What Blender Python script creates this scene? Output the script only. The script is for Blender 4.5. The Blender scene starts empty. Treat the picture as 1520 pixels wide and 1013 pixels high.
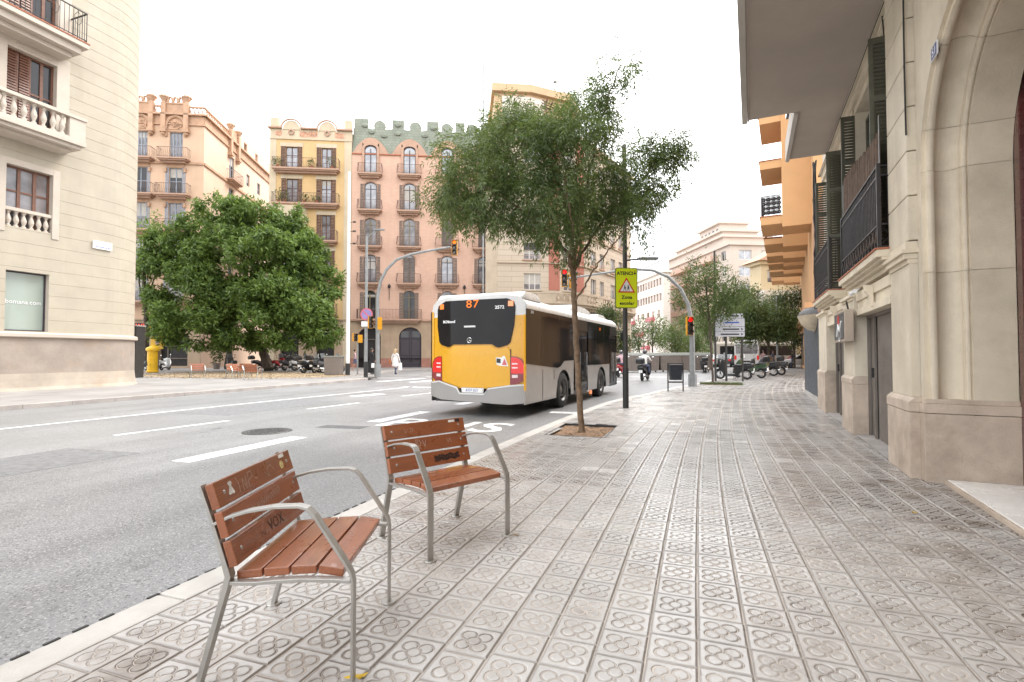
import bpy, bmesh, math, random
import numpy as np
from mathutils import Vector, Matrix
R = math.radians
random.seed(7)
rng = np.random.default_rng(7)
scene = bpy.context.scene
COL = scene.collection

# ------------------------------------------------------------------ camera, sky, sun, exposure
CAM_H = 1.30
YAW = math.atan(266 / 755.0)
PITCH = math.atan(20.5 / 755.0)
cam_d = bpy.data.cameras.new('camera')
cam_d.sensor_width = 36.0
cam_d.lens = 36.0 * 755.0 / 1520.0
cam_d.clip_start = 0.05
cam_d.clip_end = 3000
cam = bpy.data.objects.new('camera', cam_d)
COL.objects.link(cam)
cam.location = (0, 0, CAM_H)
cam.rotation_euler = (R(90) + PITCH, 0, YAW)
scene.camera = cam

SUN_ELEV, SUN_AZ = R(52), R(38)          # azimuth clockwise from +Y
world = bpy.data.worlds.new('World')
scene.world = world
world.use_nodes = True
wt = world.node_tree
wt.nodes.clear()
w_out = wt.nodes.new('ShaderNodeOutputWorld')
w_mix = wt.nodes.new('ShaderNodeMixShader')
w_sky = wt.nodes.new('ShaderNodeTexSky')
w_sky.sky_type = 'NISHITA'
w_sky.sun_disc = False
w_sky.sun_elevation = SUN_ELEV
w_sky.sun_rotation = SUN_AZ
w_b1 = wt.nodes.new('ShaderNodeBackground')
w_b1.inputs['Strength'].default_value = 0.12
w_b2 = wt.nodes.new('ShaderNodeBackground')      # the closed cloud cover
w_tc = wt.nodes.new('ShaderNodeTexCoord')
w_ns = wt.nodes.new('ShaderNodeTexNoise')
w_ns.inputs['Scale'].default_value = 1.6
w_ns.inputs['Detail'].default_value = 5
w_rp = wt.nodes.new('ShaderNodeValToRGB')
w_rp.color_ramp.elements[0].position = 0.3
w_rp.color_ramp.elements[0].color = (0.90, 0.93, 0.97, 1)
w_rp.color_ramp.elements[1].position = 0.7
w_rp.color_ramp.elements[1].color = (1.0, 0.995, 0.985, 1)
w_b2.inputs['Strength'].default_value = 1.25
w_mix.inputs[0].default_value = 0.90
wt.links.new(w_tc.outputs['Generated'], w_ns.inputs['Vector'])
wt.links.new(w_ns.outputs['Fac'], w_rp.inputs['Fac'])
wt.links.new(w_rp.outputs['Color'], w_b2.inputs['Color'])
wt.links.new(w_sky.outputs[0], w_b1.inputs['Color'])
wt.links.new(w_b1.outputs[0], w_mix.inputs[1])
wt.links.new(w_b2.outputs[0], w_mix.inputs[2])
wt.links.new(w_mix.outputs[0], w_out.inputs[0])

sun_d = bpy.data.lights.new('sun', 'SUN')
sun_d.energy = 1.4
sun_d.angle = R(22)
sun_d.color = (1.0, 0.96, 0.9)
sun = bpy.data.objects.new('sun', sun_d)
COL.objects.link(sun)
sv = Vector((math.sin(SUN_AZ) * math.cos(SUN_ELEV), math.cos(SUN_AZ) * math.cos(SUN_ELEV), math.sin(SUN_ELEV)))
sun.rotation_euler = sv.to_track_quat('Z', 'Y').to_euler()

vs = scene.view_settings
vs.view_transform = 'Standard'
vs.look = 'None'
vs.gamma = 1
vs.use_curve_mapping = False
vs.exposure = 1.62

ROAD_Z = -0.12
def cw(px, depth):
    """world xy of the spot `depth` metres ahead on the bearing of photo column px"""
    r = (px - 760) / 755.0 * depth
    return (r * math.cos(YAW) - depth * math.sin(YAW), r * math.sin(YAW) + depth * math.cos(YAW))

# ------------------------------------------------------------------ materials
class NT:
    def __init__(s, name):
        s.m = bpy.data.materials.new(name); s.m.use_nodes = True
        s.t = s.m.node_tree; s.t.nodes.clear()
        s.out = s.t.nodes.new('ShaderNodeOutputMaterial')
    def n(s, typ, **kw):
        nd = s.t.nodes.new('ShaderNode' + typ)
        for k, v in kw.items():
            if k in nd.inputs: s.set(nd.inputs[k], v)
            else: setattr(nd, k, v)
        return nd
    def set(s, inp, v):
        if isinstance(v, bpy.types.NodeSocket): s.t.links.new(v, inp)
        elif isinstance(v, (tuple, list)) and len(v) == 3 and inp.type == 'RGBA': inp.default_value = (*v, 1)
        else: inp.default_value = v
    def math(s, op, a, b=0.0, c=0.0, clamp=False):
        nd = s.t.nodes.new('ShaderNodeMath'); nd.operation = op; nd.use_clamp = clamp
        s.set(nd.inputs[0], a); s.set(nd.inputs[1], b); s.set(nd.inputs[2], c)
        return nd.outputs[0]
    def mix(s, f, a, b, mode='MIX'):
        nd = s.t.nodes.new('ShaderNodeMix'); nd.data_type = 'RGBA'; nd.blend_type = mode
        s.set(nd.inputs[0], f); s.set(nd.inputs[6], a); s.set(nd.inputs[7], b)
        return nd.outputs[2]
    def ramp(s, f, p0, p1, v0=0.0, v1=1.0):
        nd = s.t.nodes.new('ShaderNodeMapRange')
        s.set(nd.inputs[0], f); nd.inputs[1].default_value = p0; nd.inputs[2].default_value = p1
        nd.inputs[3].default_value = v0; nd.inputs[4].default_value = v1
        return nd.outputs[0]
    def noise(s, vec, scale, detail=4, rough=0.55):
        nd = s.n('TexNoise', Scale=scale, Detail=detail, Roughness=rough)
        if vec is not None: s.t.links.new(vec, nd.inputs['Vector'])
        return nd.outputs['Fac']
    def done(s, shader):
        s.t.links.new(shader, s.out.inputs[0]); return s.m

MATS = {}
def mat(name, col, rough=0.6, metal=0.0, var=0.12, scale=3.0, bump=0.0, bscale=60.0, dirt=0.0, dirtcol=(0.12, 0.09, 0.06),
        coat=0.0, spec=0.5, vary=0.0, streak=0.0, coords='Object', emit=None, estr=0.0, grain=False):
    if name in MATS: return MATS[name]
    t = NT(name)
    if coords == 'World': vec = t.n('NewGeometry').outputs['Position']
    else: vec = t.n('TexCoord').outputs[coords]
    b = t.n('BsdfPrincipled', Metallic=metal, Roughness=rough)
    b.inputs['Coat Weight'].default_value = coat
    b.inputs['Specular IOR Level'].default_value = spec
    c = t.n('RGB'); c.outputs[0].default_value = (*col, 1); c = c.outputs[0]
    if var > 0:
        nz = t.noise(vec, scale, 6, 0.6)
        f = t.ramp(nz, 0.3, 0.7)
        c = t.mix(f, tuple(max(0, v * (1 - var)) for v in col), tuple(min(1, v * (1 + var)) for v in col))
    if grain:
        mp = t.n('Mapping'); mp.inputs['Scale'].default_value = (3, 90, 90); t.t.links.new(vec, mp.inputs[0])
        g = t.noise(mp.outputs[0], 2.0, 6, 0.65)
        c = t.mix(t.ramp(g, 0.35, 0.7), c, tuple(v * 0.45 for v in col))
        oi = t.n('ObjectInfo').outputs['Random']
        c = t.mix(t.math('MULTIPLY', oi, 0.3), c, tuple(min(1, v * 1.25) for v in col))
    if vary > 0:
        c = t.mix(t.math('MULTIPLY', t.n('ObjectInfo').outputs['Random'], vary), c, tuple(v * .62 for v in col))
    if streak > 0:
        mp = t.n('Mapping'); mp.inputs['Scale'].default_value = (1.3, 1.3, 0.12); t.t.links.new(vec, mp.inputs[0])
        g = t.noise(mp.outputs[0], 1.6, 6, 0.7)
        c = t.mix(t.math('MULTIPLY', t.ramp(g, 0.5, 0.78), streak), c, dirtcol)
    if dirt > 0:
        g = t.noise(vec, scale * 0.45, 8, 0.7)
        c = t.mix(t.math('MULTIPLY', t.ramp(g, 0.48, 0.72), dirt), c, dirtcol)
    t.set(b.inputs['Base Color'], c)
    if rough < 0.9 and var > 0:
        rr = t.noise(vec, scale * 2.3, 4)
        t.set(b.inputs['Roughness'], t.ramp(rr, 0.25, 0.75, max(0.02, rough - 0.08), min(1, rough + 0.1)))
    if bump > 0:
        bn = t.noise(vec, bscale, 5, 0.6)
        bp = t.n('Bump', Strength=min(1, bump), Distance=0.01, Height=bn)
        t.set(b.inputs['Normal'], bp.outputs[0])
    if emit is not None:
        b.inputs['Emission Color'].default_value = (*emit, 1); b.inputs['Emission Strength'].default_value = estr
    MATS[name] = t.done(b.outputs[0])
    return MATS[name]

def glass_mat(name, col, rough=0.06, var=0.25, refl=0.5, blinds=None):
    """window glass seen from outside: dark interior colour under a clear reflecting sheet"""
    t = NT(name)
    vec = t.n('TexCoord').outputs['Object']
    nz = t.noise(vec, 0.9, 3)
    c = t.mix(t.ramp(nz, 0.35, 0.65), tuple(v * (1 - var) for v in col), tuple(min(1, v * (1 + var)) for v in col))
    d = t.n('BsdfPrincipled'); t.set(d.inputs['Base Color'], c); d.inputs['Roughness'].default_value = rough
    d.inputs['Specular IOR Level'].default_value = refl; d.inputs['Coat Weight'].default_value = 0.12
    d.inputs['Coat Roughness'].default_value = 0.03
    bp = t.n('Bump', Strength=0.25, Distance=0.02, Height=t.noise(vec, 0.7, 2))
    t.set(d.inputs['Coat Normal'], bp.outputs[0])
    return t.done(d.outputs[0])

def leaf_mat(name, c1, c2, trans=0.3, rough=0.45):
    t = NT(name)
    g = t.n('NewGeometry')
    rnd = g.outputs['Random Per Island']
    nz = t.noise(g.outputs['Position'], 1.1, 4)
    f = t.math('ADD', t.math('MULTIPLY', rnd, 0.45), t.math('MULTIPLY', t.ramp(nz, 0.38, 0.62), 0.55))
    c = t.mix(f, c1, c2)
    b = t.n('BsdfPrincipled', Roughness=rough); t.set(b.inputs['Base Color'], c)
    b.inputs['Specular IOR Level'].default_value = 0.25
    tr = t.n('BsdfTranslucent'); t.set(tr.inputs['Color'], t.mix(0.5, c, (0.25, 0.35, 0.05)))
    m = t.n('MixShader'); m.inputs[0].default_value = trans
    t.t.links.new(b.outputs[0], m.inputs[1]); t.t.links.new(tr.outputs[0], m.inputs[2])
    return t.done(m.outputs[0])

def asphalt_mat():
    t = NT('asphalt')
    p = t.n('NewGeometry').outputs['Position']
    fine = t.n('TexVoronoi', Scale=150.0); t.t.links.new(p, fine.inputs['Vector'])
    speck = t.n('TexVoronoi', Scale=95.0); t.t.links.new(p, speck.inputs['Vector'])
    big = t.noise(p, 0.35, 6, 0.6)
    mp = t.n('Mapping'); mp.inputs['Scale'].default_value = (0.9, 0.06, 1); t.t.links.new(p, mp.inputs[0])
    track = t.noise(mp.outputs[0], 1.2, 4)
    c = t.mix(t.ramp(big, 0.3, 0.7), (0.185, 0.184, 0.187), (0.25, 0.249, 0.252))
    c = t.mix(t.math('MULTIPLY', t.ramp(track, 0.42, 0.66), 0.55), c, (0.13, 0.13, 0.132))
    sep = t.n('SeparateColor'); t.t.links.new(speck.outputs['Color'], sep.inputs[0])
    c = t.mix(t.ramp(sep.outputs[0], 0.74, 0.98, 0, 0.75), c, (0.40, 0.39, 0.38))
    c = t.mix(t.ramp(sep.outputs[1], 0.80, 1.0, 0, 0.75), c, (0.035, 0.035, 0.037))
    spot = t.noise(p, 2.4, 5, 0.75)
    c = t.mix(t.math('MULTIPLY', t.ramp(spot, 0.63, 0.72), 0.5), c, (0.07, 0.07, 0.07))
    vc = t.n('TexVoronoi', feature='DISTANCE_TO_EDGE', Scale=0.33); wv = t.n('VectorMath', operation='ADD'); t.t.links.new(p, wv.inputs[0]); nv = t.n('TexNoise', Scale=2.5, Detail=6); t.t.links.new(p, nv.inputs['Vector']); t.t.links.new(nv.outputs['Color'], wv.inputs[1]); t.t.links.new(wv.outputs[0], vc.inputs['Vector'])
    crack = t.math('MULTIPLY', t.ramp(vc.outputs['Distance'], 0.001, 0.006, 1, 0), t.ramp(t.noise(p, 0.5, 2), 0.5, 0.6))
    c = t.mix(t.math('MULTIPLY', crack, 0.7), c, (0.04, 0.04, 0.04))
    b = t.n('BsdfPrincipled'); t.set(b.inputs['Base Color'], c)
    t.set(b.inputs['Roughness'], t.ramp(big, 0.3, 0.7, 0.34, 0.50))
    bp = t.n('Bump', Strength=0.55, Distance=0.004, Height=t.math('ADD', fine.outputs['Distance'], t.math('MULTIPLY', t.noise(p, 140, 2), 0.6)))
    t.set(b.inputs['Normal'], bp.outputs[0])
    return t.done(b.outputs[0])

def paint_mat():
    t = NT('road_paint')
    p = t.n('NewGeometry').outputs['Position']
    w = t.math('ADD', t.math('MULTIPLY', t.noise(p, 26, 10, 0.85), 0.6), t.math('MULTIPLY', t.noise(p, 2.5, 4, 0.7), 0.4))
    c = t.mix(t.ramp(w, 0.49, 0.60, 0, 0.85), (0.74, 0.74, 0.73), (0.20, 0.20, 0.20))
    b = t.n('BsdfPrincipled', Roughness=0.55); t.set(b.inputs['Base Color'], c)
    bp = t.n('Bump', Strength=0.3, Distance=0.003, Height=t.noise(p, 120, 3)); t.set(b.inputs['Normal'], bp.outputs[0])
    return t.done(b.outputs[0])

def tile_mat(name='flower_tile', carved=False):
    """cement flower tile: four ring petals round a centre ring, dirt, damp and painted shade in the grooves"""
    t = NT(name)
    uv = t.n('UVMap').outputs[0]
    p = t.n('NewGeometry').outputs['Position']
    sx = t.n('SeparateXYZ'); t.t.links.new(uv, sx.inputs[0])
    wob = t.math('MULTIPLY', t.math('SUBTRACT', t.noise(p, 30, 2), 0.5), 0.012 if carved else 0.03)
    x = t.math('ADD', t.math('SUBTRACT', sx.outputs[0], 0.5), wob)
    y = t.math('ADD', t.math('SUBTRACT', sx.outputs[1], 0.5), wob)
    ax, ay = t.math('ABSOLUTE', x), t.math('ABSOLUTE', y)
    def dist(a, b):
        return t.math('SQRT', t.math('ADD', t.math('MULTIPLY', a, a), t.math('MULTIPLY', b, b)))
    dp = dist(t.math('SUBTRACT', ax, 0.185), t.math('SUBTRACT', ay, 0.185))
    d0 = dist(x, y)
    ringp = t.math('ABSOLUTE', t.math('SUBTRACT', dp, 0.163))
    ringc = t.math('ABSOLUTE', t.math('SUBTRACT', d0, 0.150))
    gp = t.ramp(ringp, 0.010, 0.034, 1.0, 0.0)
    gp = t.math('MULTIPLY', gp, t.ramp(d0, 0.146, 0.162))
    # petals stop where they meet each other
    gp = t.math('MULTIPLY', gp, t.ramp(t.math('MINIMUM', ax, ay), 0.004, 0.02))
    gc = t.ramp(ringc, 0.009, 0.030, 1.0, 0.0)
    groove = t.math('MAXIMUM', gp, gc)
    edge = t.math('MAXIMUM', ax, ay)
    rim = t.ramp(edge, 0.455, 0.495)
    # per tile shade
    oi = t.n('ObjectInfo').outputs['Random']
    at = t.n('Attribute', attribute_name='tint').outputs['Fac']
    rnd = t.math('FRACT', t.math('ADD', t.math('MULTIPLY', oi, 1.0), at))
    sp = t.n('SeparateXYZ'); t.t.links.new(p, sp.inputs[0])
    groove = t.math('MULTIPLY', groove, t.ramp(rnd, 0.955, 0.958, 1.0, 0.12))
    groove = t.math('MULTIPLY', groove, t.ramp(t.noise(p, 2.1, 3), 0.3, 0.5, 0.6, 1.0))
    big = t.noise(p, 0.55, 5, 0.65)
    mid = t.noise(p, 3.0, 6, 0.7)
    fine = t.noise(p, 38, 6, 0.7)
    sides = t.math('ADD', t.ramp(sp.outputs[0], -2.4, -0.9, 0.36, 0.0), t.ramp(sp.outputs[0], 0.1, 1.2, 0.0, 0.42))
    soil = t.math('MULTIPLY', t.math('ADD', t.ramp(big, 0.38, 0.66, 0.0, 0.9), sides, clamp=True), t.math('ADD', t.ramp(sp.outputs[1], 4.0, 9.0, 1.0, 0.30), t.ramp(sp.outputs[0], 0.9, 2.0, 0.0, 0.35)), clamp=True)  # soil thins with distance, painting in the bright sheen of the middle pavement
    soil_sheen = t.math('MULTIPLY', soil, t.ramp(t.math('ADD', mid, t.math('MULTIPLY', rnd, 0.30)), 0.48, 0.86, 0.05, 1.0), clamp=True)
    base = t.mix(rnd, (0.45, 0.428, 0.408), (0.585, 0.562, 0.54))
    base = t.mix(t.ramp(fine, 0.3, 0.7), base, t.mix(0.82, (0.22, 0.20, 0.19), base))
    c = t.mix(t.math('MULTIPLY', soil_sheen, 0.74), base, (0.160, 0.124, 0.099))
    gdirt_shade = t.math('MULTIPLY', groove, t.math('ADD', 0.52 if carved else 0.42, t.math('MULTIPLY', t.math('MULTIPLY', soil, t.ramp(mid, 0.35, 0.65, 0.35, 1.15)), 0.85)), clamp=True)  # groove dirt plus painted shade, since the relief itself shades weakly
    c = t.mix(gdirt_shade, c, (0.085, 0.066, 0.052))
    gum = t.n('TexVoronoi', Scale=2.2); t.t.links.new(p, gum.inputs['Vector'])
    c = t.mix(t.ramp(gum.outputs['Distance'], 0.035, 0.05, 0.55, 0.0), c, (0.12, 0.105, 0.095))
    # damp grime gathers round one side of the flower
    halo = t.math('MULTIPLY', t.ramp(dist(t.math('SUBTRACT', x, 0.02), t.math('SUBTRACT', y, 0.07)), 0.20, 0.42, 1.0, 0.0), t.math('MULTIPLY', soil_sheen, 0.6))
    c = t.mix(halo, c, (0.13, 0.10, 0.078))
    c = t.mix(t.math('MULTIPLY', rim, 0.35), c, (0.16, 0.13, 0.11))
    b = t.n('BsdfPrincipled'); t.set(b.inputs['Base Color'], c)
    b.inputs['Specular IOR Level'].default_value = 0.5
    rg = t.ramp(t.noise(p, 1.3, 5, 0.6), 0.3, 0.7, 0.17, 0.42)
    rg = t.math('SUBTRACT', rg, t.math('MULTIPLY', t.math('MAXIMUM', groove, halo), 0.10))
    t.set(b.inputs['Roughness'], rg)
    h = t.math('ADD', t.math('MULTIPLY', groove, -0.12 if carved else -1.0), t.math('MULTIPLY', rim, -0.5))
    h = t.math('ADD', h, t.math('MULTIPLY', fine, 0.07))
    h = t.math('ADD', h, t.math('MULTIPLY', mid, 0.25))
    bp = t.n('Bump', Strength=1.0, Distance=0.012, Height=h)
    t.set(b.inputs['Normal'], bp.outputs[0])
    return t.done(b.outputs[0])

def brick_wall_mat(name, c1, c2, mortar, sx=0.3, sz=0.15, msize=0.012, dirt=0.2):
    """thin scored joints on a far facade, too small to be pieces"""
    t = NT(name)
    v = t.n('TexCoord').outputs['Object']
    sp = t.n('SeparateXYZ'); t.t.links.new(v, sp.inputs[0])
    cb = t.n('CombineXYZ'); t.t.links.new(sp.outputs[0], cb.inputs[0]); t.t.links.new(sp.outputs[2], cb.inputs[1])
    br = t.n('TexBrick'); br.inputs['Scale'].default_value = 1.0
    br.inputs['Brick Width'].default_value = sx; br.inputs['Row Height'].default_value = sz
    br.inputs['Mortar Size'].default_value = msize; br.inputs['Mortar Smooth'].default_value = 0.3
    t.set(br.inputs['Color1'], c1); t.set(br.inputs['Color2'], c2); t.set(br.inputs['Mortar'], mortar)
    t.t.links.new(cb.outputs[0], br.inputs['Vector'])
    mp = t.n('Mapping'); mp.inputs['Scale'].default_value = (1.0, 1.0, 0.15); t.t.links.new(v, mp.inputs[0])
    g = t.noise(mp.outputs[0], 0.9, 6, 0.7)
    c = t.mix(t.math('MULTIPLY', t.ramp(g, 0.45, 0.75), dirt), br.outputs['Color'], tuple(x * 0.45 for x in c1))
    b = t.n('BsdfPrincipled', Roughness=0.85); t.set(b.inputs['Base Color'], c)
    return t.done(b.outputs[0])

M = {}
def init_mats():
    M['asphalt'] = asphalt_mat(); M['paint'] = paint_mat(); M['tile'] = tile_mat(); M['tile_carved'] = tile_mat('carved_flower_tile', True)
    M['mortar'] = mat('joint_mortar', (0.42, 0.37, 0.325), 0.8, var=0.3, scale=3, bump=0.4, bscale=90, coords='World')
    M['kerb'] = mat('granite_kerb', (0.50, 0.475, 0.44), 0.45, var=0.14, scale=2.5, bump=0.35, bscale=140, dirt=0.25, coords='World')
    M['kerb_far'] = mat('granite_kerb_far', (0.36, 0.33, 0.31), 0.6, var=0.2, scale=2, bump=0.3, dirt=0.3, coords='World')
    M['pave_far'] = mat('plain_paving', (0.27, 0.255, 0.245), 0.55, var=0.22, scale=0.6, bump=0.3, bscale=20, dirt=0.35, coords='World')
    M['ground'] = mat('ground_concrete', (0.30, 0.29, 0.28), 0.8, var=0.2, scale=0.3, coords='World')
    M['soil'] = mat('tree_pit_soil', (0.21, 0.125, 0.07), 0.9, var=0.45, scale=9, bump=1.0, bscale=40, coords='World')
    M['soil_far'] = mat('sandy_soil', (0.27, 0.20, 0.12), 0.9, var=0.4, scale=1.5, bump=0.6, bscale=15, coords='World')
    M['wood'] = mat('bench_wood', (0.33, 0.105, 0.040), 0.30, var=0.2, scale=4, grain=True, bump=0.12, bscale=120, coat=0.4)
    M['alu'] = mat('cast_aluminium', (0.40, 0.385, 0.36), 0.42, metal=0.75, var=0.12, scale=8, bump=0.1, bscale=200)
    M['scratch'] = mat('scratched_paint', (0.40, 0.27, 0.21), 0.7, var=0.3, scale=60)
    M['marker'] = mat('black_marker', (0.03, 0.02, 0.02), 0.6, var=0)
    M['sticker'] = mat('sticker_white', (0.75, 0.75, 0.72), 0.5, var=0.1, scale=40)
    M['sticker_y'] = mat('sticker_yellow', (0.62, 0.50, 0.22), 0.5, var=0.5, scale=60)
    M['trunk'] = mat('ash_bark', (0.16, 0.105, 0.065), 0.85, var=0.4, scale=14, bump=1.0, bscale=45, coords='World')
    M['trunk_dark'] = mat('dark_bark', (0.075, 0.055, 0.042), 0.9, var=0.35, scale=5, bump=1.0, bscale=12, coords='World')
    M['leaf_ash'] = leaf_mat('ash_leaf', (0.036, 0.062, 0.026), (0.175, 0.225, 0.090), 0.36)
    M['leaf_lime'] = leaf_mat('bright_leaf', (0.026, 0.058, 0.012), (0.185, 0.275, 0.065), 0.32)
    M['leaf_dark'] = leaf_mat('dark_leaf', (0.020, 0.036, 0.014), (0.070, 0.100, 0.038), 0.2)
    M['leaf_street'] = leaf_mat('street_leaf', (0.035, 0.058, 0.020), (0.120, 0.160, 0.060), 0.3)
    M['leaf_yellow'] = mat('fallen_leaf', (0.60, 0.40, 0.03), 0.6, var=0.2, scale=30)
    M['litter'] = mat('dry_litter', (0.22, 0.15, 0.08), 0.9, var=0.4, scale=30)
    # left building
    M['lb_stone'] = mat('cream_ashlar', (0.41, 0.365, 0.29), 0.75, var=0.07, scale=1.2, bump=0.5, bscale=30, dirt=0.22, dirtcol=(0.32, 0.26, 0.19), streak=0.35)
    M['lb_trim'] = mat('pale_stone_trim', (0.48, 0.42, 0.355), 0.7, var=0.06, scale=2, bump=0.2, dirt=0.12, dirtcol=(0.34, 0.26, 0.2))
    M['lb_plinth'] = mat('rough_plinth', (0.31, 0.26, 0.22), 0.85, var=0.20, scale=1.0, bump=1.0, bscale=16, dirt=0.45, dirtcol=(0.42, 0.26, 0.13))
    M['lb_base'] = mat('plinth_foot', (0.39, 0.335, 0.275), 0.85, var=0.18, scale=0.9, bump=0.7, bscale=16, dirt=0.5, dirtcol=(0.32, 0.19, 0.10))
    # near right building
    M['rb_stone'] = mat('pale_limestone', (0.68, 0.605, 0.485), 0.65, var=0.13, scale=1.6, bump=0.45, bscale=60, dirt=0.45, dirtcol=(0.30, 0.235, 0.17), streak=0.4, vary=.4)
    M['rb_trim'] = mat('moulded_limestone', (0.70, 0.615, 0.48), 0.6, var=0.12, scale=2.0, bump=0.35, bscale=60, dirt=0.42, dirtcol=(0.33, 0.26, 0.18), streak=0.3, vary=.25)
    M['rb_plinth'] = mat('granite_plinth', (0.52, 0.43, 0.35), 0.7, var=0.20, scale=3, bump=0.8, bscale=70, dirt=0.55, dirtcol=(0.22, 0.15, 0.10))
    M['soffit'] = mat('grey_render_soffit', (0.45, 0.385, 0.335), 0.85, var=0.07, scale=1.0, bump=0.2)
    M['soffit_edge'] = mat('soffit_edge_paint', (0.50, 0.46, 0.42), 0.7, var=0.08, scale=2)
    M['shutter_green'] = mat('shutter_dark_green', (0.085, 0.085, 0.060), 0.5, var=0.2, scale=6)
    M['iron'] = mat('wrought_iron', (0.030, 0.027, 0.027), 0.5, metal=0.3, var=0.3, scale=10)
    M['iron_rust'] = mat('balcony_iron_brown', (0.12, 0.072, 0.058), 0.6, metal=0.1, var=0.3, scale=4)
    M['reed'] = mat('reed_screen', (0.13, 0.085, 0.060), 0.9, var=0.35, scale=12, bump=0.6, bscale=80)
    M['gate'] = mat('grey_folding_gate', (0.19, 0.165, 0.145), 0.55, metal=0.3, var=0.18, scale=3, dirt=0.4)
    M['red_door'] = mat('varnished_red_door', (0.080, 0.014, 0.010), 0.25, var=0.2, scale=3, coat=0.6)
    M['marble'] = mat('white_marble', (0.84, 0.83, 0.80), 0.25, var=0.07, scale=2, dirt=0.08)
    M['dark'] = mat('dark_interior', (0.018, 0.015, 0.014), 0.7, var=0.3, scale=2)
    M['charcoal'] = mat('slate_blue_panel', (0.055, 0.066, 0.082), 0.5, var=0.12, scale=4)
    M['blind'] = mat('roller_blind', (0.42, 0.39, 0.35), 0.8, var=0.1, scale=4)
    M['awning'] = mat('awning_cream', (0.56, 0.48, 0.36), 0.8, var=0.2, scale=3)
    M['cable'] = mat('black_cable', (0.02, 0.02, 0.02), 0.6, var=0)
    # facades
    M['pink'] = brick_wall_mat('pink_scored_stucco', (0.55, 0.355, 0.265), (0.59, 0.385, 0.29), (0.48, 0.30, 0.22))
    M['pink_stone'] = mat('brown_ground_stone', (0.37, 0.27, 0.185), 0.8, var=0.12, scale=0.8, streak=0.35, dirtcol=(0.20, 0.13, 0.09), bump=0.2)
    M['pink_trim'] = mat('brown_trim', (0.40, 0.25, 0.175), 0.75, var=0.12, scale=1.5)
    M['pink_base'] = mat('red_base_stone', (0.32, 0.15, 0.11), 0.8, var=0.2, scale=2)
    M['slate_green'] = brick_wall_mat('green_roof_tiles', (0.24, 0.255, 0.205), (0.20, 0.215, 0.17), (0.15, 0.165, 0.13), 0.35, 0.3, 0.02, 0.4)
    M['yellow'] = mat('ochre_stucco', (0.54, 0.365, 0.175), 0.85, var=0.10, scale=0.5, streak=0.3, dirtcol=(0.45, 0.30, 0.15))
    M['yellow_trim'] = mat('pale_yellow_stone', (0.50, 0.41, 0.29), 0.8, var=0.1, scale=0.8, streak=0.3, dirtcol=(0.35, 0.27, 0.18))
    M['frieze'] = mat('pink_frieze', (0.52, 0.26, 0.17), 0.85, var=0.5, scale=4)
    M['peach'] = mat('peach_stucco', (0.54, 0.37, 0.255), 0.85, var=0.08, scale=0.5, streak=0.25, dirtcol=(0.42, 0.27, 0.17))
    M['peach_lit'] = mat('lit_peach_stucco', (0.58, 0.42, 0.315), 0.85, var=0.06, scale=0.5, streak=0.15, dirtcol=(0.5, 0.34, 0.24))  # peach stucco made paler: the side's stronger light is put into its colour
    M['peach_trim'] = mat('brown_stone_trim', (0.43, 0.265, 0.17), 0.8, var=0.2, scale=1.6, bump=0.5, bscale=6)
    M['cream'] = brick_wall_mat('cream_rusticated', (0.47, 0.39, 0.305), (0.50, 0.42, 0.33), (0.35, 0.28, 0.21), 3.0, 0.55, 0.03, 0.15)
    M['cream_trim'] = mat('cream_stone_trim', (0.44, 0.36, 0.27), 0.8, var=0.12, scale=0.9, streak=0.25, dirtcol=(0.32, 0.24, 0.17))
    M['brick'] = brick_wall_mat('red_brick', (0.36, 0.115, 0.08), (0.41, 0.14, 0.10), (0.35, 0.2, 0.15), 0.28, 0.09, 0.012, 0.1)
    M['orange_pent'] = mat('penthouse_ochre', (0.50, 0.35, 0.21), 0.8, var=0.1, scale=1)
    M['far_beige'] = mat('far_beige_render', (0.50, 0.42, 0.36), 0.85, var=0.06, scale=0.2)
    M['far_band'] = mat('far_balcony_band', (0.56, 0.39, 0.31), 0.85, var=0.08, scale=0.3)
    M['far_white'] = mat('far_white_render', (0.66, 0.59, 0.52), 0.85, var=0.05, scale=0.2)
    M['far_pink'] = mat('far_pink_render', (0.60, 0.43, 0.36), 0.85, var=0.08, scale=0.3)
    M['far_yellow'] = mat('far_yellow_render', (0.56, 0.45, 0.29), 0.85, var=0.06, scale=0.3)
    M['scaffold'] = mat('white_scaffold_sheet', (0.74, 0.76, 0.76), 0.7, var=0.05, scale=0.4)
    M['orange'] = mat('orange_render', (0.56, 0.33, 0.16), 0.85, var=0.05, scale=0.6, streak=0.1, dirtcol=(0.5, 0.25, 0.1))
    M['orange_under'] = mat('orange_slab_underside', (0.50, 0.27, 0.13), 0.85, var=0.08, scale=1)
    M['terracotta'] = mat('terracotta_edge', (0.36, 0.13, 0.07), 0.8, var=0.2, scale=4)
    M['shut_brown'] = mat('brown_shutters', (0.085, 0.035, 0.030), 0.6, var=0.2, scale=3)
    M['shut_grey'] = mat('taupe_shutters', (0.155, 0.12, 0.10), 0.7, var=0.2, scale=3)
    M['shut_blue'] = mat('blue_grey_shutters', (0.27, 0.30, 0.35), 0.7, var=0.2, scale=3)
    M['wood_frame'] = mat('brown_window_wood', (0.145, 0.062, 0.036), 0.45, var=0.25, scale=6)
    M['olive_frame'] = mat('olive_window_wood', (0.17, 0.14, 0.075), 0.6, var=0.2, scale=4)
    M['white_frame'] = mat('white_window_wood', (0.66, 0.65, 0.62), 0.5, var=0.05, scale=4)
    M['dark_frame'] = mat('dark_window_wood', (0.045, 0.035, 0.045), 0.5, var=0.1, scale=4)
    M['glass_dark'] = glass_mat('glass_dark', (0.030, 0.028, 0.03), refl=.35)
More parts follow.
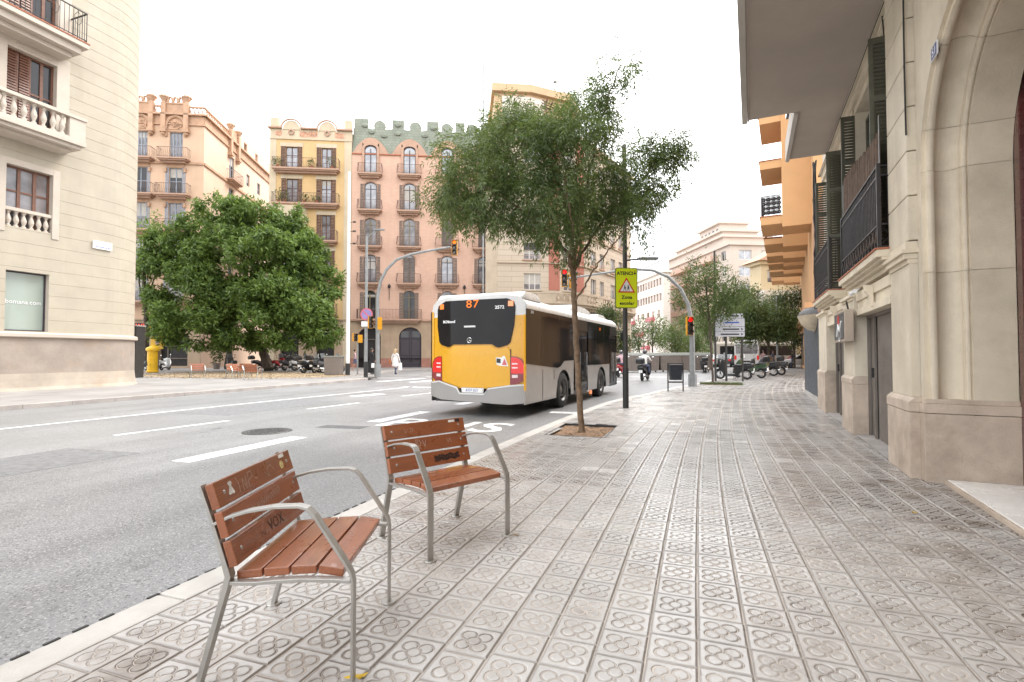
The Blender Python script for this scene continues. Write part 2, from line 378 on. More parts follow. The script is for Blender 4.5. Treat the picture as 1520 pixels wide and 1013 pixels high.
    M['glass_mid'] = glass_mat('glass_curtained', (0.20, 0.19, 0.20), var=0.5)
    M['glass_pale'] = glass_mat('glass_pale', (0.36, 0.37, 0.40), var=0.25)
    M['glass_frost'] = mat('frosted_shop_glass', (0.30, 0.35, 0.31), 0.2, var=0.05, scale=0.6, coat=0.4)
    # bus
    M['bus_yellow'] = mat('bus_yellow_paint', (0.66, 0.33, 0.002), 0.30, var=0.04, scale=2, coat=0.25, dirt=0.06, dirtcol=(0.35, 0.2, 0.04))
    M['bus_white'] = mat('bus_white_paint', (0.62, 0.61, 0.60), 0.3, var=0.03, scale=2, coat=0.6, dirt=0.08)
    M['bus_grey'] = mat('bus_silver_paint', (0.30, 0.285, 0.275), 0.38, var=0.05, scale=1.2, coat=0.4, dirt=0.22, dirtcol=(0.2, 0.165, 0.135), metal=0.1)
    M['bus_glass'] = glass_mat('bus_tinted_glass', (0.012, 0.011, 0.012), rough=0.07, var=0.3, refl=0.10)
    M['bus_black'] = mat('bus_black_panel', (0.010, 0.010, 0.011), 0.3, var=0.1, scale=4)
    M['rubber'] = mat('tyre_rubber', (0.02, 0.02, 0.02), 0.8, var=0.3, scale=20)
    M['rim'] = mat('dusty_steel_rim', (0.17, 0.165, 0.16), 0.5, metal=0.5, var=0.25, scale=10)
    M['tail_red'] = mat('tail_lamp_red', (0.42, 0.004, 0.004), 0.2, var=0, coat=0.5, emit=(1, 0.01, 0.005), estr=0.12)
    M['tail_dark'] = mat('tail_lamp_dark', (0.20, 0.005, 0.01), 0.15, var=0, coat=1.0)
    M['tail_clear'] = mat('tail_lamp_clear', (0.75, 0.6, 0.6), 0.15, var=0, coat=1.0)
    M['amber'] = mat('amber_lamp', (0.5, 0.13, 0.02), 0.2, var=0, coat=1.0, emit=(1, 0.22, 0.02), estr=0.28)
    M['led'] = mat('led_digits', (0.3, 0.08, 0.0), 0.5, var=0, emit=(1.0, 0.16, 0.0), estr=0.40)
    M['white_print'] = mat('white_print', (0.78, 0.78, 0.78), 0.5, var=0)
    M['black_print'] = mat('black_print', (0.02, 0.02, 0.02), 0.5, var=0)
    M['blue_print'] = mat('blue_print', (0.03, 0.07, 0.35), 0.5, var=0)
    M['green_print'] = mat('green_print', (0.15, 0.42, 0.05), 0.5, var=0)
    M['red_print'] = mat('red_print', (0.60, 0.02, 0.02), 0.5, var=0)
    M['plate'] = mat('number_plate', (0.72, 0.72, 0.70), 0.4, var=0.05)
    # street furniture
    M['pole_dark'] = mat('dark_grey_pole', (0.038, 0.036, 0.034), 0.5, metal=0.2, var=0.15, scale=5, dirt=0.2)
    M['pole_black'] = mat('black_pole_sleeve', (0.022, 0.022, 0.022), 0.55, var=0.2, scale=6)
    M['pole_grey'] = mat('galvanised_pole', (0.27, 0.28, 0.28), 0.5, metal=0.4, var=0.15, scale=5, dirt=0.15)
    M['pole_white'] = mat('white_mast_paint', (0.72, 0.73, 0.72), 0.45, var=0.06, scale=5, dirt=0.1)
    M['sig_yellow'] = mat('signal_yellow', (0.60, 0.27, 0.005), 0.4, var=0.05, scale=5)
    M['sig_black'] = mat('signal_black', (0.02, 0.02, 0.02), 0.5, var=0)
    M['lamp_red'] = mat('red_signal_lit', (0.5, 0.005, 0.005), 0.3, var=0, emit=(1, 0.01, 0.005), estr=0.6)
    M['lamp_amber'] = mat('amber_signal_lit', (0.5, 0.1, 0.0), 0.3, var=0, emit=(1, 0.16, 0.0), estr=0.6)
    M['lamp_off'] = mat('unlit_lens', (0.05, 0.03, 0.02), 0.2, var=0, coat=1)
    M['fluo'] = mat('fluorescent_sign_sheet', (0.64, 0.72, 0.012), 0.4, var=0.03, scale=5)
    M['sign_pink'] = mat('sign_faded_red', (0.55, 0.12, 0.16), 0.5, var=0.1)
    M['sign_blue'] = mat('sign_faded_blue', (0.26, 0.20, 0.42), 0.5, var=0.1)
    M['sign_face'] = mat('direction_sign_sheet', (0.42, 0.42, 0.46), 0.5, var=0.1, scale=3)
    M['bin'] = mat('litter_bin_steel', (0.035, 0.040, 0.050), 0.5, metal=0.3, var=0.2, scale=8)
    M['post_yellow'] = mat('yellow_column_paint', (0.70, 0.41, 0.01), 0.45, var=0.15, scale=3, dirt=0.3, dirtcol=(0.15, 0.1, 0.02))
    M['container'] = mat('waste_container_grey', (0.20, 0.17, 0.15), 0.7, var=0.12, scale=1.5)
    M['container_lid'] = mat('waste_container_lid', (0.24, 0.25, 0.23), 0.6, var=0.1, scale=2)
    # vehicles and people
    M['sc_black'] = mat('scooter_black', (0.010, 0.010, 0.011), 0.35, var=0.1, coat=0.2)
    M['sc_white'] = mat('scooter_white', (0.62, 0.62, 0.62), 0.25, var=0.04, coat=0.8)
    M['sc_grey'] = mat('scooter_grey', (0.045, 0.045, 0.05), 0.35, var=0.05, coat=0.3)
    M['sc_red'] = mat('scooter_red', (0.40, 0.02, 0.025), 0.25, var=0.05, coat=0.8)
    M['sc_green'] = mat('scooter_green', (0.022, 0.055, 0.020), 0.3, var=0.1, coat=0.8)
    M['chrome'] = mat('chrome', (0.7, 0.7, 0.7), 0.15, metal=1.0, var=0)
    M['seat_black'] = mat('vinyl_seat', (0.015, 0.015, 0.015), 0.6, var=0.2)
    M['skin'] = mat('skin', (0.42, 0.23, 0.16), 0.5, var=0.08, scale=20)
    M['hair_dark'] = mat('dark_hair', (0.025, 0.018, 0.014), 0.6, var=0.2)
    M['hair_blond'] = mat('blond_hair', (0.48, 0.34, 0.19), 0.6, var=0.2)
    M['cl_black'] = mat('black_cloth', (0.014, 0.013, 0.015), 0.85, var=0.2)
    M['cl_white'] = mat('white_cloth', (0.72, 0.70, 0.68), 0.85, var=0.06)
    M['cl_blue'] = mat('blue_cloth', (0.09, 0.10, 0.17), 0.85, var=0.15)
    M['cl_pink'] = mat('pink_cloth', (0.50, 0.33, 0.36), 0.85, var=0.1)
    M['cl_grey'] = mat('grey_cloth', (0.30, 0.31, 0.33), 0.85, var=0.1)
    M['bag_tan'] = mat('tan_leather', (0.34, 0.12, 0.045), 0.5, var=0.15)
    M['helmet'] = mat('helmet_black', (0.02, 0.02, 0.025), 0.2, var=0, coat=1)
init_mats()

# ------------------------------------------------------------------ mesh helpers
class MB:
    """collects faces for ONE mesh object"""
    def __init__(s): s.v = []; s.f = []; s.m = []; s.uv = None
    def q(s, pts, mi=0):
        i = len(s.v); s.v += [tuple(p) for p in pts]; s.f.append(tuple(range(i, i + len(pts)))); s.m.append(mi); return s
    def box(s, x0, x1, y0, y1, z0, z1, mi=0):
        if x0 > x1: x0, x1 = x1, x0
        if y0 > y1: y0, y1 = y1, y0
        if z0 > z1: z0, z1 = z1, z0
        i = len(s.v)
        s.v += [(x0, y0, z0), (x1, y0, z0), (x1, y1, z0), (x0, y1, z0), (x0, y0, z1), (x1, y0, z1), (x1, y1, z1), (x0, y1, z1)]
        s.f += [(i, i+3, i+2, i+1), (i+4, i+5, i+6, i+7), (i, i+1, i+5, i+4), (i+1, i+2, i+6, i+5), (i+2, i+3, i+7, i+6), (i+3, i, i+4, i+7)]
        s.m += [mi] * 6
        return s
    def prism(s, poly, a0, a1, plane='xz', mi=0, caps=True):
        """poly in plane, extruded along the third axis from a0 to a1"""
        def P(u, w, a):
            return (u, a, w) if plane == 'xz' else ((a, u, w) if plane == 'yz' else (u, w, a))
        n = len(poly); i = len(s.v)
        s.v += [P(u, w, a0) for u, w in poly] + [P(u, w, a1) for u, w in poly]
        for k in range(n):
            k2 = (k + 1) % n
            s.f.append((i + k, i + k2, i + n + k2, i + n + k)); s.m.append(mi)
        if caps:
            s.f.append(tuple(i + n - 1 - k for k in range(n))); s.m.append(mi)
            s.f.append(tuple(i + n + k for k in range(n))); s.m.append(mi)
        return s
    def tube(s, pts, r, n=8, mi=0, caps=True, flat=None):
        """round bar through pts; r number or list; flat=(w,t,up) gives a flat bar"""
        pts = [Vector(p) for p in pts]
        if not isinstance(r, (list, tuple)): r = [r] * len(pts)
        i0 = len(s.v); prev = None
        for k, p in enumerate(pts):
            d = (pts[min(k + 1, len(pts) - 1)] - pts[max(k - 1, 0)]).normalized()
            if prev is None:
                ref = Vector((0, 0, 1)) if abs(d.z) < 0.9 else Vector((1, 0, 0))
                a = d.cross(ref).normalized()
            else:
                a = (prev - d * prev.dot(d))
                a = a.normalized() if a.length > 1e-6 else d.orthogonal().normalized()
            prev = a; b = d.cross(a).normalized()
            for j in range(n):
                t = 2 * math.pi * j / n
                s.v.append(tuple(p + a * math.cos(t) * r[k] + b * math.sin(t) * r[k]))
        for k in range(len(pts) - 1):
            for j in range(n):
                j2 = (j + 1) % n
                s.f.append((i0 + k*n + j, i0 + k*n + j2, i0 + (k+1)*n + j2, i0 + (k+1)*n + j)); s.m.append(mi)
        if caps:
            s.f.append(tuple(i0 + n - 1 - j for j in range(n))); s.m.append(mi)
            e = i0 + (len(pts) - 1) * n
            s.f.append(tuple(e + j for j in range(n))); s.m.append(mi)
        return s
    def strap(s, yz, x0, x1, t, mi=0):
        """flat bar whose centre line runs in the yz plane, width x0..x1, thickness t (number or list)"""
        n = len(yz)
        if not isinstance(t, (list, tuple)): t = [t] * n
        i0 = len(s.v)
        for k, (y, z) in enumerate(yz):
            a = Vector(yz[max(k-1, 0)]); b = Vector(yz[min(k+1, n-1)])
            d = (b - a).normalized(); nn = Vector((-d.y, d.x)) * t[k] / 2
            for x in (x0, x1):
                for sg in ((1, -1) if x == x0 else (-1, 1)):
                    s.v.append((x, y + nn.x * sg, z + nn.y * sg))
        for k in range(n - 1):
            for j in range(4):
                j2 = (j + 1) % 4
                s.f.append((i0 + k*4 + j, i0 + k*4 + j2, i0 + (k+1)*4 + j2, i0 + (k+1)*4 + j)); s.m.append(mi)
        s.f.append((i0 + 3, i0 + 2, i0 + 1, i0)); s.m.append(mi)
        e = i0 + (n-1) * 4
        s.f.append((e, e+1, e+2, e+3)); s.m.append(mi)
        return s
    def lathe(s, prof, n=16, c=(0, 0, 0), axis='z', mi=0, a0=0.0, a1=2*math.pi):
        i0 = len(s.v); full = abs(a1 - a0 - 2*math.pi) < 1e-6
        m = n if full else n + 1
        for (r, h) in prof:
            for j in range(m):
                t = a0 + (a1 - a0) * j / n
                x, y = r * math.cos(t), r * math.sin(t)
                p = (x, y, h) if axis == 'z' else ((h, x, y) if axis == 'x' else (x, h, y))
                s.v.append((p[0] + c[0], p[1] + c[1], p[2] + c[2]))
        for k in range(len(prof) - 1):
            for j in range(n):
                j2 = (j + 1) % m
                s.f.append((i0 + k*m + j, i0 + k*m + j2, i0 + (k+1)*m + j2, i0 + (k+1)*m + j)); s.m.append(mi)
        return s
    def ball(s, c, r, n=10, mi=0, sc=(1, 1, 1)):
        prof = []
        i0 = len(s.v)
        for k in range(n // 2 + 1):
            t = -math.pi / 2 + math.pi * k / (n // 2)
            prof.append((max(1e-4, math.cos(t) * r), math.sin(t) * r))
        s.lathe(prof, n, (0, 0, 0), 'z', mi)
        for k in range(i0, len(s.v)):
            x, y, z = s.v[k]; s.v[k] = (x * sc[0] + c[0], y * sc[1] + c[1], z * sc[2] + c[2])
        return s
    def xf(s, mtx, start=0):
        for k in range(start, len(s.v)):
            s.v[k] = tuple(mtx @ Vector(s.v[k]))
        return s
    def mesh(s, name, mats, smooth=False, bevel=0.0, weld=False, fixn=True):
        me = bpy.data.meshes.new(name)
        me.from_pydata(s.v, [], s.f)
        if not isinstance(mats, (list, tuple)): mats = [mats]
        for m_ in mats: me.materials.append(m_)
        if len(mats) > 1: me.polygons.foreach_set('material_index', s.m)
        if bevel > 0 or weld or fixn:
            bm = bmesh.new(); bm.from_mesh(me)
            if weld: bmesh.ops.remove_doubles(bm, verts=bm.verts, dist=1e-4)
            if fixn: bmesh.ops.recalc_face_normals(bm, faces=bm.faces)
            if bevel > 0:
                ed = [e for e in bm.edges if len(e.link_faces) == 2 and e.calc_face_angle(0) > 0.6]
                bmesh.ops.bevel(bm, geom=ed, offset=bevel, segments=2, affect='EDGES', profile=0.6)
            bm.to_mesh(me); bm.free()
        if smooth:
            me.polygons.foreach_set('use_smooth', [True] * len(me.polygons))
            try: me.set_sharp_from_angle(angle=R(40))
            except Exception: pass
        return me
    def build(s, name, mats, parent=None, **kw):
        return put(name, s.mesh(name, mats, **kw), parent)

def put(name, me, parent=None, loc=None, rz=None):
    o = bpy.data.objects.new(name, me); COL.objects.link(o)
    if parent is not None: o.parent = parent
    if loc is not None: o.location = loc
    if rz is not None: o.rotation_euler.z = rz
    return o
def tag(o, label=None, cat=None, group=None, kind=None):
    if label: o['label'] = label
    if cat: o['category'] = cat
    if group: o['group'] = group
    if kind: o['kind'] = kind
    return o
def thing(name, label, cat, loc=(0, 0, 0), rz=0.0, group=None):
    o = bpy.data.objects.new(name, None); COL.objects.link(o); o.empty_display_size = 0.2
    o.location = loc; o.rotation_euler = (0, 0, rz)
    return tag(o, label, cat, group)
def struct(name, loc=(0, 0, 0), rz=0.0):
    o = bpy.data.objects.new(name, None); COL.objects.link(o); o.location = loc; o.rotation_euler = (0, 0, rz)
    o['kind'] = 'structure'
    return o
def copy_tree(o, parent=None, swap=None, kids=None):
    if kids is None:
        kids = {}
        for c in bpy.data.objects:
            if c.parent: kids.setdefault(c.parent.name, []).append(c)
    c = o.copy(); COL.objects.link(c); c.parent = parent
    if swap and c.type == 'MESH' and c.data.name in swap: c.data = swap[c.data.name]
    for ch in kids.get(o.name, []): copy_tree(ch, c, swap, kids)
    return c
def recolor(o, old, new, cache={}):
    """give every mesh below o a copy that uses material new instead of old"""
    st = [o]
    while st:
        x = st.pop(); st += [c for c in bpy.data.objects if c.parent == x]
        if x.type == 'MESH' and old.name in [m_.name for m_ in x.data.materials]:
            k = (x.data.name, new.name)
            if k not in cache:
                d = x.data.copy()
                for i, m_ in enumerate(d.materials):
                    if m_.name == old.name: d.materials[i] = new
                cache[k] = d
            x.data = cache[k]

_txt = {}
def text_mesh(txt, size=1.0, ext=0.0, xs=1.0, sp=1.0, mat_=None, bold=0.0):
    k = (txt, size, ext, xs, sp, mat_.name if mat_ else '', bold)
    if k in _txt: return _txt[k]
    cu = bpy.data.curves.new('lettering', 'FONT'); cu.body = txt; cu.size = size; cu.extrude = ext
    cu.align_x = 'CENTER'; cu.align_y = 'CENTER'; cu.space_character = sp; cu.resolution_u = 3; cu.offset = bold
    o = bpy.data.objects.new('lettering', cu); COL.objects.link(o)
    bpy.context.view_layer.update()
    me = bpy.data.meshes.new_from_object(o.evaluated_get(bpy.context.evaluated_depsgraph_get()))
    bpy.data.objects.remove(o); bpy.data.curves.remove(cu)
    me.transform(Matrix.Diagonal((xs, 1, 1, 1)))
    me.materials.clear()
    if mat_: me.materials.append(mat_)
    me.name = 'lettering'
    _txt[k] = me
    return me
def text(name, txt, parent, loc, rot, mat_, size=1.0, ext=0.002, xs=1.0, sp=1.0, bold=0.0):
    o = put(name, text_mesh(txt, size, ext, xs, sp, mat_, bold), parent)
    o.location = loc; o.rotation_euler = rot
    return o

# ------------------------------------------------------------------ facade helpers (local: x along, y inward, z up)
def arc_pts(xa, xb, zs, rise, n=8):
    """top outline from (xa,zs) to (xb,zs) bulging up by rise"""
    c = (xa + xb) / 2; h = (xb - xa) / 2
    return [(c - h * math.cos(math.pi * k / n), zs + rise * math.sin(math.pi * k / n)) for k in range(n + 1)]

def wall(mb, x0, x1, z0, z1, holes, depth=0.25, y=0.0, mi=0, mr=None, nseg=8, cuts=()):
    """flat wall face at y with real openings; holes = (xa,xb,za,zb,rise) rise = arch height inside the opening"""
    if mr is None: mr = mi
    xs = sorted({x0, x1} | {h[0] for h in holes} | {h[1] for h in holes} | {c_ for c_ in cuts if not any(h[0] < c_ < h[1] for h in holes)})
    zs = sorted({z0, z1} | {h[2] for h in holes} | {h[3] for h in holes})
    xs = [v for v in xs if x0 - 1e-6 <= v <= x1 + 1e-6]; zs = [v for v in zs if z0 - 1e-6 <= v <= z1 + 1e-6]
    for i in range(len(xs) - 1):
        for j in range(len(zs) - 1):
            cx, cz = (xs[i] + xs[i+1]) / 2, (zs[j] + zs[j+1]) / 2
            if any(h[0] < cx < h[1] and h[2] < cz < h[3] for h in holes): continue
            mb.q([(xs[i], y, zs[j]), (xs[i+1], y, zs[j]), (xs[i+1], y, zs[j+1]), (xs[i], y, zs[j+1])], mi)
    for h in holes:
        xa, xb, za, zb = h[:4]; rise = h[4] if len(h) > 4 else 0
        zt = zb - rise
        mb.q([(xa, y, za), (xa, y + depth, za), (xa, y + depth, zt), (xa, y, zt)], mr)
        mb.q([(xb, y, za), (xb, y, zt), (xb, y + depth, zt), (xb, y + depth, za)], mr)
        mb.q([(xa, y, za), (xb, y, za), (xb, y + depth, za), (xa, y + depth, za)], mr)
        if rise <= 0:
            mb.q([(xa, y, zb), (xa, y + depth, zb), (xb, y + depth, zb), (xb, y, zb)], mr)
        else:
            pts = arc_pts(xa, xb, zt, rise, nseg)
            for k in range(nseg):
                (ax, az), (bx, bz) = pts[k], pts[k+1]
                mb.q([(ax, y, az), (ax, y + depth, az), (bx, y + depth, bz), (bx, y, bz)], mr)
                mb.q([(ax, y, az), (bx, y, bz), (bx, y, zb), (ax, y, zb)], mi)
    return mb

wrnd = random.Random(11)
_mc = {}
def cached(key, fn):
    if key not in _mc: _mc[key] = fn()
    return _mc[key]

def arch_frame(mb, xa, xb, za, zb, rise, w, y0, y1, mi=0, n=8):
    """frame of width w along jambs and head of an opening (outside = opening edge)"""
    zt = zb - rise
    mb.box(xa, xa + w, y0, y1, za, zt, mi); mb.box(xb - w, xb, y0, y1, za, zt, mi)
    if rise <= 0:
        mb.box(xa + w, xb - w, y0, y1, zt - w, zt, mi)
    else:
        o = arc_pts(xa, xb, zt, rise, n); i_ = arc_pts(xa + w, xb - w, zt, max(0.02, rise - w), n)
        for k in range(n):
            mb.q([(o[k][0], y0, o[k][1]), (i_[k][0], y0, i_[k][1]), (i_[k+1][0], y0, i_[k+1][1]), (o[k+1][0], y0, o[k+1][1])], mi)
            mb.q([(i_[k][0], y0, i_[k][1]), (i_[k][0], y1, i_[k][1]), (i_[k+1][0], y1, i_[k+1][1]), (i_[k+1][0], y0, i_[k+1][1])], mi)
            mb.q([(o[k][0], y0, o[k][1]), (o[k+1][0], y0, o[k+1][1]), (o[k+1][0], y1, o[k+1][1]), (o[k][0], y1, o[k][1])], mi)

def window(parent, cx, zb, w, h, rise=0.0, frame='dark_frame', glass='glass_mid', y=0.16, leaves=2, transom=0.72, shut=None, shut_w=0.35, shut_y=-0.05, closed=False, fw=0.06, bars=0):
    """window > pane, shutter (two)."""
    def mk():
        mb = MB()
        arch_frame(mb, -w/2, w/2, 0, h, rise, fw, 0, 0.06)
        mb.box(-w/2 + fw, w/2 - fw, 0, 0.06, 0, fw)
        top = h - rise * 0.5 - fw
        for k in range(1, leaves):
            x = -w/2 + w * k / leaves
            mb.box(x - fw*0.7, x + fw*0.7, -0.01, 0.05, fw, top)
        if transom: mb.box(-w/2 + fw, w/2 - fw, 0.005, 0.045, h * transom - fw/2, h * transom + fw/2)
        for k in range(bars):
            z = h * (transom or 1) * (k + 1) / (bars + 1)
            mb.box(-w/2 + fw, w/2 - fw, 0.01, 0.04, z - 0.015, z + 0.015)
        return mb.mesh('window', M[frame])
    def mk2():
        mb = MB()
        pts = [(-w/2 + 0.01, 0.02), (w/2 - 0.01, 0.02)] + ([(x, z) for x, z in reversed(arc_pts(-w/2 + 0.01, w/2 - 0.01, h - rise, rise - 0.01, 8))] if rise > 0 else [(w/2 - 0.01, h - 0.01), (-w/2 + 0.01, h - 0.01)])
        mb.q([(x, 0.035, z) for x, z in pts])
        return mb.mesh('pane', M[glass])
    wo = put('window', cached(('w', w, h, rise, frame, leaves, transom, fw, bars), mk), parent, (cx, y, zb))
    put('pane', cached(('p', w, h, rise, glass), mk2), wo, (0, 0, 0))
    if rise <= 0.5 and w < 3 and not closed and glass != 'glass_frost' and wrnd.random() < .42:
        hb = round(wrnd.choice((.22, .35, .5, .65)), 2)
        put('blind', cached(('bl', w, h, rise, hb), lambda: MB().box(-w/2 + fw, w/2 - fw, .028, .033, h * (1 - hb), h - rise - fw * .5).mesh('blind', M['blind'])) if h * (1 - hb) < h - rise - fw else cached(('bl0', w, h, rise), lambda: MB().box(-w/2 + fw, w/2 - fw, .028, .033, h * .3, h - rise - fw * .5).mesh('blind', M['blind'])), wo, (0, 0, 0))
    if shut:
        def mk3():
            mb = MB(); sw = shut_w; hh = h - rise * 0.6
            mb.box(0, 0.05, 0, 0.04, 0, hh); mb.box(sw - 0.05, sw, 0, 0.04, 0, hh)
            for z in (0, hh * 0.5, hh - 0.08): mb.box(0.05, sw - 0.05, 0, 0.04, z, z + 0.08)
            nl = int(hh / 0.16)
            for k in range(nl):
                z = 0.08 + (hh - 0.16) * k / nl
                mb.q([(0.05, 0.0, z), (sw - 0.05, 0.0, z), (sw - 0.05, 0.035, z + 0.10), (0.05, 0.035, z + 0.10)])
            return mb.mesh('shutter', M[shut])
        sm = cached(('s', shut_w, h, rise, shut), mk3)
        if closed:
            a = put('shutter', sm, wo, (-w/2 + 0.02, -0.09, 0.02)); b = put('shutter', sm, wo, (w/2 - shut_w - 0.02, -0.09, 0.02))
        else:
            a = put('shutter', sm, wo, (-w/2 - shut_w - 0.01, shut_y - y, 0.02)); b = put('shutter', sm, wo, (w/2 + 0.01, shut_y - y, 0.02))
    return wo

def balcony(parent, cx, z, w, d=0.7, rail=1.0, slab='pink_trim', iron='iron_rust', th=0.16, pitch=0.13, bulge=0.0, taper=0.5):
    """balcony slab (part) with its railing (sub-part); z = top of slab"""
    def mk():
        mb = MB()
        mb.box(-w/2, w/2, -d, 0, -th, 0)
        mb.box(-w/2 + 0.12, w/2 - 0.12, -d + 0.12, 0, -th - 0.12, -th - 0.001)
        mb.box(-w/2 + taper * 0.6, w/2 - taper * 0.6, -d * 0.55, 0, -th - 0.30, -th - 0.121)
        return mb.mesh('balcony', M[slab])
    def mk2():
        mb = MB(); x0, x1, y0 = -w/2 + 0.04, w/2 - 0.04, -d + 0.04
        r = 0.012
        mb.box(x0 - .015, x1 + .015, y0 - .02, y0 + .02, rail - .03, rail); mb.box(x0 - .02, x0 + .02, y0, 0, rail - .03, rail); mb.box(x1 - .02, x1 + .02, y0, 0, rail - .03, rail)
        mb.box(x0, x1, y0 - .01, y0 + .01, 0.08, 0.10)
        n = max(2, int((x1 - x0) / pitch))
        def bar(x, y, ox=0, oy=0):
            if bulge > 0:
                mb.tube([(x, y, 0.02), (x + ox*bulge, y + oy*bulge, 0.25), (x + ox*bulge*.4, y + oy*bulge*.4, 0.55), (x, y, rail)], r, 3, caps=False)
            else: mb.box(x - r, x + r, y - r, y + r, 0, rail - 0.03)
        for k in range(n + 1): bar(x0 + (x1 - x0) * k / n, y0, 0, -1)
        m_ = max(1, int(d / pitch))
        for k in range(1, m_):
            y = y0 + (0 - y0) * k / m_
            bar(x0, y, -1, 0); bar(x1, y, 1, 0)
        return mb.mesh('railing', M[iron])
    b = put('balcony', cached(('b', w, d, slab, th, taper), mk), parent, (cx, 0, z))
    put('railing', cached(('br', w, d, rail, pitch, bulge, iron), mk2), b, (0, 0, 0))
    return b

def resample(path, step):
    out = []; s = 0; ss = []
    for i in range(len(path) - 1):
        a, b = Vector(path[i]), Vector(path[i+1]); L = (b - a).length; n = max(1, int(round(L / step)))
        for k in range(n):
            out.append(a.lerp(b, k / n)); ss.append(s + L * k / n)
        s += L
    out.append(Vector(path[-1])); ss.append(s)
    return out, ss

# ------------------------------------------------------------------ foliage
def leaf_quads(name, pos, dirs, up, L, W, material, parent=None, droop=0.0, label=None):
    """one mesh of diamond leaves; pos, dirs, up are (n,3) arrays"""
    n = len(pos)
    d = dirs / np.maximum(1e-6, np.linalg.norm(dirs, axis=1, keepdims=True))
    s = np.cross(d, up); s /= np.maximum(1e-6, np.linalg.norm(s, axis=1, keepdims=True))
    L = np.asarray(L).reshape(-1, 1) * np.ones((n, 1)); W = np.asarray(W).reshape(-1, 1) * np.ones((n, 1))
    nn = np.cross(s, d)
    v = np.empty((n, 4, 3))
    v[:, 0] = pos; v[:, 1] = pos + d * L * 0.45 + s * W * 0.5 + nn * W * 0.15
    v[:, 2] = pos + d * L; v[:, 3] = pos + d * L * 0.45 - s * W * 0.5 + nn * W * 0.15
    if droop: v[:, 2, 2] -= droop * L[:, 0]
    me = bpy.data.meshes.new(name)
    me.vertices.add(4 * n); me.vertices.foreach_set('co', v.reshape(-1))
    me.loops.add(4 * n); me.loops.foreach_set('vertex_index', np.arange(4 * n, dtype=np.int32))
    me.polygons.add(n); me.polygons.foreach_set('loop_start', np.arange(0, 4 * n, 4, dtype=np.int32))
    me.materials.append(material)
    me.update(); me.validate()
    return put(name, me, parent)

def pinnate(pos, dirs, up, nl, L, lw, spread=0.9):
    """leaflets along each leaf stalk"""
    d = dirs / np.linalg.norm(dirs, axis=1, keepdims=True)
    s = np.cross(d, up); s /= np.maximum(1e-6, np.linalg.norm(s, axis=1, keepdims=True))
    P, D, U = [], [], []
    pairs = nl // 2
    for k in range(pairs):
        f = 0.25 + 0.7 * k / max(1, pairs - 1)
        b = pos + d * (L * f); b[:, 2] -= 0.25 * L * f * f
        for sg in (1, -1):
            P.append(b); D.append(d * (1 - spread * 0.45) + s * sg * spread + np.array([0, 0, -0.35])); U.append(up)
    b = pos + d * L; b[:, 2] -= 0.25 * L
    P.append(b); D.append(d + np.array([0, 0, -0.4])); U.append(up)
    return np.concatenate(P), np.concatenate(D), np.concatenate(U)

def rand_dirs(n, zbias=0.0):
    d = rng.normal(size=(n, 3)); d[:, 2] += zbias
    return d / np.linalg.norm(d, axis=1, keepdims=True)

def clumps(blobs, per, clump_n, clump_r, shell=0.55):
    """points grouped into small clumps inside ellipsoids; blobs = (cx,cy,cz,rx,ry,rz,weight)"""
    P, C = [], []
    for (cx, cy, cz, rx, ry, rz, w) in blobs:
        n = max(1, int(per * w))
        d = rand_dirs(n); rad = rng.uniform(shell ** 3, 1, n) ** (1 / 3.0)
        c = np.array([cx, cy, cz]) + d * rad[:, None] * np.array([rx, ry, rz])
        cc = np.repeat(c, clump_n, axis=0)
        dd = np.repeat(d, clump_n, axis=0)
        off = rng.normal(size=cc.shape) * clump_r
        P.append(cc + off); C.append(dd * 0.7 + off / clump_r * 0.6)
    return np.concatenate(P), np.concatenate(C)

# ================================================================== THE SETTING: ground, road, pavements
g = MB().q([(-1500, -1500, -0.14), (1500, -1500, -0.14), (1500, 1500, -0.14), (-1500, 1500, -0.14)]).build('ground', M['ground'])
g['kind'] = 'structure'
rd = MB().q([(-140, -60, ROAD_Z), (160, -60, ROAD_Z), (160, 330, ROAD_Z), (-140, 330, ROAD_Z)]).build('road', M['asphalt'])
rd['kind'] = 'structure'

def cshift(y):
    if y < 2: return 0.0
    if y < 14.6: return 0.0035 * (y - 2) ** 2
    y2 = min(y, 27); s0 = 0.0882; base = 0.0035 * 12.6 ** 2
    v = base + s0 * (y2 - 14.6) + 0.5 * 0.0095 * (y2 - 14.6) ** 2
    if y > 27: v += (s0 + 0.0095 * 12.4) * (y - 27)
    return v
KERB = [(-2.54 + cshift(y_), y_) for y_ in (-6, 2, 3, 4, 5, 6, 7, 8, 9, 10, 11, 12, 13, 14)] + [(-1.75, 15.6), (-1.30, 17.3), (-0.68, 20.4),
        (0.05, 23.2), (1.1, 28), (2.5, 33), (4.2, 38.5), (6.6, 45), (9.6, 52), (16, 66)]
def kerb_x(y):
    for (ax, ay), (bx, by) in zip(KERB, KERB[1:]):
        if ay <= y <= by: return ax + (bx - ax) * (y - ay) / (by - ay)
    return KERB[-1][0]
WALL_LINE = [(1.78, -6), (2.3, 6.5), (2.75, 9.5), (3.15, 15), (3.6, 18), (4.6, 23.3), (7.1, 34.5), (10.2, 53), (13.5, 70)]
def wall_x(y):
    for (ax, ay), (bx, by) in zip(WALL_LINE, WALL_LINE[1:]):
        if ay <= y <= by: return ax + (bx - ax) * (y - ay) / (by - ay)
    return WALL_LINE[-1][0]

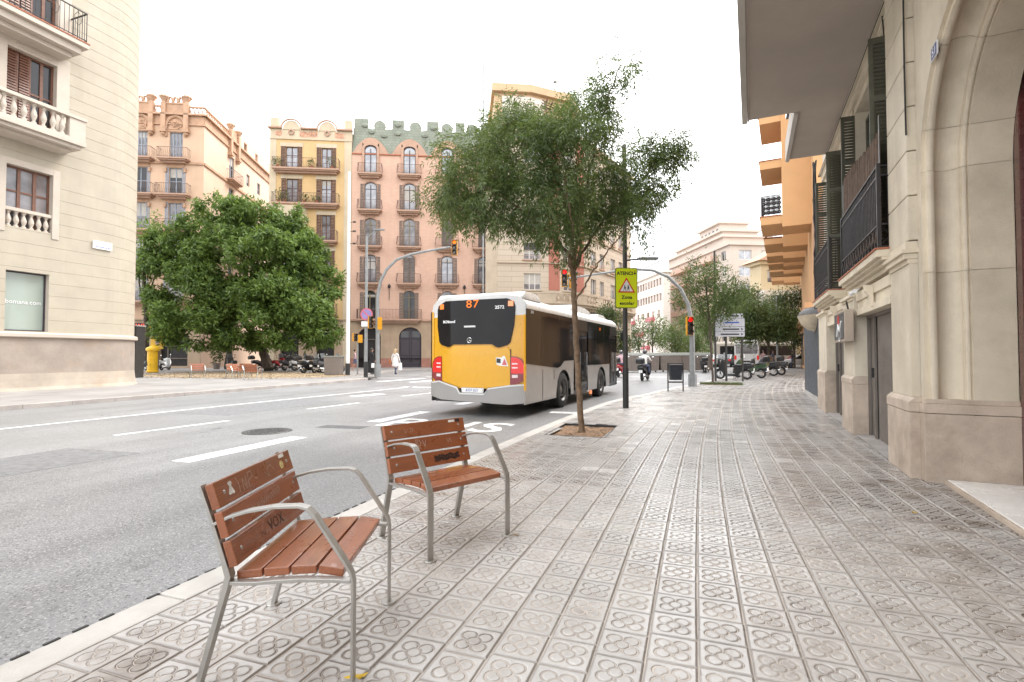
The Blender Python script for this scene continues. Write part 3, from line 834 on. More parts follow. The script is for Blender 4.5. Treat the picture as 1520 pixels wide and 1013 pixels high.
# lane paint, 4 mm above the road
mk = struct('lane_marking')
def ribbon(pts, w, name='painted_line', z=ROAD_Z + 0.004):
    mb = MB()
    for k in range(len(pts) - 1):
        a, b = Vector(pts[k]), Vector(pts[k+1])
        d = (b - a).normalized(); n = Vector((-d.y, d.x)) * w / 2
        mb.q([(a.x - n.x, a.y - n.y, z), (a.x + n.x, a.y + n.y, z), (b.x + n.x, b.y + n.y, z), (b.x - n.x, b.y - n.y, z)])
    return mb.build(name, M['paint'], mk, fixn=False)
for y0, y1 in ((-3.6, -0.9), (0.6, 2.8), (4.93, 7.1), (9.2, 11.3), (13.2, 16.4)):
    ribbon([(-6.40 + max(0, y0 - 7) * .02, y0), (-6.40 + max(0, y1 - 7) * .03, y1)], 0.34)
for y0, y1 in ((1.2, 3.6), (6.15, 8.35), (10.8, 12.7), (15.2, 17.2)):
    ribbon([(-9.7 + y0 * .02, y0), (-9.7 + y1 * .035, y1)], 0.13)
ribbon([(-12.5, -8), (-12.45, 6), (-12.2, 12), (-11.6, 20)], 0.14)
ribbon([(-10.9, 14.6), (-10.6, 15.9)], 0.5)
# stop line and crossing bars by the far corner
ribbon([(-12.0, 19.6), (-6.2, 19.9)], 0.40)
for k in range(7):
    x = -15.6 + k * 1.9
    ribbon([(x, 23.0 + k * .05), (x + 0.4, 27.2 + k * .05)], 0.5, 'crossing_bar')
ribbon([(-16.4, 29.6), (-5.5, 31.0)], 0.3)
ribbon([(-5.4, 33.5), (-0.9, 33.9)], 0.4)
for k, (x0, y0, x1, y1) in enumerate([(-16.2, 33, -12, 36.5), (-14.4, 31.8, -9, 36.4), (-3.3, 12.2, -2.45, 12.25)]):
    ribbon([(x0, y0), (x1, y1)], 0.35)
bl = text('lane_lettering', 'BUS', mk, (-4.72, 9.25, ROAD_Z + 0.004), (0, 0, R(-2)), M['paint'], 1.0, 0.0, 1.0, 1.06, 0.012)
bl.scale = (1.55, 1.75, 1)
# manhole cover in the lane
mh = thing('manhole_cover', 'dark round iron manhole cover in the lane beyond the benches', 'manhole cover', (-7.42, 7.42, ROAD_Z))
mm = mat('cast_iron', (0.07, 0.068, 0.066), 0.5, metal=0.4, var=0.3, scale=8, bump=0.5, bscale=30)
mb = MB().lathe([(0.0001, 0.012), (0.33, 0.012), (0.335, 0.004)], 32)
for k in range(7):
    for j in range(7):
        x, y = -0.27 + k * .09, -0.27 + j * .09
        if x * x + y * y < 0.085: mb.box(x - .03, x + .03, y - .012, y + .012, 0.012, 0.018)
mb.build('lid', mm, mh)
MB().lathe([(0.345, 0.004), (0.36, 0.012), (0.42, 0.012), (0.43, 0.002)], 32).build('ring', mm, mh)
pt = MB().q([(-6.95, 8.15, ROAD_Z + .004), (-6.0, 8.25, ROAD_Z + .004), (-6.0, 8.6, ROAD_Z + .004), (-6.95, 8.5, ROAD_Z + .004)]).build('road_patch', mat('tar_patch', (0.075, 0.075, 0.078), 0.6, var=0.3, scale=8, coords='World'))
pt['kind'] = 'structure'

for (x0, y0, x1, y1, sh) in ((-8.9, 3.1, -7.6, 5.2, .115), (-11.8, 8.9, -10.2, 13.0, .125), (-5.3, 12.6, -3.4, 14.3, .11)):
    q_ = MB().q([(x0, y0, ROAD_Z + .002), (x1, y0 + .15, ROAD_Z + .002), (x1 + .1, y1, ROAD_Z + .002), (x0 - .05, y1 - .1, ROAD_Z + .002)]).build('road_patch', mat('asphalt_patch%d' % int(sh * 1000), (sh * 1.35, sh * 1.35, sh * 1.38), .5, var=.3, scale=9, bump=.5, bscale=140, coords='World'))
    q_['kind'] = 'structure'
# ---- near pavement: flower tiles, kerb stones, tree pit
PAVE = struct('pavement')
P_ = 0.213
bed = MB()
ys = [-6 + k * 0.5 for k in range(0, 152)]
for a, b in zip(ys, ys[1:]):
    ka, kb, wa, wb = kerb_x(a), kerb_x(b), wall_x(a) + 1.6, wall_x(b) + 1.6
    if 7.9 < b and a < 9.6:
        bed.q([(ka, a, -.0035), (-2.25, a, -.0035), (-2.25, b, -.0035), (kb, b, -.0035)]); bed.q([(-1.30, a, -.0035), (wa, a, -.0035), (wb, b, -.0035), (-1.30, b, -.0035)])
        bed.q([(-2.25, a, -.09), (-1.30, a, -.09), (-1.30, b, -.09), (-2.25, b, -.09)])
    else: bed.q([(ka, a, -.0035), (wa, a, -.0035), (wb, b, -.0035), (kb, b, -.0035)])
    bed.q([(ka - .01, a, -.0035), (kb - .01, b, -.0035), (kb - .01, b, -.13), (ka - .01, a, -.13)])
bed.build('joint_bed', M['mortar'], PAVE, fixn=False)

def in_pit(x, y): return -2.27 < x < -1.28 and 8.02 < y < 9.48
def in_view(x, y):
    f = -x * math.sin(YAW) + y * math.cos(YAW); r = x * math.cos(YAW) + y * math.sin(YAW)
    if f < 1.2: return False
    px, py = 760 + 755 * r / f, 527 + 755 * CAM_H / f
    return -20 < px < 1540 and py < 1035
tiles = []
gapx, gapy = 0.0060, 0.0040
for j in range(-10, 210):
    y = j * P_ + 0.04
    if y > 40: break
    for i in range(-14, 44):
        x = -2.54 + (i + 0.5) * P_ + cshift(y)
        if x - P_ / 2 < kerb_x(y) - 0.05 or x > wall_x(y) + 0.25 or in_pit(x, y): continue
        if x - P_ / 2 < kerb_x(y) - .03: continue
        # staggered patches: photo has courses slipping by a little every few columns
        tiles.append((x, y + 0.035 * math.sin(i * 2.3) + (0.05 if i % 5 == 3 else 0), i, j))
vis = [t for t in tiles if in_view(t[0], t[1])]
vis.sort(key=lambda t: t[0] ** 2 + t[1] ** 2)
near = set((t[2], t[3]) for t in vis[:300])
hx, hy = P_ / 2 - gapx / 2, P_ / 2 - gapy / 2; hs = hx
def tile_mesh():
    b = 0.004
    v = [(-hx, -hy, -.03), (hx, -hy, -.03), (hx, hy, -.03), (-hx, hy, -.03),
         (-hx, -hy, -b*.6), (hx, -hy, -b*.6), (hx, hy, -b*.6), (-hx, hy, -b*.6),
         (-hx + b, -hy + b, 0), (hx - b, -hy + b, 0), (hx - b, hy - b, 0), (-hx + b, hy - b, 0)]
    f = [(8, 9, 10, 11)] + [(4 + k, 4 + (k+1) % 4, 8 + (k+1) % 4, 8 + k) for k in range(4)] + [(k, (k+1) % 4, 4 + (k+1) % 4, 4 + k) for k in range(4)]
    me = bpy.data.meshes.new('tile'); me.from_pydata(v, [], f); me.materials.append(M['tile'])
    uv = me.uv_layers.new(name='UVMap')
    for p in me.polygons:
        for li in p.loop_indices:
            c = me.vertices[me.loops[li].vertex_index].co
            uv.data[li].uv = (c.x / (2 * hs) + .5, c.y / (2 * hs) + .5)
    return me
def carved_mesh(n=46):
    """near tile with the flower really sunk into its face"""
    g = np.linspace(0, 1, n + 1); X, Y = np.meshgrid(g, g, indexing='ij')
    x, y = np.abs(X - .5), np.abs(Y - .5)
    dp = np.hypot(x - .185, y - .185); d0 = np.hypot(x, y)
    def gr(r, w): return np.clip(1 - (np.abs(r) / w) ** 2, 0, 1)
    G_ = gr(dp - .163, .030) * (d0 > .150) * np.clip((np.minimum(x, y)) / .012, 0, 1)
    G_ = np.maximum(G_, gr(d0 - .150, .028))
    Z = -.0058 * G_ - .0012 * np.clip(1 - dp / .14, 0, 1) - .0008 * np.clip(1 - d0 / .13, 0, 1)
    E_ = np.clip((np.maximum(x, y) - .480) / .020, 0, 1); Z = Z * (E_ < .01) - .0030 * E_ ** 2
    XX, YY = (X - .5) * 2 * hx, (Y - .5) * 2 * hy
    v = np.stack([XX, YY, Z], -1).reshape(-1, 3); m1 = n + 1
    idx = np.arange(m1 * m1).reshape(m1, m1)
    f = np.stack([idx[:-1, :-1], idx[1:, :-1], idx[1:, 1:], idx[:-1, 1:]], -1).reshape(-1, 4)
    ring = list(idx[:, 0]) + list(idx[-1, 1:]) + list(idx[::-1, -1][1:]) + list(idx[0, ::-1][1:-1])
    vv = v.tolist(); ff = f.tolist(); b0 = len(vv)
    for k in ring: vv.append([vv[k][0], vv[k][1], -.03])
    for k in range(len(ring)): k2 = (k + 1) % len(ring); ff.append([b0 + k, b0 + k2, int(ring[k2]), int(ring[k])])
    me = bpy.data.meshes.new('tile'); me.from_pydata(vv, [], ff); me.materials.append(M['tile_carved'])
    uv = me.uv_layers.new(name='UVMap'); li = np.empty(len(me.loops), np.int32); me.loops.foreach_get('vertex_index', li)
    V2 = np.array(vv); uv.data.foreach_set('uv', np.stack([V2[li, 0] / (2 * hx) + .5, V2[li, 1] / (2 * hy) + .5], -1).reshape(-1))
    me.polygons.foreach_set('use_smooth', [True] * (n * n) + [False] * len(ring))
    return me
tm = carved_mesh()
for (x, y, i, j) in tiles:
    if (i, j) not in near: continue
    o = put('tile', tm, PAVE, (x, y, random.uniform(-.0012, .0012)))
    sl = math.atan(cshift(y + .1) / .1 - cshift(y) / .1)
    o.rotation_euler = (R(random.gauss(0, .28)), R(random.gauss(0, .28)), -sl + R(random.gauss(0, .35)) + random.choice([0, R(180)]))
rest = [t for t in tiles if (t[2], t[3]) not in near]
V, Fc, UV, TI = [], [], [], []
for (x, y, i, j) in rest:
    b = len(V); r_ = random.random()
    tx, ty = random.gauss(0, .004), random.gauss(0, .004); z0 = random.uniform(-.0012, .0012)
    sl = (cshift(y + .1) - cshift(y)) / .1
    gx = max(.0015, gapx * (1 - max(0, y - 4) / 6)) - gapx
    for (dx, dy) in ((-hx, -hy), (hx, -hy), (hx, hy), (-hx, hy)):
        dx -= math.copysign(gx / 2, dx)
        V.append((x + dx + dy * sl, y + dy, z0 + dx * tx + dy * ty)); UV.append((dx / (2*hs) + .5, dy / (2*hs) + .5))
    Fc.append((b, b+1, b+2, b+3)); TI.append(r_)
    if y < 9:
        b2 = len(V)
        for k in range(4):
            V.append((V[b+k][0], V[b+k][1], -.006)); UV.append(UV[b+k])
        for k in range(4): Fc.append((b2 + k, b2 + (k+1) % 4, b + (k+1) % 4, b + k)); TI.append(r_)
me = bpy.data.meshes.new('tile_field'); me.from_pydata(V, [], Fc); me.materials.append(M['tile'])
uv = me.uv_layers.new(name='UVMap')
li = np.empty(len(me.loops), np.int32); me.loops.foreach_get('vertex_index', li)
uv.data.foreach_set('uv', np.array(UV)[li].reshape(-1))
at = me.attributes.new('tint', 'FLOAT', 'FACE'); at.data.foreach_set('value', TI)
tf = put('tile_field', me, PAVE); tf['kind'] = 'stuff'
# paving beyond the tiles
mb = MB()
ys = [40 + k for k in range(0, 27)]
for a, b in zip(ys, ys[1:]): mb.q([(kerb_x(a), a, -.002), (wall_x(a) + 1, a, -.002), (wall_x(b) + 1, b, -.002), (kerb_x(b), b, -.002)])
mb.build('plain_paving', M['pave_far'], PAVE)

def kerb_run(path, n_from, stone, parent, matl, w=0.2, top=0.004, bot=-0.13, side=-1, L=1.0):
    """kerb stones laid along path, width w to the given side"""
    pts, ss = resample(path, L)
    for k in range(len(pts) - 1):
        a, b = pts[k], pts[k+1]; d = (b - a); ln = d.length; ang = math.atan2(d.y, d.x)
        def mkk():
            mbk = MB(); y0, y1 = (0, -w) if side > 0 else (0, w)
            mbk.box(0.003, ln - 0.003, y0, y1, bot, top)
            return mbk.mesh('kerb_stone', matl, bevel=0.012)
        o = put('kerb_stone', cached(('kerb', round(ln, 2), w, side, matl.name), mkk), parent, (a.x, a.y, random.uniform(-.002, .002)), ang)
kerb_run([p for p in KERB if p[1] <= 24], 0, None, PAVE, M['kerb'], side=-1, L=1.0)
kerb_run([p for p in KERB if p[1] >= 23], 0, None, PAVE, M['kerb'], side=-1, L=2.0)
mb = MB()
for k in range(34):
    y = 1.25 + k * 0.115
    if k % 9 == 5: continue
    x = kerb_x(y) - 0.2
    mb.box(x - .006, x + .010, y, y + .062, 0.0, 0.0075)
ds = mb.build('drain_slot', M['black_print'], PAVE); ds['kind'] = 'stuff'

# tree pit by the kerb
def soil_sheet(x0, x1, y0, y1, z, n, matl, name, parent, amp=0.02):
    mb = MB(); P = {}
    for i in range(n + 1):
        for j in range(n + 1):
            P[i, j] = (x0 + (x1 - x0) * i / n, y0 + (y1 - y0) * j / n, z + random.uniform(-amp, amp) * (0.3 if i in (0, n) or j in (0, n) else 1))
    for i in range(n):
        for j in range(n): mb.q([P[i, j], P[i+1, j], P[i+1, j+1], P[i, j+1]])
    return mb.build(name, matl, parent, weld=True, smooth=True)
pit = struct('tree_pit')
soil_sheet(-2.25, -1.30, 8.05, 9.45, -.035, 14, M['soil'], 'soil', pit)
mb = MB()
for (x0, x1, y0, y1) in ((-2.27, -1.28, 8.02, 8.05), (-2.27, -1.28, 9.45, 9.48), (-2.27, -2.25, 8.05, 9.45), (-1.30, -1.28, 8.05, 9.45)): mb.box(x0, x1, y0, y1, -.08, .002)
mb.build('steel_edge', M['iron'], pit)
bits = MB()
for k in range(90):
    x, y = random.uniform(-2.22, -1.33), random.uniform(8.1, 9.4); r_ = random.uniform(.006, .02)
    bits.ball((x, y, -.03), r_, 6, sc=(1, random.uniform(.5, 1.3), .6))
b_ = bits.build('pebble', M['litter'], pit); b_['kind'] = 'stuff'
# grass in the second pit
gp_, gd_ = [], []
for k in range(1600):
    gp_.append((random.uniform(0.35, 2.1), random.gauss(24.2, .28), -.01)); gd_.append((random.gauss(0, .4), random.gauss(0, .4), 1))
gr = leaf_quads('grass', np.array(gp_), np.array(gd_), np.tile([1.0, 0.2, 0], (1600, 1)), rng.uniform(.06, .16, 1600), .02, M['leaf_street'])
tag(gr, 'low grass growing round the foot of the second pavement tree', 'grass', kind='stuff')
pit2 = struct('tree_pit'); soil_sheet(0.5, 1.9, 23.7, 24.7, 0.006, 6, M['soil'], 'soil', pit2, .006)

# ---- far pavement and plaza
FAR = [(-16.75, -12), (-16.75, 14), (-16.8, 20), (-17.1, 23.6), (-18.3, 26.6), (-20.5, 29.8), (-22.8, 34), (-24, 39), (-22.5, 43.2), (-17, 46.5), (-12.8, 49.4), (-9.9, 54.2), (-6.8, 66), (-2, 86), (8, 126)]
PLZ = struct('plaza_pavement')
mb = MB()
poly = FAR + [(-30, 140), (-110, 120), (-110, -12)]
mb.q([(x, y, 0.0) for x, y in poly])
mb.build('paving', M['pave_far'], PLZ, fixn=False)
kerb_run(FAR[:8], 0, None, PLZ, M['kerb_far'], w=0.22, side=1, L=1.15)
kerb_run(FAR[7:], 0, None, PLZ, M['kerb_far'], w=0.22, side=1, L=3.0)
sandy = MB(); cx_, cy_ = -27.5, 25.5
sandy.q([(cx_ + 7.5 * math.cos(t * math.pi / 10) * (1 + .1 * math.sin(t * 3)), cy_ + 4.6 * math.sin(t * math.pi / 10) + 0.0 * t, .004) for t in range(20)])
sandy.build('sandy_ground', M['soil_far'], PLZ)
ps_, pd_ = [], []
for k in range(2600):
    a_ = random.uniform(0, 2 * math.pi); r_ = math.sqrt(random.random())
    ps_.append((cx_ + 9 * math.cos(a_) * r_, cy_ + 5.6 * math.sin(a_) * r_, .012)); pd_.append((random.gauss(0, 1), random.gauss(0, 1), .15))
lt = leaf_quads('leaf_litter', np.array(ps_), np.array(pd_), np.tile([0.0, 0.1, 1.0], (2600, 1)), .11, .05, M['litter'])
tag(lt, 'dry leaf litter strewn on the plaza below the big green tree', 'leaf litter', kind='stuff')
# low drain slots in the far corner kerb
mb = MB(); mb.box(-17.55, -17.05, 24.35, 24.95, -.02, 0.010); mb.box(-18.3, -17.8, 25.8, 26.4, -.02, .010)
mb.build('gully_slot', M['black_print'], PLZ)
# fallen leaves near the benches, banana skin coloured leaf
for k, (x, y, s_, r_, lb) in enumerate([(-1.28, 1.755, .055, 20, 'yellow fallen leaf between the near bench legs at the picture foot'),
                            (1.72, 5.08, .03, 60, 'tiny yellow leaf on the tiles before the white marble step'),
                            (-1.20, 3.50, .035, 0, 'pale crumpled leaf beside the front foot of the second bench')]):
    n_ = 5; pts = [(math.cos(2*math.pi*j/9) * (1.0 if j % 2 else .55), math.sin(2*math.pi*j/9) * (.55 if j % 2 else .35), .12 * math.sin(j * 1.7)) for j in range(9)]
    mb = MB()
    for j in range(9): mb.q([(0, 0, .05), pts[j], pts[(j+1) % 9]])
    o = mb.build('fallen_leaf', M['leaf_yellow'] if k < 2 else M['litter']); o.location = (x, y, .006); o.scale = (s_, s_, s_); o.rotation_euler.z = R(r_)
    tag(o, lb, 'leaf')

# ================================================================== NEAR RIGHT BUILDING (stone, portal, balconies)
RA = R(5.8)
RBO = (1.5 * math.cos(RA), -1.5 * math.sin(RA))
rb = thing('stone_building', 'pale stone apartment building with arched portal filling the right side', 'building', (RBO[0], RBO[1], 0), R(264.2))
# local: x = -a (a runs up the street), y = o into the wall
def abox(mb, a0, a1, o0, o1, z0, z1, mi=0): return mb.box(-a1, -a0, o0, o1, z0, z1, mi)
ST, TR, PL = M['rb_stone'], M['rb_trim'], M['rb_plinth']
# pilaster plinth + cap
mb = MB(); abox(mb, 6.66, 7.62, 0.0, .40, 0, .695); mb.build('plinth', PL, rb, bevel=.008)
mb = MB(); abox(mb, 6.655, 7.625, -.006, .40, .70, .80)
mb.prism([(-.006, .801), (.40, .801), (.40, .85), (.045, .85)], -7.625, -6.655, 'yz'); mb.build('plinth_cap', PL, rb, bevel=.006)
# shaft, plain part then band then rusticated blocks
mb = MB(); abox(mb, 6.74, 7.56, .045, .40, .851, 2.28); mb.build('pilaster_shaft', ST, rb, bevel=.006)
mb = MB()
for k, (o_, z0, z1) in enumerate([(.03, 2.281, 2.33), (-.005, 2.331, 2.39), (-.03, 2.391, 2.43), (.01, 2.431, 2.52)]): abox(mb, 6.74 + min(o_, 0) - .0, 7.56 - min(o_, 0), o_, .40, z0, z1)
mb.build('band_moulding', TR, rb, bevel=.006)
z = 2.53
while z < 5.95:
    mb = MB(); abox(mb, 6.72, 7.56, .035, .40, z, min(5.98, z + .475)); mb.build('stone_block', ST, rb, bevel=.014); z += .484
mb = MB(); abox(mb, 6.76, 7.54, .06, .39, 2.5, 5.98); mb.build('block_core', M['dark'], rb)
# spandrel wall with the portal opening
mb = MB()
R0, ZS, A0 = 1.30, 3.20, 6.58
AC = A0 - R0
NS = 28
arcp = [(AC + R0 * math.cos(math.pi * k / NS), ZS + R0 * math.sin(math.pi * k / NS)) for k in range(NS + 1)]
OW = .12
for k in range(NS):
    (a1, z1), (a2, z2) = arcp[k], arcp[k+1]
    mb.q([(-a1, OW, z1), (-a2, OW, z2), (-a2, OW, 5.98), (-a1, OW, 5.98)])
mb.q([(-6.72, OW, .8), (-6.58, OW, .8), (-6.58, OW, 5.98), (-6.72, OW, 5.98)])
an = arcp[-1][0]
mb.q([(-an, OW, .8), (3.5, OW, .8), (3.5, OW, 5.98), (-an, OW, 5.98)])
mb.build('spandrel_wall', ST, rb)
mb = MB(); abox(mb, -3.5, an - .0, .06, .5, 0, .8); mb.build('plinth', PL, rb, bevel=.008)
# swept portal moulding in separate stones
prof = [(0, .12), (0, .155), (.036, .157), (.046, .18), (.046, .20), (.036, .218), (.006, .22), (-.012, .235), (-.032, .27), (-.040, .31), (-.034, .36), (-.014, .40), (.012, .42),
        (.020, .422), (.020, .44), (.038, .442), (.046, .455), (.046, .472), (.030, .478), (.030, .487), (.054, .49), (.054, .83)]
def sweep_stone(path):
    mb = MB(); n = len(prof); i0 = 0
    for (a, z, na, nz) in path:
        for (dr, o) in prof: mb.v.append((-(a + na * dr), o, z + nz * dr))
    for k in range(len(path) - 1):
        for j in range(n - 1):
            mb.f.append((k*n + j, (k+1)*n + j, (k+1)*n + j + 1, k*n + j + 1)); mb.m.append(0)
    return mb.build('portal_moulding', TR, rb, smooth=True)
def jamb(zs): return [(A0, z_, -1, 0) for z_ in zs]
sweep_stone(jamb([.845, 1.6, 2.146])); sweep_stone(jamb([2.150, 2.8, 3.198]))
def arcseg(t0, t1, n=7):
    return [(AC + R0 * math.cos(t0 + (t1 - t0) * k / n), ZS + R0 * math.sin(t0 + (t1 - t0) * k / n), -math.cos(t0 + (t1 - t0) * k / n), -math.sin(t0 + (t1 - t0) * k / n)) for k in range(n + 1)]
e_ = .0012
sweep_stone([(A0, 3.202, -1, 0)] + arcseg(0.02, .32)); 
for t0, t1 in ((.323, .95), (.953, 1.56), (1.58, 2.2), (2.203, 2.85), (2.853, math.pi)): sweep_stone(arcseg(t0, t1, 9))
sweep_stone([(A0 - 2*R0, z_, 1, 0) for z_ in (3.2, 2, .845)])
# jamb plinth
mb = MB(); mb.prism([(-6.67, .09), (-6.53, .095), (-6.515, .40), (-6.50, .84), (-6.67, .84)], 0, .70, 'xy'); mb.build('jamb_plinth', PL, rb, bevel=.008)
mb = MB(); mb.prism([(-6.675, .084), (-6.525, .089), (-6.508, .40), (-6.494, .842), (-6.675, .842)], .705, .80, 'xy')
mb.prism([(-6.675, .10), (-6.54, .11), (-6.525, .40), (-6.51, .842), (-6.675, .842)], .801, .85, 'xy'); mb.build('plinth_cap', PL, rb, bevel=.006)
# marble step and door
mb = MB(); abox(mb, 3.9, 6.50, .262, 1.6, .012, .05); mb.build('marble_step', M['marble'], rb, bevel=.006)
mb = MB(); abox(mb, 3.9, 6.50, .235, .2615, .0, .044); mb.build('step_edge', PL, rb, bevel=.005)
dr_ = MB(); abox(dr_, 3.9, 6.49, .90, .96, .05, 5.2)
dro = dr_.build('door', M['red_door'], rb)
for k in range(2):
    for z0, z1 in ((.18, .75), (.85, 2.0), (2.1, 3.1)):
        mb = MB(); a0 = 5.36 + (0 if k else -1.25); abox(mb, a0, a0 + 1.0, .875, .90, z0, z1); mb.build('door_panel', M['red_door'], dro, bevel=.015)
mb = MB(); abox(mb, 6.40, 6.52, .832, .90, .05, 4.2); abox(mb, 5.28, 5.32, .86, .90, .05, 4.2); mb.build('door_frame', M['red_door'], dro, bevel=.01)
# number plate of the house
pl = MB(); abox(pl, 5.955, 6.125, .108, .119, 4.135, 4.255); plo = pl.build('number_plaque', mat('enamel_blue', (0.07, 0.09, 0.22), 0.3, var=0.2, scale=10), rb, bevel=.004)
mb = MB()
for (a0, a1, z0, z1) in ((5.951, 6.129, 4.2555, 4.260), (5.951, 6.129, 4.130, 4.1345), (5.950, 5.9545, 4.1345, 4.2555), (6.1255, 6.130, 4.1345, 4.2555)): abox(mb, a0, a1, .106, .118, z0, z1)
mb.build('plaque_border', M['white_print'], plo)
text('plaque_number', '51', plo, (-6.04, .1065, 4.195), (R(90), 0, 0), M['white_print'], .115, .001)

# piers
for (a0, a1) in ((9.90, 10.95), (13.32, 14.70)):
    mb = MB(); abox(mb, a0 - .02, a1 + .02, -.02, .40, 0, .82); mb.build('plinth', PL, rb, bevel=.008)
    mb = MB(); mb.prism([(-.025, .821), (.40, .821), (.40, .95), (.02, .95), (-.025, .90)], -a1 - .025, -a0 + .025, 'yz'); mb.build('plinth_cap', PL, rb, bevel=.005)
    mb = MB(); abox(mb, a0, a1, 0.02, .40, .951, 2.20); mb.build('pier', ST, rb, bevel=.006)
    mb = MB()
    for k, (o_, z0, z1) in enumerate([(.0, 2.201, 2.245), (-.03, 2.246, 2.30)]): abox(mb, a0 + min(o_, 0), a1 - min(o_, 0), o_, .40, z0, z1)
    mb.build('pier_capital', TR, rb, bevel=.006)
# doorway bays: lintels with stepped mouldings, folding gates
for (a0, a1) in ((7.625, 9.875), (10.975, 13.295)):
    mb = MB()
    for (o_, z0, z1) in ((.045, 1.93, 2.03), (.075, 2.031, 2.16), (.05, 2.161, 2.30)): abox(mb, a0, a1, o_, .42, z0, z1)
    mb.build('lintel', TR, rb, bevel=.008)
    mb = MB(); n = int((a1 - a0) / .075); da = (a1 - a0) / n; pts = []
    for k in range(n + 1): pts.append((-a0 - k * da, .235 + (.040 if k % 2 else -.012)))
    for k in range(n):
        (xa, ya), (xb, yb) = pts[k], pts[k+1]
        mb.q([(xa, ya, .03), (xb, yb, .03), (xb, yb, 1.90), (xa, ya, 1.90)])
    g_ = mb.build('folding_gate', M['gate'], rb)
    mb = MB(); abox(mb, a0 + .02, a0 + .07, .19, .23, .02, 1.93); abox(mb, a1 - .07, a1 - .02, .19, .23, .02, 1.93); abox(mb, a0, a1, .19, .26, 1.88, 1.929); abox(mb, a1 - .5, a1 - .44, .195, .225, .02, 1.88)
    mb.build('gate_rail', M['gate'], g_)
    mb = MB(); abox(mb, a1 - .47, a1 - .43, .16, .20, .95, 1.1); mb.build('lock', M['iron'], g_, bevel=.005)
    mb = MB(); abox(mb, a0, a1, .02, .6, .004, .02); mb.build('threshold', M['kerb_far'], rb)
    am = (a0 + a1) / 2 - .15
    mb = MB(); mb.prism([(-.06, 2.28), (.05, 2.28), (.05, 1.98), (.03, 1.98), (.0, 2.12), (-.045, 2.2)], -am - .05, -am + .05, 'yz'); mb.build('bracket', TR, rb, bevel=.005)
mb = MB(); abox(mb, 7.6, 15.2, .41, .6, 0, 2.3); mb.build('backing_wall', M['dark'], rb)
# upper wall with two tall balcony doors
OWU = .22
mb = MB(); holes = [(-10.7, -8.3, 2.62, 5.60, 0), (-14.15, -12.2, 2.62, 5.45, 0)]
wall(mb, -15.2, -7.56, 2.30, 6.3, holes, .22, OWU)
mb.build('upper_wall', ST, rb)
for (a0, z0, z1) in ((10.84, 2.9, 3.35), (10.84, 3.36, 3.82), (10.84, 3.83, 4.28), (10.84, 4.29, 4.75), (10.84, 4.76, 5.3), (10.84, 5.31, 5.9)):
    mb = MB(); abox(mb, a0 - .02, a0 + 1.2, OWU - .035, OWU - .001, z0, z1 - .01); mb.build('stone_block', ST, rb, bevel=.01)
mb = MB(); mb.tube([(-a_, OWU - .03, 5.86) for a_ in (7.6, 15.1)], .03, 8)
for (o_, z0, z1) in ((OWU - .05, 5.72, 5.80), (OWU - .09, 5.90, 5.985)): abox(mb, 7.57, 15.1, o_, OWU + .05, z0, z1)
mb.build('wall_cornice', TR, rb)
def louvre(parent, w, h, name='shutter', matl='shutter_green'):
    """shutter > slat; stands on local origin, hinge at x=0, extends to +x"""
    mb = MB(); s = .055
    mb.box(0, s, 0, .035, 0, h); mb.box(w - s, w, 0, .035, 0, h)
    for z_ in (0, h * .36, h * .70, h - .09): mb.box(s, w - s, 0, .035, z_, z_ + .09)
    o = put(name, cached(('lv', w, h, matl), lambda: mb.mesh('shutter', M[matl], bevel=.004)), parent)
    def mks():
        m2 = MB(); m2.prism([(.002, 0), (.008, 0), (.036, .034), (.030, .034)], s, w - s, 'yz'); return m2.mesh('slat', M[matl])
    sm = cached(('lvs', w, matl), mks)
    lv = [(.09, h * .36), (h * .36 + .09, h * .70), (h * .70 + .09, h - .09)]
    for (za, zb_) in lv:
        n = int((zb_ - za) / .052)
        for k in range(n): put('slat', sm, o, (0, 0, za + (zb_ - za) * k / n))
    return o
for (ah, ang, w_, h_) in ((8.22, 92, .27, 2.92), (8.27, 82, .26, 2.92), (10.78, 84, .25, 2.92), (12.12, 92, .32, 2.80), (12.2, 78, .30, 2.80), (14.22, 90, .30, 2.80)):
    o = louvre(rb, w_, h_); o.location = (-ah, OWU + .03, 2.66); o.rotation_euler.z = R(-ang)
for (a0, a1) in ((8.3, 10.7), (12.2, 14.15)):
    w_ = window(rb, -(a0 + a1) / 2, 2.62, a1 - a0, 2.83, 0, 'shutter_green', 'glass_dark', OWU + .15, 2, .78)
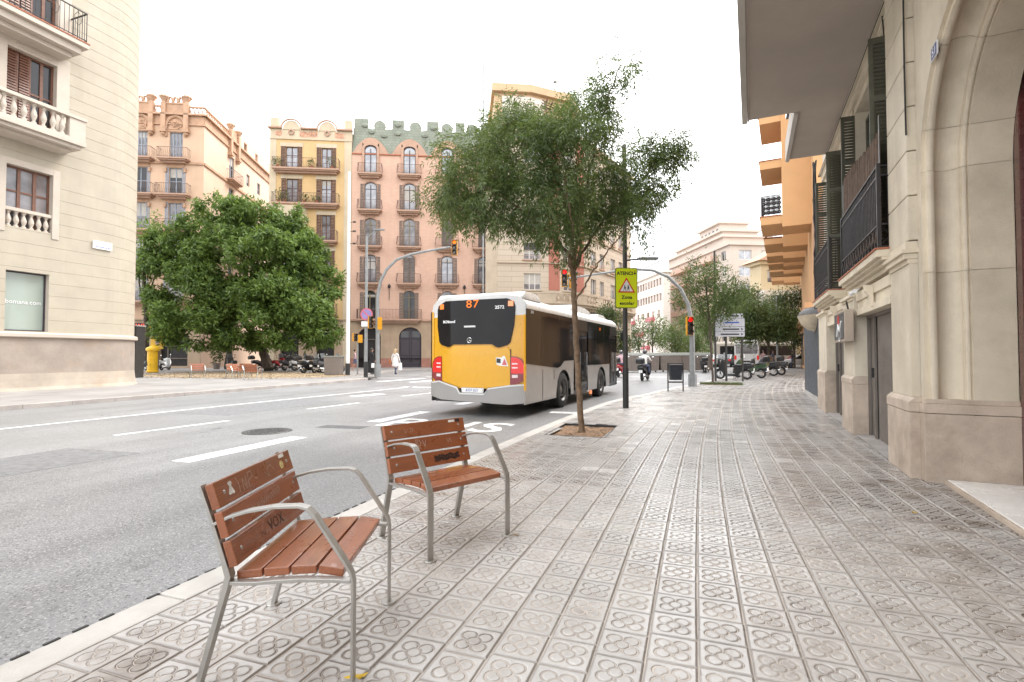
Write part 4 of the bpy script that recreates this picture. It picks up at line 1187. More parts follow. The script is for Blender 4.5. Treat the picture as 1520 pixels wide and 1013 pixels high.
# balconies on this building
for bi, (a0, a1) in enumerate(((7.62, 10.42), (11.95, 14.55))):
    mb = MB()
    for (o_, z0, z1) in ((.06, 2.36, 2.42), (.0, 2.421, 2.46), (-.05, 2.461, 2.50), (-.10, 2.501, 2.59)): abox(mb, a0 - .1 + max(0, o_), a1 + .1 - max(0, o_), o_, OWU, z0, z1)
    sl = mb.build('balcony_slab', TR, rb, bevel=.006)
    mb = MB(); abox(mb, a0 - .11, a1 + .11, -.115, OWU, 2.591, 2.612); mb.build('slab_edge', M['terracotta'], sl)
    rl = MB(); y0 = -.05; x0, x1 = -a1, -a0; zb_, zt = 2.63, 3.66
    for xx in (x0, x1): rl.box(xx - .02, xx + .02, y0 - .02, y0 + .02, 2.61, zt + .02)
    rl.box(x0, x1, y0 - .018, y0 + .018, zt - .02, zt); rl.box(x0, x1, y0 - .01, y0 + .01, zt - .14, zt - .12); rl.box(x0, x1, y0 - .01, y0 + .01, zb_ + .28, zb_ + .30); rl.box(x0, x1, y0 - .01, y0 + .01, zb_, zb_ + .02)
    n = int((x1 - x0) / .095)
    for k in range(1, n):
        x = x0 + (x1 - x0) * k / n
        rl.tube([(x, y0, zb_ + .3), (x, y0, zt - .02)], .0085, 5, caps=False)
        rl.lathe([(.0001, -.016), (.012, -.006), (.012, .006), (.0001, .016)], 6, (x, y0, zt - .16))
    n2 = int((x1 - x0) / .19)
    for k in range(n2):
        xa, xb = x0 + (x1 - x0) * k / n2, x0 + (x1 - x0) * (k + 1) / n2; xm = (xa + xb) / 2
        for (p, q_) in (((xa, zb_ + .02), (xb, zb_ + .28)), ((xb, zb_ + .02), (xa, zb_ + .28))): rl.tube([(p[0], y0, p[1]), (q_[0], y0, q_[1])], .0065, 4, caps=False)
    for xx in (x0, x1):
        for z_ in (zt - .01, zt - .13, zb_ + .29, zb_ + .01): rl.box(xx - .009, xx + .009, y0, OWU, z_ - .01, z_ + .01)
        for k in (1, 2): rl.box(xx - .007, xx + .007, y0 + k * .09, y0 + k * .09 + .012, zb_ + .3, zt)
        rl.tube([(xx, y0, zb_ + .02), (xx, OWU - .01, zb_ + .28)], .006, 4); rl.tube([(xx, OWU - .01, zb_ + .02), (xx, y0, zb_ + .28)], .006, 4)
    rl.build('balcony_railing', M['iron'], rb)
# reed screen inside the first balcony
mb = MB(); n = 130
for k in range(n):
    a = 7.66 + (10.36 - 7.66) * k / n
    mb.box(-a - .019, -a - .001, -.026 + random.uniform(-.004, .004), -.012, 2.75, 4.20 + random.uniform(-.04, .04) + .10 * math.sin(a * 1.4))
rs = mb.build('reed_screen', M['reed'], rb); rs['kind'] = 'stuff'
mb = MB(); mb.tube([(-7.64, -.03, 3.6), (-7.65, -.028, 4.3)], .006, 5); mb.tube([(-10.38, -.03, 3.6), (-10.38, -.03, 4.25)], .005, 5); mb.build('screen_post', M['pole_grey'], rb)
# poster box on the pier
bx = thing('poster_box', 'beige wall box with dark poster face fixed to the stone pier', 'poster box', (0, 0, 0)); bx.location = Matrix.Rotation(R(264.2), 4, 'Z') @ Vector((-10.3, -.0, 0)) + Vector((RBO[0], RBO[1], 0)); bx.rotation_euler.z = R(264.2)
mb = MB(); mb.box(-.55, .55, -.13, -.002, 1.52, 2.04); mb.build('casing', mat('beige_metal', (.42, .34, .27), .5, var=.1), bx, bevel=.008)
mb = MB(); mb.box(-.50, .50, -.137, -.131, 1.56, 2.0); mb.build('poster', mat('dark_poster', (.06, .062, .07), .3, var=.6, scale=7), bx)
mb = MB(); mb.ball((-.05, -.138, 1.90), .09, 8, sc=(1, .02, 1)); mb.ball((.0, -.138, 1.86), .05, 8, sc=(1, .05, 1)); mb.build('red_figure', M['red_print'], bx)
mb = MB(); mb.lathe([(.10, 0), (.13, .003), (.16, 0)], 16, (.05, -.138, 1.68), 'y'); mb.tube([(-.2, -.139, 1.62), (-.05, -.139, 1.82), (.1, -.139, 1.70), (.3, -.139, 1.86)], .015, 5); mb.build('pale_figure', M['white_print'], bx)
mb = MB(); mb.tube([(.2, -.02, 2.04), (.2, -.05, 2.2)], .014, 6); mb.build('hanger', M['iron'], bx)
# security lamp under the slab
mb = MB(); mb.tube([(-9.5, .04, 2.33), (-9.5, -.03, 2.29)], .014, 6); mb.tube([(-9.36, -.04, 2.285), (-9.62, -.05, 2.27)], .035, 10); mb.build('wall_lamp', M['white_print'], rb, smooth=True)
# overhanging bay: soffit, fascia, body
bay = MB()
abox(bay, -5, 11.15, -1.52, .40, 6.0, 20.0); bay.build('overhanging_bay', M['soffit'], rb)
mb = MB(); abox(mb, -5, 11.2, -1.62, -1.521, 5.955, 6.6); mb.build('bay_fascia', M['soffit_edge'], rb, bevel=.01)
mb = MB(); abox(mb, -5, 11.18, -1.519, -1.485, 5.985, 5.999); mb.build('drip_line', M['soffit'], rb)
mb = MB(); abox(mb, 11.16, 13.9, -.62, .40, 6.03, 18.0); mb.build('side_bay', M['soffit'], rb)
mb = MB(); abox(mb, 11.21, 13.95, -.70, -.621, 5.99, 6.5); abox(mb, 11.21, 13.93, -.66, -.621, 5.975, 5.989); mb.build('bay_fascia', M['soffit_edge'], rb, bevel=.01)
mb = MB(); abox(mb, 11.3, 13.6, -.70, -.625, 6.9, 12.0); mb.build('side_bay_glazing', M['glass_dark'], rb)
mb = MB(); abox(mb, 13.9, 15.2, .22, .5, 6.3, 18); abox(mb, 6.9, 15.2, .5, 9, 0, 18); abox(mb, -8, 6.9, 1.8, 9, 0, 18); abox(mb, -8, 3.6, .5, 1.8, 0, 18); abox(mb, 3.6, 6.9, .85, 1.8, 4.9, 18); mb.build('building_body', ST, rb)
# cables
mb = MB()
for k in range(3): mb.tube([(-a_, OWU - .05 - .02 * k, 5.93 + .012 * math.sin(a_ * 2.1 + k)) for a_ in np.linspace(7.6, 15.3, 14)], .011, 5)
mb.tube([(-6.70, .028, 6.0), (-6.69, .03, 5.2), (-6.70, .028, 4.4), (-6.695, .03, 3.66)], .009, 5)
mb.tube([(-8.3, OWU - .06, 5.95), (-8.22, OWU - .06, 5.6), (-8.05, OWU - .03, 5.5)], .008, 5)
cb = mb.build('wall_cable', M['cable'], rb)

# ---- slate-blue shopfront further on
sf = thing('shopfront', 'dark slate blue shopfront panels just beyond the stone building', 'shopfront', (RBO[0], RBO[1], 0), R(264.2))
for k in range(7):
    a0 = 15.0 + k * .78; mb = MB(); o_ = .10 + k * .012
    abox(mb, a0, a0 + .765, o_, .5, .16 - .01 * k, 2.42); mb.build('panel', M['charcoal'], sf, bevel=.006)
    mb = MB(); abox(mb, a0, a0 + .77, o_ - .02, .5, 0, .155 - .01 * k); mb.build('base_stone', M['kerb'], sf)
mb = MB(); abox(mb, 15.25, 20.6, .5, 3.5, 2.43, 6.2); mb.build('upper_wall', mat('brown_side_wall', (.33, .18, .11), .8, var=.2, scale=2), sf)
aw = thing('shop_awning', 'cream domed awning with dark top over the slate blue shopfront', 'awning', (RBO[0], RBO[1], 0), R(264.2))
mb = MB(); mb.lathe([(.0001, -.44), (.16, -.38), (.30, -.22), (.38, 0)], 14, (0, 0, 0), 'z', a0=math.pi, a1=2 * math.pi)
mb.xf(Matrix.Translation((-16.4, .10, 2.38)) @ Matrix.Diagonal((2.2, 1.1, 1, 1)))
mb.build('canopy', M['awning'], aw, smooth=True)
mb = MB(); mb.lathe([(.385, 0.0), (.33, .10), (.22, .20), (.10, .24), (.0001, .25)], 14, (0, 0, 0), 'z', a0=math.pi, a1=2 * math.pi)
mb.xf(Matrix.Translation((-16.4, .10, 2.385)) @ Matrix.Diagonal((2.2, 1.1, 1, 1)))
mb.build('dark_cover', M['iron'], aw, smooth=True)
# tangle of cables on the party wall
mb = MB()
for k in range(9):
    a_ = 15.1 + random.uniform(0, .35); pts = []
    for j in range(9): pts.append((-a_ - random.uniform(-.05, .05), .06 + random.uniform(-.05, .03), 2.5 + j * .48))
    mb.tube(pts, .016, 4)
cbt = thing('cable_bundle', 'tangle of black cables running up the party wall above the dark shopfront', 'cables', (RBO[0], RBO[1], 0), R(264.2)); mb.build('cable', M['cable'], cbt)

# ================================================================== LEFT BUILDING (cream ashlar with rounded corner)
lb = thing('corner_building', 'cream stone corner building with balustraded balconies filling the left edge', 'building', (-22.8, 0, 0), R(90))
# local: x = world Y, y = inward (world -X)
RAD, XS = 2.0, 14.3
plan = [(-6.0, 0.0), (XS, 0.0)] + [(XS + RAD * math.sin(R(t)), RAD - RAD * math.cos(R(t))) for t in range(6, 91, 6)] + [(XS + RAD, 16.0)]
def swept(name, levels, holes, matl, parent, step=None):
    """wall following plan; levels = [(z, outward offset)], holes in arc length/height over the straight part"""
    xs = sorted({-6.0, XS} | {h[0] for h in holes} | {h[1] for h in holes})
    pts = [((x, 0.0), (0, -1)) for x in xs]
    for t in range(6, 91, 6): pts.append(((XS + RAD * math.sin(R(t)), RAD - RAD * math.cos(R(t))), (math.sin(R(t)), -math.cos(R(t)))))
    pts.append(((XS + RAD, 16.0), (1, 0)))
    mb = MB(); n = len(levels)
    for (p, nn) in pts:
        for (z, o) in levels: mb.v.append((p[0] + nn[0] * o, p[1] + nn[1] * o, z))
    for i in range(len(pts) - 1):
        for j in range(n - 1):
            if i < len(xs) - 1:
                cx = (xs[i] + xs[i+1]) / 2; cz = (levels[j][0] + levels[j+1][0]) / 2
                if any(h[0] < cx < h[1] and h[2] < cz < h[3] for h in holes): continue
            mb.f.append((i*n + j, (i+1)*n + j, (i+1)*n + j + 1, i*n + j + 1)); mb.m.append(0)
    return mb.build(name, matl, parent, fixn=False)
ZT = 25.0
LH = [(10.93, 12.22, 2.16, 4.32), (10.86, 12.26, 5.88, 8.10), (10.8, 12.3, 9.6, 12.32), (10.8, 12.3, 13.3, 16.4), (5.6, 7.1, 2.16, 4.32), (5.6, 7.1, 5.88, 8.1), (5.6, 7.1, 9.6, 12.32), (1.2, 2.7, 2.16, 4.32)]
lv = [(2.13, .0)]
z = 2.13 + .455; zz = sorted({h[2] for h in LH} | {h[3] for h in LH}); marks = []
k = 0
while z < ZT:
    marks.append(z); z += .455 + (.02 if k % 3 == 0 else 0); k += 1
ev = []
for m_ in marks: ev += [(m_ - .010, 0), (m_, -.012), (m_ + .010, 0)]
for q_ in zz:
    if all(abs(q_ - e[0]) > .02 for e in ev): ev.append((q_, 0))
    else:
        ev = [e for e in ev if abs(q_ - e[0]) > .045]; ev.append((q_, 0))
lv = sorted(set([(2.13, 0)] + ev + [(ZT, 0)]))
swept('ashlar_wall', lv, LH, M['lb_stone'], lb)
swept('plinth', [(.62, .035), (1.93, .03)], [], M['lb_plinth'], lb)
swept('plinth_foot', [(0, .16), (.12, .10), (.35, .06), (.62, .036)], [], M['lb_base'], lb)
swept('plinth_ledge', [(1.93, .03), (1.935, .10), (1.96, .13), (2.07, .13), (2.10, .11), (2.13, .0)], [], M['lb_trim'], lb)
for (xa, xb, za, zb_) in LH:
    mb = MB(); d_ = .30
    mb.q([(xa, 0, za), (xa, d_, za), (xa, d_, zb_), (xa, 0, zb_)]); mb.q([(xb, 0, za), (xb, 0, zb_), (xb, d_, zb_), (xb, d_, za)]); mb.q([(xa, 0, za), (xb, 0, za), (xb, d_, za), (xa, d_, za)]); mb.q([(xa, 0, zb_), (xa, d_, zb_), (xb, d_, zb_), (xb, 0, zb_)])
    mb.build('window_reveal', M['lb_trim'], lb)
    if za > 2.5:
        mb = MB(); s_ = .22 if za < 9 else .42
        mb.box(xa - s_, xa, -.03, 0, za - .2, zb_ + s_); mb.box(xb, xb + s_, -.03, 0, za - .2, zb_ + s_); mb.box(xa, xb, -.03, 0, zb_, zb_ + s_)
        mb.build('window_surround', M['lb_trim'], lb, bevel=.006)
        if za > 9:
            mb = MB(); mb.box(xa + .25, xb - .2, -.055, -.031, zb_ + .10, zb_ + .22); mb.build('surround_tablet', M['lb_trim'], lb, bevel=.01)
# windows: shop pane, wooden windows
for (xa, xb) in ((10.93, 12.22), (5.6, 7.1), (1.2, 2.7)):
    cx = (xa + xb) / 2; w_ = xb - xa
    wo = window(lb, cx, 2.16, w_, 2.16, 0, 'dark_frame', 'glass_frost', .2, 1, 0, fw=.05)
    if xa > 10: text('shop_lettering', 'bomana.com', wo, (0, .025, 1.06), (R(90), 0, 0), M['white_print'], .21, .002)
for (xa, xb, za, zb_) in LH[1:7]:
    if za < 5: continue
    cx = (xa + xb) / 2; w_ = xb - xa
    wo = window(lb, cx, za, w_, zb_ - za, 0, 'wood_frame', 'glass_mid' if za < 9 else 'glass_dark', .2, 3 if za < 9 else 4, .60 if za < 9 else .5, fw=.07)
    if za > 9:
        for k in range(2):
            mb = MB(); hh = zb_ - za; x0 = -w_/2 + .09 + k * .36; 
            for q_ in range(int(hh / .10)): mb.prism([(-.03, .05 + q_ * .10), (-.005, .05 + q_ * .10), (.02, .13 + q_ * .10), (-.005, .13 + q_ * .10)], x0, x0 + .30, 'yz')
            mb.build('louvre', M['wood_frame'], wo)
# keystone joints over the first-floor window (slanted scored lines)
# balusters
bal_prof = [(.075, 0), (.075, .05), (.045, .07), (.038, .10), (.075, .20), (.085, .26), (.07, .33), (.038, .44), (.034, .48), (.055, .50), (.055, .53), (.075, .54), (.075, .58)]
bal_mesh = MB().lathe(bal_prof, 12).mesh('baluster', M['lb_trim'], smooth=True)
for (xa, xb, za) in ((10.86, 12.26, 5.88), (5.6, 7.1, 5.88)):
    mb = MB(); mb.box(xa + .002, xb - .002, .0, .2, za + .58, za + .70); mb.box(xa + .002, xb - .002, .02, .2, za + .002, za + .02)
    hr = mb.build('window_balustrade', M['lb_trim'], lb, bevel=.01)
    for k in range(6): put('baluster', bal_mesh, hr, (xa + .14 + (xb - xa - .28) * k / 5, .1, za + .01))
# stone balcony
def stone_balcony(x0, x1, zt, zb_):
    mb = MB(); D = 1.0
    mb.box(x0, x1, -D, -.001, zb_ + .25, zb_ + .45); mb.box(x0 + .10, x1 - .10, -D + .10, -.001, zb_ + .12, zb_ + .249); mb.box(x0 + .3, x1 - .3, -D + .35, -.001, zb_, zb_ + .119)
    bs = mb.build('stone_balcony', M['lb_trim'], lb, bevel=.015)
    mb = MB(); mb.box(x1 - .55, x1 - .02, -D + .02, -D + .25, zb_ + .451, zt - .12); mb.box(x1 - .25, x1 - .02, -D + .251, -.001, zb_ + .451, zt - .12)
    xm = x1 - 2.62
    mb.box(xm - .55, xm, -D + .02, -D + .25, zb_ + .451, zt - .12)
    mb.box(x1 - .52 - 1.9 - .15, x1 - .552, -D + .03, -D + .24, zb_ + .451, zb_ + .50)
    mb.build('balcony_pier', M['lb_trim'], bs, bevel=.008)
    mb = MB(); mb.box(x0, x1 + .02, -D - .02, -D + .28, zt - .119, zt); mb.build('handrail', M['lb_trim'], bs, bevel=.012)
    for k in range(7): put('baluster', bal_mesh, bs, (x1 - 2.45 + k * .285, -D + .13, zb_ + .50)).scale = (1.1, 1.1, (zt - .12 - zb_ - .50) / .58)
    return bs
stone_balcony(4.5, 12.77, 10.32, 8.98)
# iron balcony above
mb = MB(); D = 1.0
mb.box(4.4, 12.80, -D, -.001, 13.06, 13.24); mb.box(4.6, 12.62, -D + .15, -.001, 12.8, 13.059); mb.box(4.8, 12.45, -D + .4, -.001, 12.62, 12.799)
bs = mb.build('balcony_slab', M['lb_trim'], lb, bevel=.015)
mb = MB(); mb.box(4.38, 12.82, -D - .02, -.001, 13.241, 13.28); mb.build('slab_edge', M['terracotta'], bs)
mb = MB(); y0 = -D + .05
mb.box(4.5, 12.74, y0 - .02, y0 + .02, 14.40, 14.44); mb.box(4.5, 12.74, y0 - .012, y0 + .012, 13.36, 13.385); mb.box(12.70, 12.74, y0, 0, 14.40, 14.44); mb.box(12.72, 12.74, y0, 0, 13.36, 13.385)
for k in range(56):
    x = 12.72 - k * .147; mb.tube([(x, y0, 13.28), (x, y0, 14.41)], .011, 4, caps=False)
    if k % 5 == 2: 
        mb.tube([(x, y0, 14.35), (x - .12, y0 - .01, 14.15), (x - .1, y0 - .01, 13.95), (x, y0, 13.8), (x + .1, y0 - .01, 13.95), (x + .12, y0 - .01, 14.15), (x, y0, 14.35)], .009, 4)
for k in range(7): mb.tube([(12.73, y0 + k * .14, 13.28), (12.73, y0 + k * .14, 14.41)], .011, 4, caps=False)
mb.build('railing', M['iron'], bs)
# roof and body behind
mb = MB(); mb.prism([(-6, .3), (XS, .3)] + [(XS + (RAD - .2) * math.sin(R(t)) * .98, RAD - (RAD - .2) * math.cos(R(t))) for t in range(6, 91, 12)] + [(XS + RAD - .2, 16), (-6, 16)], .1, ZT - .05, 'xy')
mb.build('building_body', M['dark'], lb)
swept('cornice', [(ZT, 0), (ZT + .02, .4), (ZT + .5, .6), (ZT + .55, 0)], [], M['lb_trim'], lb)
# street name plaque
pq = thing('street_plaque', 'white marble street name plaque on the cream corner wall', 'plaque', (-22.77, 14.0, 5.78), R(90))
mb = MB(); mb.box(-.36, .36, -.03, 0, -.16, .16); mb.build('slab', M['marble'], pq, bevel=.006)
text('lettering', 'CARRER', pq, (0, -.0315, .055), (R(90), 0, 0), M['blue_print'], .07, .001)
text('lettering', 'DE', pq, (0, -.0315, -.005), (R(90), 0, 0), M['blue_print'], .05, .001)
mb = MB()
for k, (x, w_) in enumerate([(-.27, .05), (-.205, .05), (-.11, .045), (-.05, .05), (.01, .04), (.07, .05), (.13, .045), (.19, .05), (.25, .05)]): mb.box(x, x + w_ - .008, -.0325, -.031, -.105, -.055)
mb.build('worn_lettering', M['blue_print'], pq)

# ================================================================== FACADES ROUND THE SQUARE
G25 = R(25)
# ---- pink building
PKO = (-32.87, 43.55)
pk = thing('pink_building', 'salmon pink apartment building with arched windows and green scalloped roof', 'building', (*PKO, 0), G25)
cols = [1.90, 5.88, 9.80, 13.65]
slabs = [19.96, 16.20, 12.46, 8.66]
holes = []
for c in cols:
    for s_ in slabs[1:]: holes.append((c - .60, c + .60, s_ + .05, s_ + 2.98, .42))
    holes.append((c - .62, c + .62, 4.98, 7.95, .42))
    holes.append((c - .60, c + .60, 19.96 + .05, 22.1, 0))
mb = MB(); wall(mb, 0, 15.1, 4.95, 22.1, holes, .22); mb.build('pink_wall', M['pink'], pk)
doors = [(c - 1.15 + (.15 if i else 0), c + 1.15 + (.15 if i else 0), .18, 4.15, 1.0) for i, c in enumerate([1.90, 5.88, 9.8, 13.6])]
mb = MB(); wall(mb, 0, 15.1, 0.95, 4.75, [(a, b, .95, d, e) for (a, b, c, d, e) in doors], .4); 
mb.build('ground_wall', M['pink_stone'], pk)
mb = MB(); wall(mb, 0, 15.1, 0, .95, [(a, b, 0, .95, 0) for (a, b, c, d, e) in doors], .4, -.05); mb.build('base_course', M['pink_base'], pk)
for i, (a, b, c, d, e) in enumerate(doors):
    mb = MB(); arch_frame(mb, a - .22, b + .22, .95, d + .22, e + .22, .22, -.06, 0.0, 0, 10); mb.build('door_surround', M['pink_stone'], pk)
    do = MB(); do.q([(a, .36, 0), (b, .36, 0), (b, .36, d), (a, .36, d)]); dd = do.build('shop_door' if i == 0 else 'door', M['dark'] if i != 1 else M['dark_frame'], pk)
    if i == 1:
        for k in range(2):
            for z0, z1 in ((.3, 1.1), (1.2, 2.9)):
                mb = MB(); x0 = a + .12 + k * (b - a) / 2; mb.box(x0, x0 + (b - a) / 2 - .24, .31, .355, z0, z1); mb.build('door_panel', M['dark_frame'], dd, bevel=.03)
            mb = MB(); x0 = a + .18 + k * (b - a) / 2; mb.box(x0, x0 + (b - a) / 2 - .36, .33, .355, 3.1, 3.75); mb.build('fanlight', M['glass_dark'], dd)
        mb = MB(); mb.box(a, b, .28, .36, 2.98, 3.05); mb.box((a + b)/2 - .05, (a+b)/2 + .05, .28, .36, .2, 3.0); mb.build('door_rail', M['dark_frame'], dd)
    else:
        mb = MB(); mb.box(a + .05, b - .05, .25, .30, 2.85, 2.93); mb.box(a + .55, a + .6, .25, .3, .2, 2.85); mb.box(b - .6, b - .55, .25, .3, .2, 2.85); mb.build('shop_frame', M['shut_grey'], dd)
mb = MB(); mb.box(0, 15.1, -.16, 0.1, 4.76, 4.86); mb.box(0, 15.1, -.10, .1, 4.861, 4.94); mb.build('string_course', M['pink_trim'], pk)
balcony(pk, 3.95, 4.96, 6.5, .75, 1.0, 'pink_trim', 'iron_rust', .14, .14, .0); balcony(pk, 11.75, 4.96, 6.5, .75, 1.0, 'pink_trim', 'iron_rust', .14, .14, .0)
for ci, c in enumerate(cols):
    for ri, s_ in enumerate(slabs):
        balcony(pk, c, s_, 2.42, .72, .98, 'pink_trim', 'iron_rust', .15, .13, .10)
        if ri == 0: continue
        cl = (ri == 2 and ci == 2) or (ri == 3 and ci == 1) or (ri == 2 and ci == 3)
        fr = 'olive_frame' if ri == 2 else 'dark_frame'; gl = 'glass_pale' if (ri + ci) % 3 else 'glass_mid'
        if ri == 2: gl = 'glass_mid'
        window(pk, c, s_ + .05, 1.2, 2.93, .42, fr, gl, .14, 2, .76, 'shut_grey', .40 if not cl else .56, -.06, cl)
        mb = MB(); arch_frame(mb, c - .74, c + .74, s_ + 1.9, s_ + 3.12, .52, .10, -.05, 0.0, 0, 8); mb.build('window_hood', M['pink_trim'], pk)
        mb = MB()
        for sx in (-.42, .42): mb.prism([(-.55, s_ - .27), (0, s_ - .27), (0, s_ - .75), (-.10, s_ - .6)], c + sx - .07, c + sx + .07, 'yz')
        mb.build('corbel', M['pink_trim'], pk)
    window(pk, c, 4.98, 1.24, 2.97, .42, 'olive_frame', 'glass_dark' if ci < 2 else 'glass_mid', .14, 2, .76, 'shut_grey', .34, -.06)
    # dormer-like head of the top window: proud surround carrying the arch
    mb = MB(); arch_frame(mb, c - .86, c + .86, 20.0, 23.25, .62, .24, -.14, .25, 0, 12); mb.build('top_surround', M['pink_trim'], pk)
    window(pk, c, 20.02, 1.22, 2.92, .5, 'dark_frame', 'glass_pale', -.06, 2, .74)
# brown scalloped gables over the top windows
for ci, c in enumerate(cols):
    pts = [(c - 1.85, 22.12)] + [(c - 1.7 + 3.4 * k / 16, 22.35 + 1.45 * math.sin(math.pi * k / 16) ** .8) for k in range(17)] + [(c + 1.85, 22.12)]
    left = [p for p in pts if p[0] <= c - .85] + [(c - .85, 22.12)]; right = [(c + .85, 22.12)] + [p for p in pts if p[0] >= c + .85]
    mid = [(x, z) for x, z in pts if c - .86 <= x <= c + .86]
    mb = MB(); mb.prism(left, -.07, .1); mb.prism(right, -.07, .1)
    mb.prism([(c - .66, 23.0)] + [(c - .85, 22.12)][:0] + [(c - .85, 23.27)] + mid + [(c + .85, 23.27), (c + .66, 23.0)], -.07, .1)
    mb.build('gable', M['pink_trim'], pk)
mb = MB(); mb.box(0, 15.1, -.13, .1, 22.03, 22.13); mb.build('cornice', M['terracotta'], pk)
top = [(0, 22.13), (15.1, 22.13), (15.1, 25.2)]
merl = []
x = 15.1
seq = [('r', 13.3, 15.0), ('c', 11.9, 12.9), ('r', 10.6, 11.6), ('c', 9.2, 10.2), ('r', 7.6, 8.8), ('c', 5.9, 6.9), ('r', 4.0, 5.2), ('c', 2.2, 3.2), ('r', .1, 1.5)]
prof_ = []
for typ, a, b in seq:
    if typ == 'r': prof_ += [(b, 25.05), (b, 26.1), (a, 26.1), (a, 25.05)]
    else: prof_ += [(b + .15, 24.95)] + [((a + b) / 2 + .62 * math.cos(t), 25.35 + .62 * math.sin(t)) for t in np.linspace(-.5, math.pi + .5, 9)] + [(a - .15, 24.95)]
mb = MB(); i0 = len(mb.v); mb.prism([(0, 22.13), (15.1, 22.13)] + prof_, 0.0, .35)
mb.xf(Matrix(((1, 0, 0, 0), (0, 1, .16, -3.5), (0, 0, 1, 0), (0, 0, 0, 1))))
mb.build('green_roof', M['slate_green'], pk)
for (x, z_) in [(1.9, 24.6), (4.6, 24.5), (7.4, 24.4), (5.88, 23.9), (9.8, 24.6), (3.2, 24.2), (8.3, 25.3), (4.6, 25.5), (1.2, 25.3), (11.2, 24.5)]: mb = MB(); mb.ball((x, .16 * z_ - 3.62, z_), .30, 8, sc=(1.2, .4, .8)) ; mb.build('roof_boss', M['slate_green'], pk)
mb = MB(); mb.box(0, 15.1, .6, 12, 0, 25.0); mb.build('building_body', M['pink_stone'], pk)
mb = MB()
for x in (3.9, 11.6):
    mb.tube([(x, -.25, 6.9), (x, -.25, 8.1)], .03, 5); mb.ball((x, -.25, 8.35), .16, 8, sc=(1, 1, 1.5)); mb.tube([(x, 0, 7.6), (x, -.25, 7.6)], .025, 5)
mb.build('wall_lantern', M['iron'], pk)
# ---- yellow building
yl = thing('yellow_building', 'ochre yellow building with twin round pediments and long iron balconies', 'building', (*PKO, 0), G25)
H = [(-6.58, -5.42, 20.3, 22.55, 0), (-3.05, -2.05, 20.3, 22.55, 0), (-6.5, -5.4, 16.75, 19.25, 0), (-3.05, -2.05, 16.75, 19.25, 0), (-3.0, -2.1, 13.0, 15.6, 0), (-6.4, -5.5, 13.0, 15.6, 0),
     (-3.0, -2.1, 9.3, 11.9, 0), (-6.4, -5.5, 9.3, 11.9, 0), (-3.0, -2.1, 5.6, 8.2, 0), (-6.4, -5.5, 5.6, 8.2, 0)]
mb = MB(); wall(mb, -7.5, -.75, 4.9, 23.3, H, .25); mb.build('ochre_wall', M['yellow'], yl)
mb = MB(); mb.box(-8.15, -7.5, -.04, .3, 0, 23.3); mb.box(-.75, -.02, -.04, .3, 0, 23.3); mb.build('corner_quoin', M['yellow_trim'], yl)
for i, h in enumerate(H):
    window(yl, (h[0] + h[1]) / 2, h[2], h[1] - h[0], h[3] - h[2], 0, 'shut_brown', 'glass_pale' if i < 2 or i == 3 else 'glass_mid', .15, 2, .62, 'shut_brown', .44, -.06, bars=1)
    mb = MB(); mb.box(h[0] - .55, h[1] + .55, -.035, 0, h[3] + .02, h[3] + .42); mb.build('window_head', M['yellow_trim'], yl)
balcony(yl, -4.43, 20.2, 6.55, .8, 1.0, 'pink_trim', 'iron_rust', .16, .14, .06); balcony(yl, -4.43, 16.65, 6.55, .8, 1.0, 'pink_trim', 'iron_rust', .16, .14, .06)
for z_ in (12.9, 9.2, 5.5): balcony(yl, -2.5, z_, 2.4, .75, 1.0, 'pink_trim', 'iron_rust', .16, .14, .06)
mb = MB(); mb.prism([(-7.5, 0), (-6.9, -.9), (-5.0, -.9), (-4.4, 0)], 5.0, 16.3, 'xy'); mb.build('bay_window', M['yellow_trim'], yl)
for z_ in (13.3, 9.8, 6.3):
    mb = MB(); mb.box(-6.6, -5.3, -.94, -.90, z_, z_ + 1.9); mb.build('bay_glass', M['glass_mid'], yl)
mb = MB(); mb.box(-8.15, 0, -.10, .3, 23.3, 23.42); mb.build('string_course', M['yellow_trim'], yl)
mb = MB(); mb.box(-8.15, 0, -.02, .3, 23.42, 24.35); mb.build('frieze', M['yellow_trim'], yl)
mb = MB()
for (a, b) in ((-7.6, -6.9), (-5.2, -3.3), (-1.7, -.6)):
    n = int((b - a) / .16)
    for k in range(n): mb.box(a + k * .16, a + k * .16 + .11, -.05, -.02, 23.55 + random.uniform(0, .15), 24.15 + random.uniform(-.1, .1))
fz = mb.build('frieze_relief', M['frieze'], yl); fz['kind'] = 'stuff'
def pedi(c):
    return [(c - 1.25, 24.35)] + [(c - .85 * math.cos(math.pi * k / 12), 24.3 + .95 * math.sin(math.pi * k / 12)) for k in range(13)] + [(c + 1.25, 24.35)]
mb = MB()
for c in (-6.04, -2.49): mb.prism(pedi(c)[1:-1], -.08, .25)
mb.build('round_pediment', M['yellow_trim'], yl)
mb = MB()
for c in (-6.04, -2.49):
    mb.lathe([(.16, -.15), (.30, -.13), (.32, -.08)], 14, (c, 0, 24.05), 'y'); mb.tube([(c - 1.0 * math.cos(math.pi * k / 12), -.14, 24.36 + 1.0 * math.sin(math.pi * k / 12)) for k in range(13)], .10, 5)
for (a, b) in ((-8.3, -7.0), (-5.1, -3.45), (-1.5, .05)): mb.box(a, b, -.30, .2, 24.36, 24.52)
mb.build('cornice', M['pink_trim'], yl)
for (a, b) in ((-8.1, -7.3), (-.75, -.05)): mb = MB(); mb.box(a, b, 0, .5, 24.52, 25.52); mb.build('parapet_pier', M['yellow_trim'], yl)
mb = MB(); wall(mb, -8.15, 0, 0, 4.8, [(-6.9, -5.1, 0, 3.9, .8), (-3.4, -1.6, 0, 3.9, .8)], .4, -.02); mb.box(-8.15, 0, -.15, .1, 4.8, 4.92); mb.build('ground_wall', M['pink_stone'], yl)
